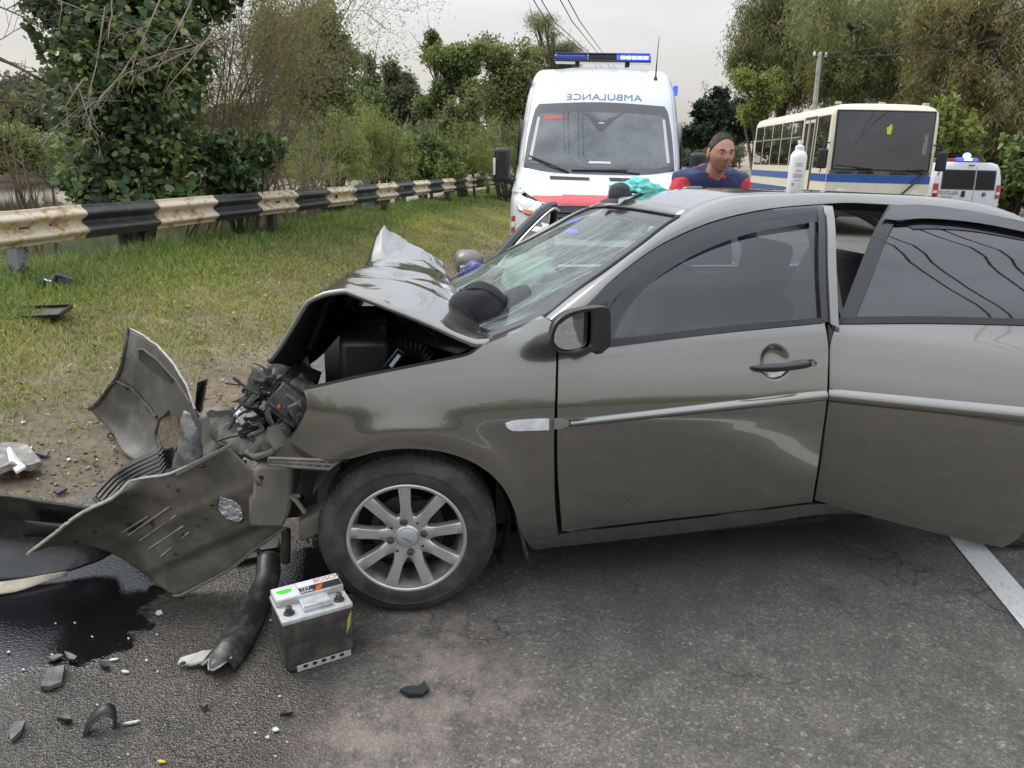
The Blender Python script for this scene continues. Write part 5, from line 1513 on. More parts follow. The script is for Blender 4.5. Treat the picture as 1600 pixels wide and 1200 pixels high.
mb.build("wiring_loom", M['black'], car)
lid = PW(616, 563, .22)
mb = MB(); mb.box(lid, (.035, .01, .085), (0, R(38), 0)); mb.build("fuse_box_lid", M['gloss_black'], car, bevel=.004)
mb = MB(); mb.box(lid + Vector((.002, -.0065, 0)), (.012, .001, .05), (0, R(38), 0)); mb.build("lid_sticker", simple("pale_sticker", (.5, .55, .56), .5), car, smooth=False)

def crumple(name, mt, pts, w_in, parent=car, amp=.012, nu=10, nv=8, solid=.006, seed=0, freq=16):
    """A torn sheet spanning four corners (3D), buckled by noise."""
    a, b, c, d = [Vector(p) for p in pts]
    G = []
    for i in range(nu + 1):
        row = []
        for j in range(nv + 1):
            u, v = i / nu, j / nv
            p = a.lerp(b, u).lerp(d.lerp(c, u), v)
            q = p * freq + Vector((seed * 3.1, seed * 1.7, 0))
            row.append(p + Vector((noise.noise(q), noise.noise(q + Vector((9, 0, 0))), noise.noise(q + Vector((0, 9, 0))))) * amp * 2)
        G.append(row)
    mb = MB(); mb.grid(G)
    return mb.build(name, mt, parent, solid=solid, angle=30)
# wing panel behind the wheel's leading edge, reservoir, bracket, broken lamp
p1, p2, p3, p4 = PW(388, 824, .14), PW(442, 826, .14), PW(456, 732, .14), PW(396, 728, .14)
mb = MB()
prof = [PW(388, 824, .13), PW(442, 826, .13), PW(453, 800, .13), PW(458, 737, .13), PW(450, 729, .13), PW(404, 728, .13), PW(395, 737, .13), PW(394, 775, .13), PW(388, 782, .13)]
mb.prism(prof, (.02, .20, .02))
rsv = mb.build("washer_reservoir", M['dirty_grey'], car, bevel=.012, smooth=True)
mb = MB()
for (x, y) in ((408, 747), (405, 755)):
    q = PW(x, y, .129); mb.lathe([(.009, 0), (.0005, -.0008)], 10, Matrix.Translation(q) @ Matrix.Rotation(R(90), 4, 'X'))
mb.build("reservoir_plug", M['dull_black'], rsv)
# bracket with a row of open cells hanging under the fender
mb = MB()
for (x0, y0, x1, y1) in ((420, 716, 531, 720), (421, 726, 515, 733), (424, 721, 524, 726.5)):
    a, b = PW(x0, y0, .05), PW(x1, y1, .02); mb.tube([a, b], .006, 6)
for t in (0, .12, .26, .42, .56, .72, .86, 1):
    a = PW(lerp(420, 530, t), lerp(716, 720, t), lerp(.05, .02, t)); b = PW(lerp(421, 514, t), lerp(727, 733, t), lerp(.05, .02, t)); mb.tube([a, b], .005, 6)
mb.build("bumper_bracket", M['dirty_grey'], car)
# crushed grey duct and slam panel ahead of the fender
mb = MB()
dp = resample([PW(352, 640, .42), PW(352, 668, .38), PW(372, 690, .30), PW(402, 700, .22), PW(438, 682, .13)], 24)
mb.tube([Vector(p) for p in dp], [.040 + .006 * math.sin(i * 1.9) + .012 * (i < 8) for i in range(25)], 14)
for v_i in range(len(mb.V)):
    v = Vector(mb.V[v_i]); mb.V[v_i] = tuple(v + Vector((noise.noise(v * 30), noise.noise(v * 30 + Vector((5, 0, 0))), noise.noise(v * 30 + Vector((0, 5, 0))))) * .012)
mb.build("crushed_duct", M['grey_plastic'], car)
mb = MB(); mb.tube([PW(386, 706, .2), PW(400, 714, .16), PW(425, 706, .12), PW(440, 694, .11)], .012, 8); mb.build("hose", M['dirty_grey'], car)
crumple("torn_liner", M['grey_plastic'], [PW(312, 655, .45), PW(352, 628, .45), PW(372, 720, .35), PW(318, 716, .40)], 0, seed=3)
crumple("torn_liner", M['dirty_grey'], [PW(344, 716, .30), PW(378, 700, .28), PW(392, 792, .22), PW(362, 766, .26)], 0, seed=5)
# broken black headlamp housings and brackets
def chunk(name, mt, px, py, w, size, rot, bev=.004):
    c = PW(px, py, w); mb = MB(); mb.box(c, size, rot)
    mb.box(c + Vector((0, -size[1] * .5, 0)), (size[0] * .7, .012, size[2] * .25), rot)
    for k in (-1, 1): mb.box(c + Vector((k * size[0] * .3, -size[1] * .52, k * .01)), (.012, .014, size[2] * .8), rot)
    return mb.build(name, mt, car, bevel=bev)
M['scuffed'] = simple("scuffed_black_plastic", (.035, .034, .034), .5, col2=(.10, .095, .088), scale=22, bump=.15, bscale=120)
M['torn'] = simple("torn_grey_metal", (.15, .145, .135), .5, metal=.3, col2=(.28, .26, .235), scale=16, bump=.2, bscale=60)
chunk("lamp_housing", M['scuffed'], 412, 650, .26, (.15, .06, .07), (R(10), R(-30), R(15)))
chunk("lamp_housing", M['scuffed'], 452, 632, .20, (.10, .05, .12), (R(-8), R(-48), R(5)))
chunk("lamp_housing", M['scuffed'], 430, 612, .34, (.14, .06, .08), (R(14), R(-60), R(-10)))
chunk("lamp_housing", M['dull_black'], 455, 600, .42, (.16, .12, .12), (R(6), R(20), R(-14)))
chunk("lamp_bracket", M['scuffed'], 395, 668, .24, (.10, .03, .03), (R(0), R(-15), R(20)))
chunk("lamp_bracket", M['scuffed'], 436, 675, .16, (.07, .03, .04), (R(0), R(-35), R(0)))
chunk("lamp_bracket", M['scuffed'], 470, 648, .16, (.05, .03, .09), (R(0), R(-25), R(0)))
crumple("slam_panel", M['torn'], [PW(405, 640, .5), PW(436, 600, .5), PW(440, 560, .6), PW(412, 585, .6)], 0, seed=8, amp=.016, freq=22)
crumple("slam_panel", M['torn'], [PW(440, 620, .40), PW(488, 600, .40), PW(486, 566, .5), PW(452, 560, .5)], 0, seed=12, amp=.02, freq=24)
crumple("radiator", M['dull_black'], [(-.40, .45, .35), (-.46, 1.3, .35), (-.40, 1.3, .75), (-.34, .45, .78)], 0, seed=2, amp=.015)
mb = MB(); mb.tube([(-.42, .25, .50), (-.47, .6, .50), (-.49, 1.1, .50), (-.42, 1.5, .50)], .05, 8); mb.build("crash_beam", M['torn'], car)
mb = MB()
for k in range(26):
    q = PW(random.uniform(395, 480), random.uniform(600, 690), random.uniform(.16, .3))
    d1 = Vector((random.uniform(-.05, .05), random.uniform(-.02, .03), random.uniform(-.04, .02))); d2 = Vector((random.uniform(-.05, .08), random.uniform(-.02, .03), random.uniform(-.06, .03)))
    mb.tube(resample([q, q + d1, q + d1 + d2], 6), random.choice([.003, .004, .006]), 5)
mb.build("loose_wiring", M['black'], car)
mb = MB(); mb.ball(PW(436, 636, .17), (.006, .005, .009), 8, 6); mb.build("lamp_bulb_holder", M['orange'], car)
mb = MB(); mb.box(PW(378, 747, .2), (.014, .012, .05), (0, R(4), 0)); mb.build("bulb_clip", M['yellow'], car, bevel=.003)
mb = MB(); mb.box(PW(376, 731, .2), (.016, .014, .022), (0, R(4), 0)); mb.build("bulb_connector", M['clear_lens'], car, bevel=.003)
mb = MB(); mb.tube([PW(368, 640, .4), PW(372, 650, .38), PW(375, 662, .36)], [.012, .02, .014], 8); mb.build("lamp_shard", M['clear_lens'], car)
# fog lamp dangling with its crazed reflector
mb = MB()
fp = [PW(342, 772, .2), PW(356, 757, .2), PW(366, 762, .2), PW(378, 790, .2), (PW(383, 812, .2)), PW(374, 819, .2), PW(352, 812, .2), PW(338, 795, .2)]
mb.prism(fp, (0, .05, 0)); fg = mb.build("fog_lamp", M['black'], car, bevel=.005)
cen = sum(fp, Vector()) / len(fp)
mesh("fog_reflector", [cen.lerp(p, .88) - Vector((0, .004, 0)) for p in fp], [tuple(range(8))], M['broken_reflector'], fg, smooth=False)
mb = MB()
for k in range(8):
    mb.box(PW(random.uniform(366, 402), random.uniform(770, 815), .24), (random.uniform(.02, .05), .02, random.uniform(.01, .05)), (0, random.uniform(-1, 1), 0))
mb.build("broken_brackets", M['scuffed'], car)
mb = MB(); mb.tube([PW(382, 720, .22), PW(386, 745, .22), PW(380, 775, .21), PW(392, 800, .2)], .007, 6); mb.tube([PW(372, 720, .24), PW(366, 745, .24), PW(374, 770, .22)], .006, 6); mb.build("lamp_cable", M['black'], car)
rgj = random.Random(19)
for k in range(46):
    if k < 30: x, y, w_ = rgj.uniform(385, 482), rgj.uniform(585, 700), rgj.uniform(.18, .5)
    else: x, y, w_ = rgj.uniform(318, 400), rgj.uniform(640, 800), rgj.uniform(.26, .5)
    c = PW(x, y, w_); sz = rgj.uniform(.02, .065)
    ax = [Vector((rgj.gauss(0, 1), rgj.gauss(0, .6), rgj.gauss(0, 1))).normalized() * sz for _ in range(2)]
    crumple("broken_trim", rgj.choice([M['scuffed'], M['scuffed'], M['dull_black'], M['torn'], M['grey_plastic'], M['dirty_grey']]), [c - ax[0] - ax[1] * .5, c + ax[0] - ax[1] * .4, c + ax[0] * .7 + ax[1], c - ax[0] * .8 + ax[1] * .8], 0, seed=k, amp=.010, nu=6, nv=5, solid=.004, freq=26)
for k in range(14):
    q = PW(rgj.uniform(350, 480), rgj.uniform(590, 790), rgj.uniform(.14, .3))
    pts = [q]
    for _ in range(4): pts.append(pts[-1] + Vector((rgj.gauss(0, .035), rgj.gauss(0, .02), rgj.gauss(-.01, .035))))
    mb = MB(); mb.tube(resample(pts, 12), rgj.choice([.003, .005, .008]), 6); mb.build("torn_cable", rgj.choice([M['black'], M['black'], M['dirty_grey'], M['scuffed']]), car)
# lower arm and dark underside in front of the wheel
mb = MB(); mb.prism([Vector((-.36, .16, .30)), Vector((-.22, .16, .36)), Vector((-.20, .16, .30)), Vector((-.24, .16, .27)), Vector((-.36, .16, .22))], (0, .5, 0)); mb.build("chassis_leg", M['dirty_grey'], car, bevel=.01)
mb = MB(); mb.box((-.30, .55, .14), (.06, .5, .05)); mb.tube([PW(447, 825, .3), PW(446, 880, .3)], .02, 6); mb.build("subframe", M['dark_steel'], car, bevel=.01)
mb = MB(); mb.box((-.02, CW/2, .24), (.1, 1.3, .08)); mb.build("suspension_arm", M['dark_steel'], car)

# ---- cabin
def seat(s, w):
    mb = MB()
    mb.box((s, w, .42), (.5, .48, .16), (0, R(-8), 0)); mb.box((s + .30, w, .76), (.14, .46, .58), (0, R(16), 0))
    st = mb.build("seat", M['seat'], car, bevel=.05, seg=3)
    mb = MB(); mb.box((s + .40, w, 1.14), (.09, .26, .17), (0, R(10), 0)); mb.build("headrest", M['seat'], st, bevel=.035, seg=3)
seat(1.02, .43); seat(1.02, CW - .43)
mb = MB(); mb.box((1.95, CW / 2, .45), (.5, 1.3, .2)); mb.box((2.25, CW / 2, .8), (.16, 1.3, .6), (0, R(22), 0)); mb.build("rear_seat", M['seat'], car, bevel=.05, seg=3)
mb = MB()
mb.grid([[Vector((x, lerp(.16, CW - .16, v), z + .02 * math.sin(2 * math.pi * v * 1.5))) for v in np.linspace(0, 1, 14)] for x, z in ((.30, .90), (.42, .925), (.56, .91), (.64, .86), (.66, .72), (.62, .55))])
mb.build("dashboard", M['seat'], car, solid=-.02)
mb = MB()
sw = Vector((.80, .43, .86)); rmat = Matrix.Rotation(R(-62), 3, 'Y')
mb.tube([sw + rmat @ Vector((.18 * math.cos(a), .18 * math.sin(a), 0)) for a in np.linspace(0, 2 * math.pi, 37)], .014, 8, cap=False)
mb.tube([sw + rmat @ Vector((-.18, 0, 0)), sw + rmat @ Vector((.18, 0, 0))], .012, 6); mb.tube([sw, sw + Vector((-.2, 0, -.1))], .03, 8)
mb.build("steering_wheel", M['black'], car)
def bag(name, c, r, seed, mt):
    mb = MB(); mb.ball(c, r, 26, 18)
    for i, v in enumerate(mb.V):
        q = Vector(v); d = noise.fractal(q * 9 + Vector((seed, 0, 0)), 1, 2, 3)
        mb.V[i] = tuple(q + (q - Vector(c)) * d * .35)
    return mb.build(name, mt, car, angle=0)
bag("airbag", (.76, .43, .88), (.08, .17, .15), 1.0, M['airbag'])
bag("airbag", (.66, 1.15, .95), (.13, .26, .12), 4.0, M['airbag'])
mb = MB(); mb.box((1.03, CW / 2, 1.245), (.03, .24, .06)); mb.build("rear_view_mirror", M['black'], car, bevel=.01)

# ---- things lying on the car
def rag(name, label, cat, c, r, seed, mt, squash=.5, amp=.45, freq=7):
    mb = MB(); mb.ball((0, 0, 0), r, 60, 40)
    for i, v in enumerate(mb.V):
        q = Vector(v); d = noise.fractal(q * freq + Vector((seed, seed * .3, 0)), 1, 2, 4)
        q2 = q * (1 + d * amp); q2.z = max(q2.z, -r[2] * squash); mb.V[i] = tuple(q2)
    o = mb.build(name, mt, None, angle=0); o.location = c
    return tag(o, label, cat)
rp = CAR.pt(*PW(1004, 297, .98))
rag("turquoise_cloth", "crumpled turquoise cloth lying on the grey car roof above the windscreen", "cloth", rp + Vector((-.02, 0, .006)), (.10, .08, .034), 2, M['turquoise'], .6, .6, 14)
# a dark cap under the cloth
def cap_hat(name, label, loc, rz, tilt, mt, sc=1.0):
    t = thing(name, label, "cap", loc, rz); t.rotation_euler = (tilt[0], tilt[1], rz); t.scale = (sc,) * 3
    P = []
    for i in range(12):
        ph = math.pi / 2 * i / 11
        row = []
        for k in range(37):
            th = 2 * math.pi * k / 36
            rr = math.cos(ph) ** .8 if i < 11 else 0
            gore = 1 - .03 * abs(math.sin(3 * th)) ** .3 * 0 - .02 * math.exp(-(min(abs((th * 6 / (2 * math.pi)) % 1 - .5), .5) / .06) ** 2)
            q = Vector((.098 * rr * math.cos(th) * gore, .083 * rr * math.sin(th) * gore, .105 * math.sin(ph) ** 1.0))
            q += Vector((noise.noise(q * 18), noise.noise(q * 18 + Vector((4, 0, 0))), noise.noise(q * 18 + Vector((0, 4, 0))))) * .009
            row.append(q)
        P.append(row)
    mb = MB(); mb.grid(P); mb.build("crown", mt, t, solid=-.003, angle=70)
    B = []
    for i in range(7):
        u = i / 6
        row = []
        for k in range(17):
            th = lerp(-1.05, 1.05, k / 16)
            r0 = lerp(.096, .096 + .072 * math.cos(th * .95) ** .6, u)
            row.append(Vector((r0 * math.cos(th), .083 / .098 * r0 * math.sin(th) * lerp(1, 1.0, u), -.003 - .018 * u * (1 + .9 * (th / 1.05) ** 2))))
        B.append(row)
    mb = MB(); mb.grid(B); mb.build("visor", M['cap_grey'], t, solid=.004, angle=60)
    mb = MB(); mb.ball((0, 0, .104), (.007, .007, .004), 8, 5); mb.build("button", mt, t)
    for k in range(6):
        th = 2 * math.pi * (k + .5) / 6
        mb = MB(); mb.tube([Vector((.0985 * math.cos(ph) ** .8 * math.cos(th), .0835 * math.cos(ph) ** .8 * math.sin(th), .1055 * math.sin(ph))) for ph in np.linspace(.05, 1.45, 9)], .0022, 5)
        mb.build("seam", mt, t)
    return t
M['cap_cloth'] = simple("black_cap_cloth", (.016, .016, .018), .85, var=.35, scale=30, bump=.25, bscale=260)
M['cap_grey'] = simple("dark_grey_cloth", (.05, .055, .06), .85, var=.3, scale=20, bump=.2, bscale=200)
cp = CAR.pt(*PW(757, 494, .42))
cap_hat("baseball_cap", "black baseball cap lying at the foot of the crazed windscreen", cp + Vector((-.01, -.02, .0)), R(4), (R(14), R(-38)), M['cap_cloth'], 1.2)
cap_hat("baseball_cap", "dark grey cap half under the turquoise cloth on the car roof", rp + Vector((-.105, -.05, -.028)), R(200), (R(0), R(8)), M['cap_grey'], .55)
rag("blue_glove", "crumpled dark blue latex glove tucked beside the far door mirror", "glove", CAR.pt(*PW(737, 430, 1.45)) + Vector((0, 0, .0)), (.06, .045, .045), 7, M['blue_latex'], .9, .8, 14)
# disinfectant bottle standing on the roof
bp = CAR.pt(*PW(1241, 298, .62)); 
bt = thing("white_bottle", "white plastic disinfectant bottle with push cap standing on the car roof", "bottle", bp - Vector((0, 0, .004)))
hs = (1241 and at_depth(1241, 298, (bp - C_O).dot(C_FW)) - at_depth(1241, 221, (bp - C_O).dot(C_FW))).length
k_ = hs / .235
mb = MB(); mb.lathe([(r * k_, h * k_) for r, h in [(.001, 0), (.036, 0), (.038, .004), (.038, .15), (.037, .165), (.030, .178), (.022, .186), (.020, .188)]], 32); mb.build("bottle_body", M['white_plastic'], bt, angle=45)
mb = MB(); mb.lathe([(r * k_, h * k_) for r, h in [(.0205, .186), (.0205, .206), (.017, .208), (.010, .211), (.009, .22), (.0125, .222), (.0125, .234), (.001, .235)]], 24); mb.build("bottle_cap", M['white_plastic'], bt, angle=40)
mb = MB()
for i, (h, wd) in enumerate(((.128, .5), (.122, .42), (.116, .46), (.098, .34), (.092, .34), (.080, .62), (.075, .58), (.070, .64), (.065, .5), (.052, .4))):
    a0, nseg = R(-98), 8
    row = [[Vector((.0384 * k_ * math.cos(a0 + a), .0384 * k_ * math.sin(a0 + a), (h + d) * k_)) for d in (0, .0025)] for a in np.linspace(-wd, wd, nseg)]
    mb.grid(row)
mb.grid([[Vector((.0384 * k_ * math.cos(a), .0384 * k_ * math.sin(a), z * k_)) for z in (.028, .042)] for a in np.linspace(R(-135), R(-118), 5)])
mb.build("label_print", simple("grey_print", (.25, .26, .28), .5), bt, smooth=False)
# ================================================================== LETTERING
def text_mesh(name, body, size, mt, fn, parent=None, mirror=False, xscale=1.0, depth=.0, slant=0.0):
    """Flat letters mapped onto a surface by fn(x, z)."""
    cu = bpy.data.curves.new("lettering", 'FONT'); cu.body = body; cu.size = size; cu.align_x = 'CENTER'; cu.align_y = 'CENTER'; cu.resolution_u = 4
    tmp = bpy.data.objects.new("lettering", cu); COL.objects.link(tmp)
    bpy.context.view_layer.update()
    dg = bpy.context.evaluated_depsgraph_get()
    me = bpy.data.meshes.new_from_object(tmp.evaluated_get(dg))
    bpy.data.objects.remove(tmp)
    V = [fn((-v.co.x if mirror else v.co.x) * xscale + slant * v.co.y, v.co.y) for v in me.vertices]
    Fc = [tuple(p.vertices) for p in me.polygons]
    bpy.data.meshes.remove(me)
    return mesh(name, V, Fc, mt, parent, smooth=False)

# ================================================================== AMBULANCE
AMB = Frame((1.06, 8.98, 0), R(-5))
amb = thing("ambulance", "white ambulance van with red nose stripe and blue roof lights, facing the crashed car", "ambulance", AMB.o, AMB.ang)
_fy = spline([.30, .42, .60, .78, .92, 1.02, 1.08, 1.16, 1.26, 1.34, 1.50, 1.80, 2.10, 2.25, 2.38, 2.55, 2.72, 2.83, 2.89],
             [.04, .0, .0, .03, .07, .13, .24, .46, .73, .92, 1.04, 1.26, 1.48, 1.59, 1.72, 1.97, 2.33, 2.75, 3.3])
_hw = spline([.30, .6, 1.0, 1.3, 1.7, 2.1, 2.5, 2.75, 2.89], [.98, 1.02, 1.03, 1.03, 1.02, .99, .95, .90, .82])
def af(x, z, off=0.0):
    hw = _hw(z); u = min(1, abs(x) / hw)
    y = _fy(z) + .20 * u ** 2.2 + .22 * max(0, (u - .86) / .14) ** 2.4 + (.10 * u ** 2 if z < 1.1 else 0)
    return Vector((x, y - off, z + (.0 if z < 2.8 else -.08 * u ** 3)))
zs = np.r_[np.linspace(.30, 1.0, 12), np.linspace(1.04, 1.34, 10), np.linspace(1.4, 2.25, 12), np.linspace(2.3, 2.89, 16)]
us = np.r_[-1, -.985, -.96, np.linspace(-.92, .92, 25), .96, .985, 1]
G = []
for z in zs:
    hw = _hw(z)
    row = [af(u * hw, z) for u in us]
    L, Rr = row[0], row[-1]
    tail = [5.9, 4.0, max(2.8, L.y + 1.2), L.y + .5, L.y + .12]
    left = [Vector((-hw - .02 * (t > .2), max(y, L.y + .02 * k), z + (0 if k else 0))) for k, (y, t) in enumerate(zip(tail, (1, 1, 1, .8, .3)))]
    left = [Vector((-hw - .012, y, L.z)) for y in (5.9, 4.5, max(3.6, L.y + .6), L.y + .3, L.y + .06)]
    right = [Vector((hw + .012, p.y, p.z)) for p in left[::-1]]
    G.append(left + row + right)
mb = MB(); mb.grid(G, flip=True)
ridx = [Vector((G[-1][k].x, 5.9, G[-1][k].z)) for k in range(len(G[-1]))]
mb.grid([G[-1][5:-5], [Vector((p.x, max(5.9, p.y), p.z)) for p in G[-1][5:-5]]], flip=True)
mb.add([(-1.0, 5.9, .3), (1.0, 5.9, .3), (.98, 5.9, 2.1), (.82, 5.9, 2.85), (-.82, 5.9, 2.85), (-.98, 5.9, 2.1)], [(0, 1, 2, 3, 4, 5)])
mb.build("body", M['white_paint'], amb, angle=35)
def apatch(name, mt, bot, right, top, left, off, parent=amb, nu=14, nv=10, lip=0.0, solid=0):
    G = coons(bot, right, top, left, nu, nv)
    mb = MB(); mb.grid([[af(x, z, off) for x, z in row] for row in G], flip=True)
    return mb.build(name, mt, parent, solid=solid, angle=40)
def asym(pts): return [(-x, z) for x, z in pts[::-1]]
amb.scale = (1.055, 1, .99); amb.location.x -= .10
# windscreen: dark border then glass, with a sensor wedge
lft = [(-.935, 1.40), (-.905, 1.8), (-.84, 2.18), (-.80, 2.235)]
apatch("windscreen_border", simple("grey_screen_print", (.055, .055, .06), .3, coat=.5), [(-.935, 1.40), (-.7, 1.355), (0, 1.335), (.7, 1.355), (.935, 1.40)], asym(lft)[::-1], [(-.80, 2.235), (0, 2.265), (.80, 2.235)], lft, .006, nu=24)
ws_a = apatch("windscreen", M['glass_van'], [(-.865, 1.46), (-.7, 1.43), (0, 1.42), (.7, 1.43), (.865, 1.46)], [(.865, 1.46), (.835, 1.8), (.79, 2.10)], [(-.79, 2.10), (-.4, 2.125), (.4, 2.125), (.79, 2.10)], [(-.865, 1.46), (-.835, 1.8), (-.79, 2.10)], .011, nu=24)
# pale cabin sheet behind the pane, brightened for the sky's reflection
apatch("cabin_sheen", simple("pale_cabin_sheen", (.40, .44, .44), .9, col2=(.26, .29, .30), scale=2.2), [(-.86, 1.465), (0, 1.425), (.86, 1.465)], [(.86, 1.465), (.79, 2.09)], [(-.79, 2.09), (0, 2.12), (.79, 2.09)], [(-.86, 1.465), (-.79, 2.09)], .0085, parent=ws_a, nu=20)
wedge = simple("grey_wedge_print", (.05, .05, .055), .35, coat=.3)
mesh("sensor_wedge", [af(x, z, .014) for x, z in ((-.24, 2.125), (-.15, 2.06), (-.09, 1.97), (-.02, 1.885), (.0, 1.88), (.03, 1.89), (.10, 1.96), (.18, 2.05), (.30, 2.125))], [tuple(range(9))], wedge, ws_a, smooth=False)
apatch("sun_visor_label", simple("red_faded_film", (.5, .09, .07), .5), [(-.72, 2.03), (-.48, 2.04)], [(-.48, 2.04), (-.48, 2.08)], [(-.72, 2.085), (-.48, 2.08)], [(-.72, 2.03), (-.72, 2.085)], .013, parent=ws_a, nu=4, nv=2)
apatch("paper_on_dash", M['white_plastic'], [(-.13, 1.475), (.15, 1.475)], [(.15, 1.475), (.14, 1.50)], [(-.12, 1.50), (.14, 1.50)], [(-.13, 1.475), (-.12, 1.50)], .013, parent=ws_a, nu=4, nv=2)
for k in (-1, 1):
    apatch("pillar_lining", simple("pale_trim", (.55, .57, .57), .7), [(k * .855 - .02, 1.50), (k * .855 + .02, 1.50)], [(k * .855 + .02, 1.5), (k * .79 + .02, 2.06)], [(k * .79 - .015, 2.06), (k * .79 + .015, 2.06)], [(k * .855 - .02, 1.5), (k * .79 - .015, 2.06)], .0125, parent=ws_a, nu=2, nv=8)
apatch("sensor_glint", M['white_plastic'], [(-.03, 1.985), (.05, 1.985)], [(.05, 1.985), (.04, 1.997)], [(-.015, 2.0), (.035, 2.0)], [(-.03, 1.985), (-.015, 2.0)], .017, parent=ws_a, nu=4, nv=2)
# wipers
def wiper(x0, z0, x1, z1, xa, za):
    mb = MB(); mb.tube([af(lerp(x0, x1, t), lerp(z0, z1, t), .045) for t in np.linspace(0, 1, 8)], .011, 6)
    mb.tube([af(xa, za, .03), af(lerp(x0, x1, .55), lerp(z0, z1, .55), .05)], .010, 6)
    mb.build("wiper", M['black'], amb)
wiper(-.87, 1.55, -.40, 1.375, -.36, 1.355); wiper(-.33, 1.385, .35, 1.40, .50, 1.36)
# bonnet vents, mid crease lines, stripe, grille, headlights
for k in (-1, 1):
    xc = .36 * k + .02
    v = apatch("bonnet_vent", M['black'], [(xc - .24, 1.262), (xc + .24, 1.262)], [(xc + .24, 1.262), (xc + .23, 1.30)], [(xc - .25, 1.305), (xc + .23, 1.30)], [(xc - .24, 1.262), (xc - .25, 1.305)], .006, nu=8, nv=2)
    for q in (-.08, .08):
        mb = MB(); mb.tube([af(xc + q, 1.266, .010), af(xc + q, 1.30, .010)], .006, 5); mb.build("vent_bar", M['grey_plastic'], v)
apatch("red_stripe", M['red_paint'], [(-.78, 1.045), (-.55, 1.0), (0, .985), (.55, 1.0), (.78, 1.045)], [(.78, 1.045), (.76, 1.075)], [(-.76, 1.075), (-.5, 1.098), (0, 1.104), (.5, 1.098), (.76, 1.075)], [(-.78, 1.045), (-.76, 1.075)], .006, nu=20, nv=6)
gr = apatch("grille_frame", M['gloss_black'], [(-.52, .62), (0, .60), (.52, .62)], [(.52, .62), (.60, .80), (.54, .965)], [(-.54, .965), (0, .98), (.54, .965)], [(-.52, .62), (-.60, .80), (-.54, .965)], .012, nu=16, solid=.0)
for zz in (.66, .72, .78, .84, .90):
    mb = MB(); mb.tube([af(x, zz, .026) for x in np.linspace(-.45, .45, 9)], .014, 6); mb.build("grille_bar", M['black'], gr)
mb = MB(); mb.tube([af(x, z, .024) for x, z in ((-.52, .62), (-.60, .80), (-.54, .965), (0, .98), (.54, .965), (.60, .80), (.52, .62), (0, .60), (-.52, .62))], .014, 6); mb.build("grille_rim", simple("satin_grey_trim", (.10, .10, .105), .35, metal=.4), gr)
for zz in (.81, .69):
    mb = MB(); mb.box(af(-.28, zz, .04), (.14, .03, .035)); mb.build("strobe_light", M['blue_glow'], gr, bevel=.006)
for k in (-1, 1):
    pts = [(k * .60, .86), (k * .80, .84), (k * .93, .90), (k * .955, 1.08), (k * .93, 1.16), (k * .84, 1.10), (k * .62, .99)]
    if k > 0: pts = pts[::-1]
    cen = (sum(p[0] for p in pts) / 7, sum(p[1] for p in pts) / 7)
    o = mesh("headlight", [af(x, z, .016) for x, z in pts], [tuple(range(7))], M['gloss_black'], amb, smooth=False)
    mesh("lamp_glass", [af(lerp(cen[0], x, .9), lerp(cen[1], z, .9), .024) for x, z in pts], [tuple(range(7))], simple("lamp_cluster", (.55, .57, .58), .15, metal=.6, var=.7, scale=11, coat=.8), o, smooth=False)
    apatch("turn_signal", M['amber_lens'], *( [[(k * .80 - .06, .865), (k * .80 + .06, .865)], [(k * .80 + .06, .865), (k * .80 + .06, .91)], [(k * .80 - .06, .91), (k * .80 + .06, .91)], [(k * .80 - .06, .865), (k * .80 - .06, .91)]]), .030, parent=o, nu=4, nv=2)
apatch("bumper", M['grey_plastic'], [(-.97, .31), (0, .31), (.97, .31)], [(.97, .31), (.98, .50)], [(-.98, .50), (0, .52), (.98, .50)], [(-.97, .31), (-.98, .50)], .02, nu=24)
for k in (-1, 1):
    for q in range(3):
        apatch("hazard_sticker", M['red_paint'] if q % 2 == 0 else M['white_plastic'], [(k * .985 - .028, .60 + .07 * q), (k * .985 + .028, .62 + .07 * q)], [(k * .985 + .028, .62 + .07 * q), (k * .985 + .028, .685 + .07 * q)], [(k * .985 - .028, .665 + .07 * q), (k * .985 + .028, .685 + .07 * q)], [(k * .985 - .028, .60 + .07 * q), (k * .985 - .028, .665 + .07 * q)], .012, nu=3, nv=2)
text_mesh("lettering", "AMBULANCE", .135, M['print'], lambda x, z: af(x + .03, 2.335 + z * .9 - .012 * abs(x), .006), amb, mirror=True, xscale=1.22)
# creases that run up the roof fairing
for x in (-.58, -.14, .14, .58):
    mb = MB(); mb.tube([af(x * lerp(1, .92, t), lerp(2.42, 2.86, t), .001) for t in np.linspace(0, 1, 10)], .004, 5); mb.build("roof_crease", simple("seam_grey", (.4, .42, .44), .5), amb)
for k in (-1, 1):
    mb = MB(); mb.tube([af(k * _hw(z) * .93, z, .003) for z in np.linspace(1.5, 2.86, 14)], .006, 5); mb.build("pillar_seam", simple("seam_grey", (.4, .42, .44), .5), amb)
# mirrors
for k in (-1, 1):
    c = Vector((k * 1.20, 1.08, 1.42))
    mb = MB(); mb.box(c, (.20, .14, .44)); mo = mb.build("door_mirror", M['black'], amb, bevel=.05, seg=3)
    mb = MB(); mb.box(c + Vector((k * .09, -.06, -.02)), (.03, .04, .22)); mb.build("mirror_repeater", M['clear_lens'], mo, bevel=.01)
    mb = MB(); mb.box(c + Vector((-k * .13, .02, -.20)), (.16, .10, .07)); mb.build("mirror_arm", M['black'], mo, bevel=.015)
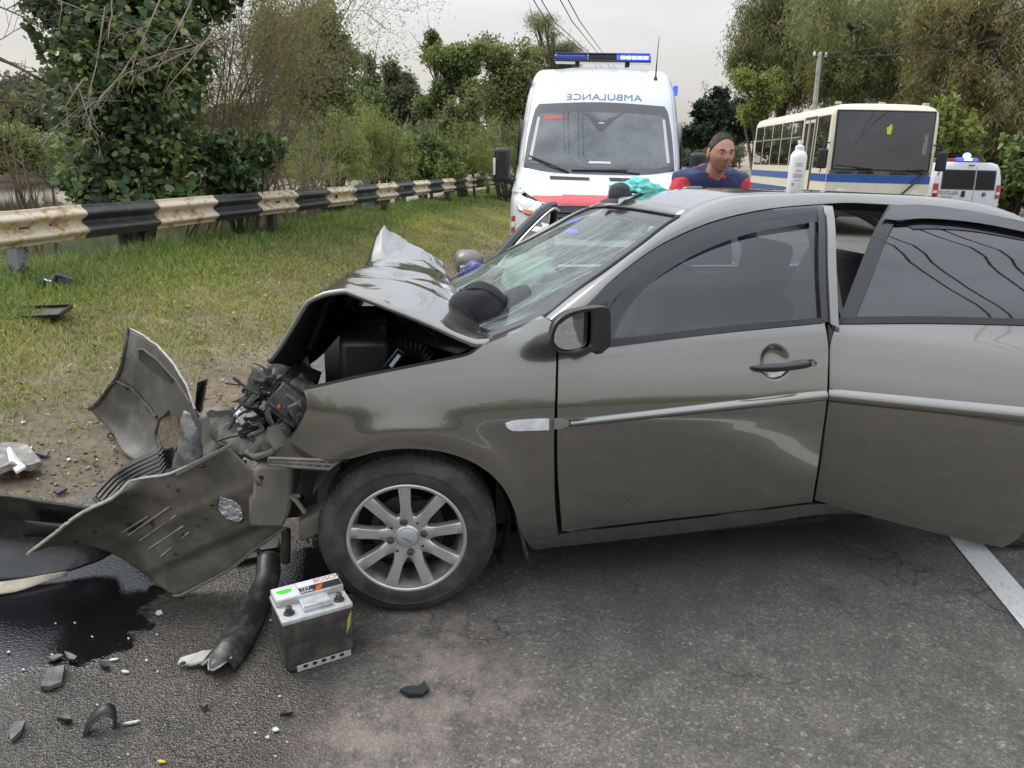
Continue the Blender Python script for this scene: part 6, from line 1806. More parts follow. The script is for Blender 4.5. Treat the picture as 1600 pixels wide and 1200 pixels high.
# roof light bar, aerial, corner strobe
ly = 2.95
barz = 2.975
mb = MB(); mb.box((0, ly, barz - .05), (1.34, .32, .035)); lb = mb.build("light_bar", M['gloss_black'], amb, bevel=.012)
mb = MB(); mb.box((-.44, ly, barz + .0), (.46, .30, .085)); mb.build("bar_lens", M['blue_lens'], lb, bevel=.03)
mb = MB(); mb.box((.0, ly, barz + .0), (.40, .28, .08)); mb.build("bar_speaker", M['gloss_black'], lb, bevel=.02)
mb = MB(); mb.box((.44, ly, barz + .0), (.46, .30, .085)); mb.build("bar_lens", M['blue_glow'], lb, bevel=.03)
for q in range(5):
    mb = MB(); mb.box((.28 + q * .078, ly - .158, barz - .002), (.062, .012, .04)); mb.build("led_lamp", M['blue_light'], lb, bevel=.004)
mb = MB(); mb.box((0, ly, barz + .05), (1.30, .30, .02)); mb.build("bar_cover", simple("bar_top_blue", (.02, .03, .12), .3, coat=.4), lb, bevel=.006)
for x in (-.35, .35):
    mb = MB(); mb.box((x, ly, barz - .085), (.06, .2, .05)); mb.build("bar_foot", M['black'], lb)
mb = MB(); q = af(.70, 2.62, 0); mb.tube([q, q + Vector((.005, .05, .30)), q + Vector((.01, .05, .56))], [.012, .006, .004], 6); mb.lathe([(.03, -.02), (.022, .03), (.0, .05)], 10, Matrix.Translation(q)); mb.build("aerial", M['black'], amb)
mb = MB(); mb.box((1.00, 2.5, 2.50), (.06, .14, .14)); mb.build("corner_strobe", M['blue_glow'], amb, bevel=.015)
mb = MB(); mb.box((-.985, 2.4, 2.58), (.05, .14, .10)); mb.build("corner_strobe", M['black'], amb, bevel=.015)
mb = MB()
for k in (-1, 1): mb.add([Vector((k * 1.046, y, z)) for y, z in ((1.35, 1.42), (2.3, 1.42), (2.3, 2.05), (1.75, 2.05))], [(0, 1, 2, 3)])
mb.build("side_window", M['glass_dark'], amb, smooth=False, merge=False)['kind'] = 'stuff'
for x in (-.9, .9):
    for y in (.98, 4.7):
        mb = MB(); mb.lathe([(.34, -.1), (.345, .0), (.33, .1), (.2, .11), (.19, .06), (.001, .05)], 28, Matrix.Translation((x, y, .345)) @ Matrix.Rotation(R(90 if x > 0 else -90), 4, 'Y')); mb.build("wheel", M['rubber'], amb)

# ================================================================== BUS
BF = Frame(at_depth(1371, 300, 16.5).xy, R(-4))
bus = thing("old_bus", "old cream bus with blue stripes and dusty windscreen parked beyond the crashed car", "bus", BF.o, BF.ang)
BW, BZ, BL = 1.13, 2.84, 7.3
def bfront(x, z, off=0):
    u = abs(x) / BW
    return Vector((x, .10 * u ** 3 + .14 * max(0, (z - 1.3) / 1.5) ** 1.4 - off, z))
prof = [(z, BW) for z in (.45, .8, 1.1, 1.4, 1.8, 2.2, 2.55)] + [(2.68, BW - .02), (2.77, BW - .08), (2.82, BW - .2), (2.84, BW - .5)]
rows = []
for z, hw in prof:
    base = [bfront(u * BW, z) for u in np.linspace(-1, 1, 13)]
    base = [Vector((p.x * hw / BW, p.y + (0 if z < 2.6 else (z - 2.6) ** 2 * 3), z)) for p in base]
    Lp = [Vector((-hw - (.0), y, z)) for y in (BL, BL * .66, BL * .33, base[0].y + .3, base[0].y + .05)]
    rows.append(Lp + base + [Vector((-p.x, p.y, p.z)) for p in Lp[::-1]])
mb = MB(); mb.grid(rows, flip=True)
mb.add(rows[-1], [tuple(range(len(rows[-1])))])
mb.add([(r[0].x, r[0].y, r[0].z) for r in rows] + [(r[-1].x, r[-1].y, r[-1].z) for r in rows[::-1]], [tuple(range(2 * len(rows)))])
mb.build("body", M['cream_paint'], bus, angle=35)
def bquad(name, mt, x0, x1, z0, z1, off, parent=bus, nu=8, nv=4):
    mb = MB(); mb.grid([[bfront(lerp(x0, x1, i / nu), lerp(z0, z1, j / nv), off) for j in range(nv + 1)] for i in range(nu + 1)], flip=True)
    return mb.build(name, mt, parent)
bd = bquad("windscreen_seal", M['black'], -1.06, 1.06, 1.40, 2.70, .006)
bw_ = bquad("windscreen", M['glass_bus'], -1.02, 1.02, 1.46, 2.66, .016, bd)
bquad("dark_cabin", simple("bus_cabin_dark", (.03, .033, .035), .8, col2=(.07, .07, .065), scale=4), -1.02, 1.02, 1.46, 2.66, .010, bw_)
bquad("visor_band", simple("dark_blue_tint", (.03, .045, .08), .3), -1.0, 1.0, 2.22, 2.45, .0125, bw_)
mesh("hi_vis_vest", [bfront(x, z, .019) for x, z in ((.02, 2.20), (.10, 2.2), (.12, 2.36), (.09, 2.42), (.04, 2.36), (.0, 2.34))], [tuple(range(6))], simple("hi_vis", (.55, .62, .06), .7), bw_, smooth=False)
for x, w_, z, h in ((-.75, .16, 2.1, .35), (-.45, .05, 1.9, .3), (-.25, .05, 1.95, .25), (.10, .2, 1.52, .05), (.55, .3, 1.52, .06), (.88, .10, 2.0, .45)):
    bquad("cabin_fitting", simple("cabin_pale", (.18, .18, .16), .7, var=.3), x - w_ / 2, x + w_ / 2, z - h / 2, z + h / 2, .0135, bw_, 2, 2)
bquad("lower_trim", M['grey_plastic'], -1.08, 1.08, 1.34, 1.42, .008)
for x0, x1 in ((-.95, -.62), (-.5, -.2), (.2, .6)): 
    bquad("vent_panel", M['black'], x0, x1, 1.355, 1.40, .012)
bquad("blue_stripe", M['blue_paint'], -1.12, 1.12, 1.17, 1.335, .007, nu=12)
bquad("blue_stripe", M['blue_paint'], -1.12, 1.12, .62, .78, .007, nu=12)
bquad("bumper", M['black'], -1.12, 1.12, .42, .6, .03, nu=12)
for x in (-.8, .8):
    mb = MB(); mb.lathe([(.11, .0), (.10, .03), (.001, .04)], 18, Matrix.Translation(bfront(x, .92)) @ Matrix.Rotation(R(90), 4, 'X')); mb.build("headlight", M['clear_lens'], bus)
def bwip(x0, z0, x1, z1, xa, za):
    mb = MB(); mb.tube([bfront(x0, z0, .05), bfront(x1, z1, .05)], .016, 5); mb.tube([bfront(xa, za, .04), bfront((x0 + x1) / 2, (z0 + z1) / 2, .06)], .016, 5); mb.build("wiper", M['black'], bus)
bwip(-.98, 1.54, -.2, 1.47, -.16, 1.38); bwip(.2, 1.44, .9, 1.48, .98, 1.38)
mb = MB(); mb.tube([bfront(.92, 1.36, .05), bfront(.70, 1.16, .10), bfront(.36, .82, .12)], .025, 6); mb.build("hanging_wiper", M['black'], bus)
for x in (-.95, -.0, .95):
    mb = MB(); mb.box((x, .55, 2.86), (.14, .08, .06)); mb.build("roof_lamp", simple("roof_lamp_lens", (.5, .45, .3), .4), bus, bevel=.015)
# door-side windows (image left), each pane its own part
sx = -BW - .006
def sidequad(name, mt, y0, y1, z0, z1, off=0.0, parent=bus):
    x = sx - off
    return mesh(name, [(x, y0, z0), (x, y1, z0), (x, y1, z1), (x, y0, z1)], [(0, 1, 2, 3)], mt, parent, smooth=False)
sidequad("cab_window", M['black'], .32, 1.18, 1.46, 2.60); sidequad("cab_pane", M['glass_bus'], .38, 1.12, 1.52, 2.54, .01)
dr = sidequad("folding_door", simple("door_frame_dark", (.06, .06, .06), .5), 1.25, 2.2, .5, 2.62, .004)
sidequad("door_leaf", M['cream_paint'], 1.34, 1.74, .6, 2.55, .010, dr); sidequad("door_leaf", M['cream_paint'], 1.80, 2.14, .6, 2.55, .010, dr)
sidequad("door_pane", M['glass_bus'], 1.38, 1.70, 1.4, 2.48, .016, dr); sidequad("door_pane", M['glass_bus'], 1.84, 2.10, 1.4, 2.48, .016, dr)
for k in range(5):
    y0 = 2.34 + k * .98
    wdw = sidequad("window", M['black'], y0, y0 + .90, 1.50, 2.58)
    sidequad("window_pane", M['glass_bus'], y0 + .05, y0 + .85, 1.55, 2.16, .008, wdw)
    sidequad("vent_pane", M['glass_bus'], y0 + .05, y0 + .42, 2.21, 2.53, .008, wdw); sidequad("vent_pane", M['glass_bus'], y0 + .47, y0 + .85, 2.21, 2.53, .008, wdw)
    sidequad("window_bar", simple("alu_bar", (.5, .5, .5), .4, metal=.8), y0 + .04, y0 + .86, 2.16, 2.20, .012, wdw)
sidequad("blue_stripe", M['blue_paint'], .12, BL, 1.17, 1.335, .003); sidequad("blue_stripe", M['blue_paint'], .12, BL, .78, .95, .003)
for k, (mx_, my_) in ((-1, (-1.30, .0)), (1, (1.24, -.02))):
    c = Vector((mx_, my_, 1.66)); mb = MB(); mb.box(c, (.22, .10, .42)); mo = mb.build("door_mirror", M['black'], bus, bevel=.04, seg=3)
    mb = MB(); mb.tube([c + Vector((0, 0, .2)), c + Vector((-k * .02, .05, .34)), c + Vector((-k * .16, .14, .34))], .016, 6); mb.tube([c + Vector((0, 0, -.2)), c + Vector((0, .04, -.3))], .012, 5); mb.build("mirror_arm", M['black'], mo)
for y in (1.6, 5.6):
    for x in (-1.0, 1.0):
        mb = MB(); mb.lathe([(.44, -.1), (.45, .0), (.42, .1), (.26, .11), (.001, .06)], 26, Matrix.Translation((x, y, .45)) @ Matrix.Rotation(R(90 if x > 0 else -90), 4, 'Y')); mb.build("wheel", M['rubber'], bus)

# ================================================================== POLICE VAN, seen from behind
VF = Frame(at_depth(1512, 300, 20.4).xy, R(-6))
van = thing("police_van", "small white police van with tinted rear windows and lit blue roof lamp", "van", VF.o, VF.ang)
VW = .90
vp = [(.30, VW - .03), (.6, VW), (.9, VW), (1.1, VW - .01), (1.35, VW - .05), (1.55, VW - .10), (1.66, VW - .18), (1.70, VW - .32)]
rows = []
for z, hw in vp:
    yb = .02 + .10 * max(0, (z - .8) / .9) ** 1.5
    base = [Vector((u * hw, yb + .06 * abs(u) ** 6 + .04 * abs(u) ** 2, z)) for u in np.linspace(-1, 1, 15)]
    Lp = [Vector((-hw - .008, y if z < 1.2 or y < 3 else 3.0 + (y - 3) * .2, z)) for y in (4.0, 3.0, 1.5, base[0].y + .12, base[0].y + .03)]
    rows.append(Lp + base + [Vector((-p.x, p.y, p.z)) for p in Lp[::-1]])
mb = MB(); mb.grid(rows, flip=True); mb.add(rows[-1], [tuple(range(len(rows[-1])))]); mb.build("body", M['white_paint'], van, angle=40)
def vq(name, mt, x0, x1, z0, z1, off, parent=van, n_=6):
    def q(x, z):
        hw = float(np.interp(z, [p[0] for p in vp], [p[1] for p in vp])); u = x / hw
        return Vector((x, .02 + .10 * max(0, (z - .8) / .9) ** 1.5 + .06 * abs(u) ** 6 + .04 * u * u - off, z))
    if name is None: return q
    mb = MB(); mb.grid([[q(lerp(x0, x1, i / n_), lerp(z0, z1, j / 3)) for j in range(4)] for i in range(n_ + 1)], flip=True)
    return mb.build(name, mt, parent)
vq_pt = vq(None, None, 0, 0, 0, 0, .012)
rd1 = vq("rear_door_seam", M['black'], .155, .163, .42, 1.6, .004)
M['glass_rear'] = glass("black_tint_glass", (.02, .02, .022), 1.5, .02)
w1_ = vq("rear_window", M['gloss_black'], -.70, .145, .97, 1.50, .006); vq("window_pane", M['glass_rear'], -.67, .125, 1.0, 1.47, .012, w1_)
w2_ = vq("rear_window", M['gloss_black'], .175, .71, .97, 1.50, .006); vq("window_pane", M['glass_rear'], .195, .68, 1.0, 1.47, .012, w2_)
for k in (-1, 1):
    vq("tail_light", M['red_lens'], *((k * .88, k * .76) if k < 0 else (k * .76, k * .88)), .76, 1.12, .014, van, 3)
    vq("reversing_lens", M['clear_lens'], *((k * .87, k * .77) if k < 0 else (k * .77, k * .87)), .86, .93, .018, van, 3)
vq("door_handle", M['black'], -.16, -.06, .78, .94, .02)
mb = MB(); mb.lathe([(.055, .0), (.05, .012), (.001, .016)], 20, Matrix.Translation(vq_pt(.44, .86)) @ Matrix.Rotation(R(90), 4, 'X')); eb = mb.build("badge", M['gloss_black'], van)
mb = MB(); mb.lathe([(.03, .017), (.001, .019)], 16, Matrix.Translation(vq_pt(.44, .86)) @ Matrix.Rotation(R(90), 4, 'X')); mb.build("badge_face", simple("badge_grey", (.35, .35, .36), .3, metal=.6), eb)
text_mesh("lettering", "ПОЛІЦІЯ", .125, M['black_print'], lambda x, z: vq_pt(x - .50, .875 + z), van, xscale=.95)
text_mesh("small_lettering", "ГУНП В М.", .06, M['black_print'], lambda x, z: vq_pt(x - .52, .765 + z), van, xscale=1.0, slant=.2)
vq("number_plate", M['white_plastic'], -.3, .1, .55, .66, .014)
vq("rear_bumper", M['grey_plastic'], -.88, .88, .32, .5, .05, van, 12)
mb = MB(); mb.box((0, .06, 1.62), (.16, .02, .03)); mb.build("brake_light", M['red_lens'], van)
mb = MB(); mb.box((-.40, .9, 1.76), (.62, .22, .07)); rb = mb.build("light_bar", M['red_lens'], van, bevel=.02)
mb = MB(); mb.box((.20, .9, 1.78), (.56, .22, .09)); lb2 = mb.build("light_bar", M['blue_glow'], van, bevel=.03)
mb = MB(); mb.box((.20, .78, 1.78), (.20, .02, .06)); mb.build("led_lamp", M['blue_light'], lb2)
mb = MB(); mb.ball((.20, .9, 1.87), (.10, .10, .09), 12, 8); mb.build("beacon", M['blue_light'], van)
vq("yellow_sticker", M['blue_paint'], -.895, -.8, .66, .73, .012, van, 2)
for y in (.75, 3.2):
    for x in (-.8, .8):
        mb = MB(); mb.lathe([(.30, -.1), (.31, .0), (.30, .1), (.2, .11), (.001, .06)], 24, Matrix.Translation((x, y, .31)) @ Matrix.Rotation(R(90 if x > 0 else -90), 4, 'Y')); mb.build("wheel", M['rubber'], van)

# ================================================================== PERSON behind the car
def skin(name, pts, edges, radii, mt, parent, sub=2, root=0, folds=0):
    me = bpy.data.meshes.new(name); me.from_pydata(pts, edges, []); me.materials.append(mt)
    o = bpy.data.objects.new(name, me); COL.objects.link(o); o.parent = parent
    m = o.modifiers.new("skin", 'SKIN'); m.use_smooth_shade = True
    for i, v in enumerate(me.skin_vertices[0].data):
        r = radii[i]; v.radius = r if isinstance(r, tuple) else (r, r); v.use_root = (i == root)
    s = o.modifiers.new("sub", 'SUBSURF'); s.levels = sub; s.render_levels = sub
    if folds:
        tx = bpy.data.textures.new("cloth_folds", 'CLOUDS'); tx.noise_scale = .11; tx.noise_depth = 2
        dm = o.modifiers.new("folds", 'DISPLACE'); dm.texture = tx; dm.strength = folds; dm.mid_level = .5; dm.texture_coords = 'GLOBAL'
    return o
M['skin'] = simple("weathered_skin", (.48, .25, .18), .55, var=.16, scale=40, bump=.15, bscale=160)
M['hair'] = simple("short_grey_brown_hair", (.06, .05, .042), .8, var=.5, scale=60, bump=.5, bscale=120)
M['jacket_blue'] = simple("navy_jacket", (.025, .035, .10), .75, var=.25, scale=12, bump=.3, bscale=18)
M['jacket_red'] = simple("red_jacket_panel", (.55, .025, .045), .7, var=.15, scale=12, bump=.3, bscale=18)
pp_ = at_depth(1125, 238, 4.62)
per = thing("person", "person in a navy and red jacket standing behind the grey car", "person", (pp_.x, pp_.y, 0), R(12))
HZ = pp_.z - .005                           # centre of the head
legs = [(-.11, 0, .05), (-.11, 0, .48), (-.09, 0, .90), (0, 0, .98), (.09, 0, .90), (.11, 0, .48), (.11, 0, .05), (0, .06, 1.15), (0, .13, HZ - .36), (-.11, -.10, .03), (.11, -.10, .03)]
skin("body", legs, [(0, 1), (1, 2), (2, 3), (3, 4), (4, 5), (5, 6), (3, 7), (7, 8), (0, 9), (6, 10)], [.05, .065, .085, (.15, .11), .085, .065, .05, (.15, .11), (.16, .11), .045, .045], M['jacket_blue'], per, root=3)
jk = [(0, .16, HZ - .56), (0, .13, HZ - .32), (0, .10, HZ - .17), (0, .06, HZ - .10), (-.19, .10, HZ - .18), (-.255, .05, HZ - .46), (-.20, -.20, HZ - .62), (.19, .10, HZ - .18), (.255, .05, HZ - .46), (.20, -.20, HZ - .62)]
skin("jacket", jk, [(0, 1), (1, 2), (2, 3), (2, 4), (4, 5), (5, 6), (2, 7), (7, 8), (8, 9)], [(.19, .13), (.19, .13), (.13, .10), .072, .088, .072, .055, .088, .072, .055], M['jacket_blue'], per, root=1, sub=3, folds=.045)
mb = MB(); mb.tube([(.085 * math.cos(a), .085 + .075 * math.sin(a), HZ - .115 + .035 * math.sin(a)) for a in np.linspace(R(-70), R(250), 22)], .018, 8); mb.build('collar', M['jacket_red'], per)
for k in (-1, 1):
    jr = skin("shoulder_panel", [(k * .175, .085, HZ - .155), (k * .235, .07, HZ - .27), (k * .268, .04, HZ - .47)], [(0, 1), (1, 2)], [.072, .078, .070], M['jacket_red'], per, root=1, sub=3, folds=.03)
# head: one surface with brow, nose, mouth, chin; ears and hair as parts
mb = MB(); nu_, nv_ = 48, 36
for i in range(nv_ + 1):
    ph = math.pi * i / nv_
    for k in range(nu_):
        th = 2 * math.pi * k / nu_                       # th = -90 deg faces the viewer (-y)
        d = Vector((math.sin(ph) * math.cos(th), math.sin(ph) * math.sin(th), math.cos(ph)))
        x, y, z = d.x * .076, d.y * .097, d.z * .118
        if z < 0: x *= 1 - .22 * (z / -.118) ** 1.5; y *= 1 - .10 * (z / -.118) ** 2
        fr = max(0, -d.y)
        def bump(cx, cz, sx_, sz_): return math.exp(-((x - cx) / sx_) ** 2 - ((z - cz) / sz_) ** 2) * (fr > .2)
        y -= .024 * bump(0, -.018, .011, .020) + .010 * bump(0, .008, .009, .03) + .006 * bump(0, .030, .045, .010) + .007 * bump(0, -.055, .022, .007) + .007 * bump(0, -.068, .020, .006) + .012 * bump(0, -.098, .024, .016)
        y += .010 * bump(-.031, .012, .015, .010) + .010 * bump(.031, .012, .015, .010) + .004 * bump(0, -.0615, .024, .003)
        y -= .006 * bump(-.042, -.022, .022, .018) + .006 * bump(.042, -.022, .022, .018)
        mb.V.append((x, y, z))
for i in range(nv_):
    for k in range(nu_):
        k2 = (k + 1) % nu_; mb.F.append((i * nu_ + k, (i + 1) * nu_ + k, (i + 1) * nu_ + k2, i * nu_ + k2)); mb.M.append(0)
head = mb.build("head", M['skin'], per, angle=0); head.location = (0, -.015, HZ); head.rotation_euler = (R(9), 0, R(-4))
for k in (-1, 1):
    mb = MB(); mb.ball((k * .031, -.0755, .012), .0112, 12, 8); e_ = mb.build("eye", M['white_plastic'], head)
    mb = MB(); mb.ball((k * .031, -.0845, .012), (.0062, .0032, .0062), 10, 6); mb.build("iris", M['gloss_black'], head)
    mb = MB(); mb.ball((k * .031, -.0772, .0165), (.0145, .0115, .0075), 12, 8); mb.build("eyelid", M['skin'], head)
    mb = MB(); mb.ball((k * .031, -.0765, .0045), (.0135, .011, .0055), 12, 8); mb.build("eyelid", M['skin'], head)
    mb = MB(); mb.ball((k * .078, .006, -.004), (.010, .020, .033), 12, 8, Matrix.Rotation(R(-12 * k), 3, 'Z')); mb.build("ear", M['skin'], head)
    mb = MB(); mb.tube([(k * .014, -.094, .030), (k * .03, -.096, .035), (k * .048, -.085, .030)], [.003, .0045, .0025], 6); mb.build("eyebrow", M['hair'], head)
mb = MB(); mb.tube([(-.022, -.088, -.0605), (0, -.0955, -.061), (.022, -.088, -.0605)], [.0015, .003, .0015], 6); mb.build("lips", simple("lips", (.35, .12, .10), .5), head)
mb = MB(); G = []
for i in range(17):
    ph = lerp(0, 1.0, i / 16)
    row = []
    for k in range(41):
        th = 2 * math.pi * k / 40
        front = max(0, -math.sin(th))
        lim = lerp(R(108), R(38), front ** .6)
        p_ = ph * lim
        q = Vector((math.sin(p_) * math.cos(th) * .0815, math.sin(p_) * math.sin(th) * .1035 + .004, math.cos(p_) * .124))
        q += q.normalized() * (noise.noise(q * 60) * .005 + noise.noise(q * 160) * .004)
        row.append(q)
    G.append(row)
mb.grid(G); hr = mb.build("hair", M['hair'], head, solid=-.006, angle=0)
rgh = random.Random(3); mb = MB()
for _ in range(900):                      # short strands standing off the scalp
    i, k = rgh.randrange(0, 17), rgh.randrange(0, 40); q = G[i][k]; d = q.normalized() + Vector((rgh.gauss(0, .5), rgh.gauss(0, .5) - .2, rgh.gauss(0, .4)))
    e1 = Vector((rgh.gauss(0, 1), rgh.gauss(0, 1), rgh.gauss(0, 1))).normalized() * .0009
    mb.add([q - e1, q + e1, q + d * rgh.uniform(.006, .016)], [(0, 1, 2)])
mb.build("hair_strands", M['hair'], hr, merge=False)['kind'] = 'stuff'
mb = MB(); mb.tube([(0, .09, HZ - .20), (0, .01, HZ - .06)], [.064, .054], 14); mb.build("neck", M['skin'], per)
for k in (-1, 1):          # hands: palm, four fingers and a thumb, resting low behind the car
    h0 = Vector((k * .20, -.25, HZ - .67))
    pts = [tuple(h0), tuple(h0 + Vector((-k * .004, -.045, -.02))), tuple(h0 + Vector((-k * .006, -.085, -.035)))]; ed = [(0, 1), (1, 2)]; rd = [.026, .034, .030]
    for f in range(4):
        b = h0 + Vector((k * (-.027 + .018 * f), -.095, -.035)); ln = (.030, .036, .034, .026)[f]
        i0 = len(pts); pts += [tuple(b), tuple(b + Vector((0, -ln, -.012))), tuple(b + Vector((0, -ln * 1.6, -.035)))]; ed += [(2, i0), (i0, i0 + 1), (i0 + 1, i0 + 2)]; rd += [.0095, .009, .008]
    i0 = len(pts); pts += [tuple(h0 + Vector((-k * .035, -.04, -.02))), tuple(h0 + Vector((-k * .052, -.075, -.035)))]; ed += [(1, i0), (i0, i0 + 1)]; rd += [.011, .009]
    skin("hand", pts, ed, rd, M['skin'], per, root=1)
# ================================================================== WRECKAGE ON THE GROUND
def z3(p): return Vector((*on_z(p[0], p[1], p[2]).xy, p[2]))
def proj(v):
    d = v - C_O; z = d.dot(C_FW)
    return (800 + F_PX * d.dot(C_RT) / z, 600 - F_PX * d.dot(C_UP) / z)
def shell(name, mt, bot, right, top, left, nu, nv, belly=Vector((0, 0, 0)), parent=None, solid=.005, noise_a=.004, freq=9, smooth=True, fmat=None, angle=45, pw=1.0):
    B, Rr, T, L = [[z3(p) for p in e] for e in (bot, right, top, left)]
    G = coons(B, Rr, T, L, nu, nv, smooth)
    Gv = []
    for i in range(nu + 1):
        row = []
        for j in range(nv + 1):
            u, v = i / nu, j / nv
            q = Vector(G[i, j]) + belly * (math.sin(math.pi * u) * math.sin(math.pi * v)) ** pw
            eg = max(0, 1 - min(i, nu - i, j, nv - j) / 1.5); q = q.lerp(Vector(G[nu // 2, nv // 2]), eg * max(0, noise.noise(q * 70)) * .016)
            q += Vector((noise.noise(q * freq), noise.noise(q * freq + Vector((7, 0, 0))), noise.noise(q * freq + Vector((0, 7, 0))))) * noise_a
            row.append(q)
        Gv.append(row)
    mb = MB(); mb.grid(Gv)
    return mb.build(name, mt, parent, solid=solid, angle=angle), Gv
def at_px(G, px, py):
    best, bq = 1e9, None
    for row in G:
        for q in row:
            a, b = proj(q); d = (a - px) ** 2 + (b - py) ** 2
            if d < best: best, bq = d, q
    return bq
view = (C_O - CAR.pt(-.8, .2, .2)).normalized()
M['bumper_inside'] = simple("muddy_bumper_inside", (.085, .078, .064), .55, col2=(.175, .155, .12), scale=7, bump=.2, bscale=45, rvar=.18, thr=(.40, .66))
M['bumper_shell'] = simple("scuffed_bumper_grey", (.10, .096, .088), .5, col2=(.19, .175, .15), scale=9, bump=.15, bscale=60, thr=(.5, .72))
M['wet_black'] = simple("wet_black_plastic", (.010, .010, .011), .25, col2=(.03, .028, .025), scale=9, bump=.2, bscale=40)
M['pale_edge'] = simple("pale_torn_edge", (.36, .34, .30), .6, var=.3, scale=20)

# ---- torn-off half of the front bumper, inner side towards us, leaning on the nose
bp_ = thing("torn_bumper", "torn off front bumper lying against the smashed nose with its muddy ribbed inner side showing", "bumper", CAR.pt(-.8, .2, 0))
base = Vector(bp_.location)
sh, Gb = shell("bumper_skin", M['bumper_inside'],
    [(43, 866, .20), (85, 853, .175), (115, 851, .15), (161, 860, .10), (213, 887, .05), (262, 927, .012), (282, 930, .012), (350, 895, .08), (400, 858, .18), (443, 826, .28)],
    [(443, 826, .28), (430, 790, .38), (395, 740, .50), (358, 700, .58)],
    [(202, 752, .44), (232, 745, .465), (262, 741, .49), (310, 721, .53), (358, 700, .58)],
    [(43, 866, .20), (85, 833, .28), (130, 800, .35), (175, 778, .40), (202, 752, .44)], 72, 44, -view * .07, None, .006, .003)
sh.parent = bp_; sh.location = -base
for v in sh.data.vertices:                # the lower lip is folded back along a pressed edge
    a_, b_ = proj(v.co); t_ = ((b_ - 905) * (445 - 205) - (800 - 905) * (a_ - 205)) / math.hypot(240, 105)
    v.co -= view * .035 * float(sstep(-4, 12, t_)); v.co += view * .012 * math.exp(-((t_ + 60) / 9) ** 2)
def on_shell(px, py, off=.006):
    q = at_px(Gb, px, py); return q + view * off - base
for (x0, y0, x1, y1) in ((190, 833, 230, 806), (203, 837, 265, 792), (219, 846, 276, 806), (235, 857, 285, 821), (250, 868, 296, 834)):
    mb = MB(); mb.tube([on_shell(x0, y0, .008), (on_shell(x0, y0, .008) + on_shell(x1, y1, .008)) / 2 - view * .002, on_shell(x1, y1, .008)], .0034, 5); mb.build("rib", M['pale_edge'], bp_)
mb = MB(); mb.tube([Gb[0][j] - base for j in range(45)], .006, 6); mb.build("torn_edge", M['pale_edge'], bp_)
mb = MB(); mb.tube([Gb[i][44] - base for i in range(45)], .005, 6); mb.build("torn_edge", M['pale_edge'], bp_)
mb = MB(); mb.tube([Gb[i][0] - base for i in range(40, 73)], .006, 6); mb.build("rolled_lip", M['dirty_grey'], bp_)
mb = MB()
top = [z3((274, 737, .50)) - base, z3((360, 694, .60)) - base, z3((360, 700, .585)) - base, z3((276, 746, .48)) - base]
mb.prism(top, view * .02); mb.build("top_flange", simple("bumper_flange", (.17, .165, .145), .5), bp_, bevel=.003)
for (x, y, r) in ((237, 818, .010), (148, 832, .006), (284, 836, .006), (330, 790, .008), (306, 822, .005), (278, 765, .006), (200, 820, .008), (118, 845, .007), (272, 864, .005), (320, 810, .004), (262, 760, .004), (315, 728, .007)):
    q = on_shell(x, y, .0065); mb = MB(); mb.ball(q, (r, r, r * .8), 8, 6); 
    o = mb.build("oil_splash", M['wet_black'], bp_); 
q = on_shell(212, 824, .0066)
mesh("part_sticker", [on_shell(x, y, .0068) for x, y in ((200, 829), (216, 817), (223, 820), (205, 834))], [(0, 1, 2, 3)], M['wet_black'], bp_, smooth=False)

# ---- grey bumper corner standing on the dirt
bc = thing("bumper_corner", "scuffed grey bumper corner standing upright on the dirt, left of the smashed nose", "bumper", on_z(230, 720))
base2 = Vector(bc.location)
s2, Gc = shell("corner_skin", M['bumper_shell'],
    [(140, 640, .10), (170, 672, .05), (198, 712, .02), (240, 728, .02), (275, 732, .04)],
    [(275, 732, .04), (308, 715, .13), (318, 680, .28), (306, 640, .42)],
    [(201, 512, .62), (240, 535, .60), (272, 570, .56), (292, 604, .50), (306, 640, .42)],
    [(140, 640, .10), (158, 622, .22), (182, 590, .36), (195, 552, .50), (201, 512, .62)], 44, 36, -view * .14, None, .006, .007, 7)
s2.parent = bc; s2.location = -base2
def on_c(px, py, off=.006):
    q = at_px(Gc, px, py); return q + view * off - base2
mb = MB(); mb.tube([Gc[0][j] - base2 for j in range(37)], .012, 6); mb.build("dark_rim", M['scuffed'], bc)
mb = MB(); mb.tube([Gc[i][36] - base2 for i in range(45)], .005, 6); mb.build("torn_edge", M['pale_edge'], bc)
mesh("slot_opening", [on_c(x, y, .008) for x, y in ((217, 548), (222, 546), (245, 562), (272, 592), (268, 598), (240, 580), (218, 562))], [tuple(range(7))], M['dull_black'], bc, smooth=False)
mb = MB(); mb.tube([on_c(x, y, .008) for x, y in ((216, 546), (224, 545), (248, 562), (276, 594), (298, 630))], .005, 5); mb.build("pressed_ridge", M['grey_plastic'], bc)
mb = MB(); mb.tube([on_c(x, y, .01) for x, y in ((183, 594), (205, 608), (228, 628), (246, 650))], .010, 5); mb.build("hole_strip", M['scuffed'], bc)
for t in (.2, .5, .8):
    q = on_c(lerp(183, 246, t), lerp(594, 650, t), .02); mb = MB(); mb.box(q, (.03, .01, .01), (0, R(40), R(-30))); mb.build("strip_hole", M['dark_hole'], bc)
mesh("lamp_opening", [on_c(x, y, .008) for x, y in ((246, 655), (262, 645), (276, 655), (284, 690), (272, 706), (252, 700), (244, 680))], [tuple(range(7))], M['soil'], bc, smooth=False)
mb = MB(); mb.tube([on_c(x, y, .012) for x, y in ((265, 645), (250, 655), (243, 678), (250, 702), (262, 712))], .010, 6); mb.build("opening_rim", M['scuffed'], bc)
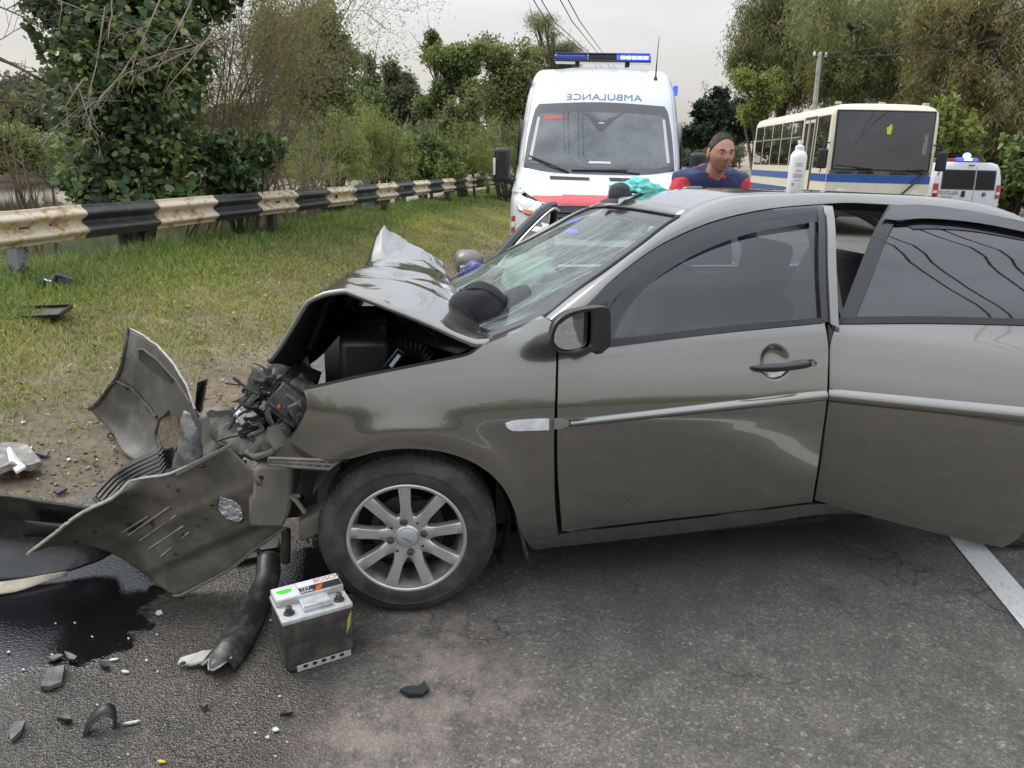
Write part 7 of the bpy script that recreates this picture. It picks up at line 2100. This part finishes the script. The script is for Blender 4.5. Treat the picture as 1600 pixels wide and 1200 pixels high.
mb = MB(); mb.prism([z3((304, 638, .36)) - base2, z3((312, 646, .34)) - base2, z3((321, 594, .50)) - base2, z3((308, 598, .50)) - base2], (0, .03, 0)); mb.build("mounting_blade", M['black'], bc)
mb = MB(); mb.prism([z3((251, 733, .05)) - base2, z3((269, 732, .05)) - base2, z3((267, 702, .16)) - base2, z3((250, 706, .16)) - base2], (0, .03, 0)); mb.build("mounting_blade", M['gloss_black'], bc)
mb = MB()
# silvery crushed insert between the corner and the nose
o_, _g = shell("crushed_insert", simple("scraped_silver_plastic", (.30, .30, .31), .35, metal=.5, col2=(.14, .135, .125), scale=18, bump=.3, bscale=40), [(268, 735, .06), (310, 742, .08)], [(310, 742, .08), (318, 700, .2), (314, 650, .36)], [(284, 640, .36), (314, 650, .36)], [(268, 735, .06), (276, 700, .18), (284, 640, .36)], 10, 16, -view * -.03, None, .006, .012, 14)
o_.parent = bc; o_.location = -base2
# ---- slatted black grille behind the torn bumper
gl_ = thing("broken_grille", "broken black slatted grille lying between the torn bumper and the standing bumper corner", "grille", on_z(200, 770))
b3 = Vector(gl_.location)
for k in range(6):
    pts = [z3((lerp(150, 176, k / 5), lerp(772, 796, k / 5), .10)), z3((lerp(185, 205, k / 5), lerp(738, 762, k / 5), .20)), z3((lerp(246, 252, k / 5), lerp(708, 740, k / 5), .30))]
    P = resample(pts, 10)
    mb = MB()
    V = []
    for p in P: p = Vector(p) - b3; V += [p, p + Vector((0, .05, .012)), p + Vector((0, .05, .004)), p + Vector((0, 0, -.010))]
    mb.add(V, [(4*i + a, 4*i + b, 4*i + 4 + b, 4*i + 4 + a) for i in range(10) for a, b in ((0, 1), (1, 2), (2, 3), (3, 0))])
    mb.build("slat", M['black'], gl_, angle=40)
mb = MB(); mb.tube([z3((148, 778, .09)) - b3, z3((160, 790, .07)) - b3, z3((180, 800, .06)) - b3], .010, 6); mb.tube([z3((250, 708, .31)) - b3, z3((254, 725, .26)) - b3, z3((256, 745, .22)) - b3], .008, 6); mb.build("grille_frame", M['gloss_black'], gl_)
# ---- long black lower trim lying in the oil at the left edge
lt = thing("bumper_trim", "long wet black lower bumper trim lying in the oil at the left edge", "bumper trim", on_z(80, 900))
b4 = Vector(lt.location)
o_, Gl = shell("trim_skin", M['wet_black'], [(-60, 912, .02), (10, 906, .02), (80, 898, .02), (150, 880, .03), (178, 866, .05)], [(178, 866, .05), (180, 830, .16), (164, 795, .26)], [(-60, 772, .30), (20, 776, .30), (100, 788, .28), (164, 795, .26)], [(-60, 912, .02), (-60, 850, .12), (-60, 772, .30)], 40, 18, -view * .05, None, .006, .010, 6)
o_.parent = lt; o_.location = -b4
mb = MB(); mb.tube([Gl[i][18] - b4 for i in range(41)], .007, 6); mb.build("rolled_edge", M['scuffed'], lt)
o_, _g = shell("inner_channel", M['black'], [(38, 838, .15), (110, 840, .14), (170, 838, .13)], [(170, 838, .13), (168, 815, .2)], [(38, 812, .22), (110, 818, .21), (168, 815, .2)], [(38, 838, .15), (38, 812, .22)], 16, 6, view * .03, None, .006, .004)
o_.parent = lt; o_.location = -b4
for (x, y) in ((52, 792), (60, 810)):
    pass
o_, _g = shell("pale_backing", simple("beige_foam_strip", (.42, .37, .29), .8, var=.3, scale=16, bump=.3), [(-40, 934, .008), (20, 925, .008), (105, 899, .012)], [(105, 899, .012), (106, 892, .03)], [(-40, 912, .03), (20, 906, .03), (106, 892, .03)], [(-40, 934, .008), (-40, 912, .03)], 16, 4, Vector((0, 0, 0)), None, .004, .004, 12)
o_.parent = lt; o_.location = -b4
# ---- half-round black duct on the asphalt
dc = thing("black_duct", "half round black plastic duct with a broken end lying beside the battery", "car part", on_z(360, 980))
b5 = Vector(dc.location)
axis = resample([on_z(336, 1056, .0), on_z(368, 1008, .01), on_z(402, 945, .015), on_z(418, 905, .03), (on_z(420, 874, .05))], 30)
Gd = []
for i, p in enumerate(axis):
    p = Vector(p); t = Vector(axis[min(i + 1, 30)]) - Vector(axis[max(i - 1, 0)]); t.normalize(); side = t.cross(Vector((0, 0, 1))).normalized()
    r = lerp(.054, .036, i / 30)
    row = []
    for k in range(15):
        a = lerp(R(4), R(176), k / 14)
        q = p + side * math.cos(a) * r + Vector((0, 0, math.sin(a) * r * .85))
        if i == 0: q += t * (.05 * math.sin(a * 3.2) * (1 if k < 9 else -.3) + .02)
        if i < 8 and 5 < k < 11: q.z -= .006 * math.sin(i)
        q += t * .0 + Vector((noise.noise(q * 20), noise.noise(q * 20 + Vector((3, 0, 0))), noise.noise(q * 20 + Vector((0, 3, 0))))) * .004
        row.append(q - b5)
    Gd.append(row)
mb = MB(); mb.grid(Gd); mb.build("duct_shell", simple("worn_black_duct", (.022, .022, .022), .38, col2=(.075, .072, .066), scale=14, bump=.15, bscale=60, thr=(.5, .68)), dc, solid=.005, angle=50)
mb = MB(); bk = [z3((277, 1040, .012)), z3((282, 1030, .02)), z3((318, 1019, .03)), z3((336, 1017, .03)), z3((326, 1034, .02)), z3((300, 1042, .01))]
mb.prism([p - b5 for p in bk], (0, 0, .008)); bko = mb.build("bracket_tab", M['pale_edge'], dc, bevel=.003)
q = z3((286, 1037, .03)) - b5; mb = MB(); mb.lathe([(.009, .002), (.0005, .003)], 12, Matrix.Translation(q)); mb.build("bracket_hole", M['dark_hole'], bko)
mb = MB(); mb.tube([Gd[0][k] for k in range(3, 12)], .004, 5); mb.build("broken_rim", M['pale_edge'], dc)

# ================================================================== CAR BATTERY
fl, fr_ = on_z(448, 1053), on_z(553, 1020); ex = (fr_ - fl); Lx = ex.length; ex.normalize(); ey = Vector((-ex.y, ex.x, 0))
bat = thing("car_battery", "grey topped car battery with green spot label standing on the asphalt by the front wheel", "battery", fl, math.atan2(ex.y, ex.x))
Ly, Hz = .155, .165
mb = MB()
mb.prism([(0, 0, .012), (Lx, 0, .012), (Lx, Ly, .012), (0, Ly, .012)], (0, 0, Hz - .012)); mb.build("battery_case", simple("dusty_black_case", (.035, .034, .032), .55, col2=(.085, .075, .06), scale=16, bump=.1, bscale=120), bat, bevel=.004)
mb = MB(); mb.prism([(.012, -.006, .0), (Lx - .01, -.006, .0), (Lx - .01, Ly + .006, 0), (.012, Ly + .006, 0)], (0, 0, .016)); mb.build("base_lip", M['black'], bat, bevel=.003)
mb = MB(); mb.prism([(.03, -.010, .002), (Lx - .012, -.010, .002), (Lx - .012, -.0062, .002), (.03, -.0062, .002)], (0, 0, .019)); ft = mb.build("base_rail", simple("light_base_rail", (.42, .43, .44), .5, var=.2), bat)
for k in range(5):
    mb = MB(); mb.box((.055 + k * .028, -.0102, .016), (.012, .004, .009)); mb.build("rail_notch", M['black'], ft)
bt_grey = simple("light_grey_lid", (.48, .49, .49), .45, col2=(.36, .35, .32), scale=20, bump=.05)
mb = MB(); mb.prism([(-.003, -.003, Hz), (Lx + .003, -.003, Hz), (Lx + .003, Ly + .003, Hz), (-.003, Ly + .003, Hz)], (0, 0, .016)); mb.build("battery_lid", bt_grey, bat, bevel=.004)
z_ = Hz + .016
mb = MB(); mb.prism([(.0, Ly * .50, z_), (Lx, Ly * .50, z_), (Lx, Ly, z_), (0, Ly, z_)], (0, 0, .022)); mb.build("raised_lid", bt_grey, bat, bevel=.003)
mb = MB(); mb.prism([(Lx * .32, Ly * .10, z_), (Lx * .74, Ly * .10, z_), (Lx * .74, Ly * .52, z_), (Lx * .32, Ly * .52, z_)], (0, 0, .012)); mb.box((Lx * .53, Ly * .14, z_ + .014), (Lx * .40, .008, .012)); mb.build("handle_well", bt_grey, bat, bevel=.003)
for x in (.13, .86):
    T_ = Matrix.Translation((Lx * x, Ly * .22, z_))
    mb = MB(); mb.lathe([(.017, 0), (.016, .004), (.0105, .0045), (.0095, .022), (.008, .023), (.0005, .023)], 20, T_); mb.build("terminal", M['dark_steel'], bat)
zt = z_ + .0225
mesh("label", [(.004, Ly * .53, zt), (Lx * .36, Ly * .53, zt), (Lx * .36, Ly * .97, zt), (.004, Ly * .97, zt)], [(0, 1, 2, 3)], simple("pale_label", (.66, .66, .64), .4, col2=(.6, .42, .42), scale=60, thr=(.58, .66)), bat, smooth=False)
mesh("label", [(Lx * .37, Ly * .53, zt), (Lx * .985, Ly * .53, zt), (Lx * .985, Ly * .76, zt), (Lx * .37, Ly * .76, zt)], [(0, 1, 2, 3)], M['black_print'], bat, smooth=False)
mesh("label", [(Lx * .37, Ly * .77, zt), (Lx * .985, Ly * .77, zt), (Lx * .985, Ly * .975, zt), (Lx * .37, Ly * .975, zt)], [(0, 1, 2, 3)], M['white_plastic'], bat, smooth=False)
mesh("orange_flash", [(Lx * .58, Ly * .54, zt + .0004), (Lx * .66, Ly * .54, zt + .0004), (Lx * .74, Ly * .74, zt + .0004), (Lx * .63, Ly * .70, zt + .0004)], [(0, 1, 2, 3)], M['orange'], bat, smooth=False)
mesh("green_spot", [(Lx * .17 + .023 * math.cos(a) * (1 + .18 * math.sin(3 * a)), Ly * .78 + .014 * math.sin(a) * (1 + .2 * math.cos(2 * a)), zt + .0005) for a in np.linspace(0, 2 * math.pi, 16, endpoint=False)], [tuple(range(16))], simple("bright_green_ink", (.06, .62, .04), .5), bat, smooth=False)
text_mesh("lettering", "BOSCH", .030, simple("red_print", (.62, .03, .03), .5), lambda x, y: Vector((Lx * .82 + x, Ly * .872 + y, zt + .0006)), bat, xscale=.85)
text_mesh("small_print", "12V", .018, simple("white_print", (.7, .7, .7), .5), lambda x, y: Vector((Lx * .46 + x, Ly * .70 + y, zt + .0006)), bat)
text_mesh("small_print", "60Ah", .018, simple("white_print", (.7, .7, .7), .5), lambda x, y: Vector((Lx * .47 + x, Ly * .59 + y, zt + .0006)), bat)
mesh("yellow_smear", [(Lx * .93, -.0006, Hz * .80), (Lx * .985, -.0006, Hz * .93), (Lx * .985, -.0006, Hz * .86), (Lx * .955, -.0006, Hz * .62), (Lx * .90, -.0006, Hz * .45)], [(0, 4, 3, 2, 1)], simple("yellow_marker", (.42, .36, .06), .6), bat, smooth=False)

# ================================================================== SMALLER DEBRIS
def slab(name, label, cat, poly_px, z, h, mt, group=None, bev=.002, warp=.006, ground=False):
    P = []
    for (x, y) in poly_px:
        q = on_ground(x, y) if ground else on_z(x, y, z)
        P.append(q)
    c = sum(P, Vector()) / len(P)
    n_ = len(P); rg_ = random.Random(sum(map(ord, label)))
    V = [p - c + Vector((0, 0, (0 if ground else -z + .003) + rg_.uniform(0, warp) + (z if ground else 0))) for p in P]
    mid = Vector((0, 0, h * 1.3 + z * (1 if ground else 0)))
    Vt = [v * .96 + Vector((0, 0, h)) for v in V]
    mb = MB(); mb.add(V + Vt + [mid], [(i, (i + 1) % n_, n_ + (i + 1) % n_, n_ + i) for i in range(n_)] + [(n_ + i, n_ + (i + 1) % n_, 2 * n_) for i in range(n_)])
    o = mb.build(name, mt, None, angle=25); o.location = c if ground else Vector((c.x, c.y, 0)); 
    return tag(o, label, cat, group)
PF = "plastic fragment"
slab("plastic_fragment", "flat dark grey plastic plate lying on the asphalt at the lower left", PF, [(64, 1080), (75, 1050), (103, 1046), (98, 1072), (80, 1082)], .0, .012, M['scuffed'])
slab("plastic_fragment", "small curved black clip above the flat grey plate", PF, [(101, 1024), (112, 1028), (122, 1034), (118, 1038), (108, 1036)], .0, .012, M['black'])
slab("plastic_fragment", "thin brownish grey sliver left of the black clip", PF, [(74, 1032), (92, 1026), (100, 1028), (84, 1036)], .0, .006, M['dirty_grey'])
slab("plastic_fragment", "bluish grey rag of plastic at the lower left corner", PF, [(14, 1150), (24, 1136), (42, 1134), (36, 1150), (18, 1164)], .0, .012, M['scuffed'])
slab("plastic_fragment", "tiny dark clip right of the bluish rag", PF, [(90, 1130), (104, 1121), (114, 1131), (104, 1134)], .0, .012, M['black'])
slab("plastic_fragment", "angular black fragment on the asphalt below the battery", PF, [(624, 1086), (634, 1080), (656, 1078), (664, 1070), (671, 1084), (660, 1091), (640, 1092)], .0, .012, M['black'])
slab("plastic_fragment", "small dark stone like piece below the duct's broken end", PF, [(313, 1108), (320, 1103), (326, 1108), (318, 1112)], .0, .012, M['scuffed'])
slab("plastic_fragment", "black splinter to the right of the dark stone like piece", PF, [(438, 1124), (450, 1114), (458, 1118), (446, 1122)], .0, .01, M['black'])
slab("plastic_fragment", "dark sliver lying on the wet asphalt left of the duct", PF, [(156, 1044), (168, 1040), (172, 1048), (160, 1049)], .0, .008, M['black'])
# upright black cup-like cover
uc = thing("black_cover", "curved black plastic cover standing on edge at the lower left of the asphalt", "car part", on_z(155, 1145))
b6 = Vector(uc.location)
mb = MB(); ax_ = on_z(175, 1140) - on_z(135, 1150); ax_.normalize(); nr = Vector((-ax_.y, ax_.x, 0))
Gq = [[ax_ * (-.034 * math.cos(a)) + nr * (k * .05 * .6) + Vector((0, 0, .062 * math.sin(a) * lerp(.8, 1, k))) + ax_ * .02 * math.sin(a) for a in np.linspace(0, math.pi, 15)] for k in (0, .5, 1)]
mb.grid(Gq); mb.build("cover_shell", M['black'], uc, solid=.005)
mb = MB(); mb.tube(Gq[0], .004, 6); mb.build("cover_rim", M['scuffed'], uc)
M['shard'] = simple("pale_shard", (.50, .50, .48), .4, var=.1)
WG = "white shards on the asphalt"
def shard_poly(x, y, a, b, th):
    c, s = math.cos(th), math.sin(th)
    return [(x + c * u * a - s * v * b, y + s * u * a * .6 + c * v * b * .6) for u, v in ((-1, -.3), (-.2, -1), (1, -.2), (.5, .8), (-.5, .9))]
for lb, x, y, a, b, th in (("white triangular shard on the wet asphalt under the bumper", 249, 960, 6, 7, .6), ("long thin white shard right of the black cover", 206, 1132, 15, 3, -.35), ("white curved shard above the long thin shard", 178, 1033, 9, 3, -.3),
        ("flat oval white shard left of the duct", 196, 1052, 7, 3, .1), ("pale square shard on the asphalt right of the black splinter", 431, 1143, 6, 6, .4), ("small yellowish chip at the bottom edge", 253, 1193, 7, 4, .0), ("tiny white shard below the pale square shard", 418, 1155, 3, 4, 1.2)):
    slab("white_shard", lb, "shard", shard_poly(x, y, a, b, th), .0, .004, M['shard'] if 'yellowish' not in lb else M['yellow'], WG, warp=.003)
rg = random.Random(4)
for k in range(24):
    x, y = rg.uniform(5, 480), rg.uniform(950, 1195)
    if 200 < x < 300 and y < 960: continue
    s_ = rg.uniform(1.3, 3.0)
    slab("glass_crumb", "tiny pale crumb of broken plastic scattered over the wet asphalt", "crumb", shard_poly(x, y, s_, s_ * .8, rg.uniform(0, 3)), .0, .003, M['shard'], "crumbs scattered over the wet asphalt", warp=.001)
for k in range(80):
    x, y = rg.uniform(10, 330), rg.uniform(620, 775)
    if x > 200 and y < 700: continue
    s_ = 1.3 + 4.0 * rg.random() ** 2.5
    slab("plastic_chip", "small broken chip scattered over the dirt beside the torn bumper", "chip", shard_poly(x, y, s_, s_ * .8, rg.uniform(0, 3)), .004, .005, rg.choice([M['shard'], M['shard'], M['scuffed'], M['dirty_grey']]), "chips scattered over the dirt", ground=True, warp=.003)
# broken lamp and plates in the grass
def heap(name, label, cat, px, py, pieces, mts):
    t = thing(name, label, cat, on_ground(px, py)); b = Vector(t.location)
    for i, (dx, dy, dz, sx_, sy_, sz_, rx, ry, rz_) in enumerate(pieces):
        mb = MB(); mb.box((dx, dy, dz), (sx_, sy_, sz_), (R(rx), R(ry), R(rz_))); mb.build(("plate", "housing", "shard")[i % 3], mts[i % len(mts)], t, bevel=.006)
    return t
heap("headlamp_debris", "black broken headlamp lying in the grass at the foot of the guard rail post", "headlamp", 74, 452, [(0, 0, .05, .26, .16, .09, 10, -12, 10), (.13, .02, .08, .12, .1, .08, 0, 25, 30), (.06, -.07, .07, .08, .02, .05, 20, 10, -20), (.12, -.06, .10, .03, .02, .09, 10, 40, 0)], [M['black'], M['scuffed'], M['broken_reflector']])
t = thing("black_tray", "flat black plastic tray lying in the grass at the left", "plastic tray", on_ground(66, 497), R(8)); t.rotation_euler = (R(7), R(-3), R(8))
mb = MB(); mb.box((0, 0, .035), (.34, .24, .012)); mb.build("tray_floor", M['black'], t, bevel=.004)
mb = MB()
for c, s_ in (((0, -.12, .045), (.34, .014, .03)), ((0, .12, .045), (.34, .014, .03)), ((-.17, 0, .045), (.014, .24, .03)), ((.17, 0, .045), (.014, .24, .03))): mb.box(c, s_)
mb.build("tray_rim", M['gloss_black'], t, merge=False)
o = slab("plastic_fragment", "crumpled grey plastic panel lying on the dirt at the left edge", PF, [(-20, 760), (-10, 718), (20, 712), (48, 718), (70, 742), (50, 750), (20, 758)], .03, .03, M['torn'], ground=True, warp=.05)
o = slab("plastic_fragment", "pale pointed plastic strip lying on the crumpled grey panel", PF, [(14, 724), (20, 722), (34, 742), (46, 757), (30, 763), (20, 752)], .07, .012, M['shard'], ground=True, warp=.012)
slab("plastic_fragment", "dark flat plate beside the crumpled grey panel on the dirt", PF, [(60, 708), (78, 712), (74, 718), (58, 716)], .01, .01, M['scuffed'], ground=True)
slab("plastic_fragment", "black splinter lying on the dirt above the bumper trim", PF, [(84, 774), (102, 766), (106, 770), (92, 778)], .01, .01, M['black'], ground=True)
slab("plastic_fragment", "dark bent piece resting inside the standing bumper corner", PF, [(162, 640), (166, 632), (172, 646), (168, 656), (162, 652)], .02, .04, M['scuffed'], ground=True)
slab("plastic_fragment", "dirty flat piece lying in front of the standing bumper corner", PF, [(224, 688), (242, 678), (244, 694), (232, 700)], .05, .02, M['bumper_shell'], ground=True)
slab("plastic_fragment", "black clip lying on the dirt left of the standing corner", PF, [(168, 684), (180, 676), (184, 680), (172, 690)], .01, .012, M['black'], ground=True)
# engine fluid wreck on the asphalt under the nose
slab("plastic_fragment", "wet black lump under the smashed nose behind the duct", PF, [(392, 862), (412, 846), (438, 850), (436, 868), (410, 872)], .0, .03, M['wet_black'])
slab("plastic_fragment", "thin black bracket lying across the duct's upper end", PF, [(366, 880), (402, 872), (404, 878), (370, 886)], .0, .02, M['black'])
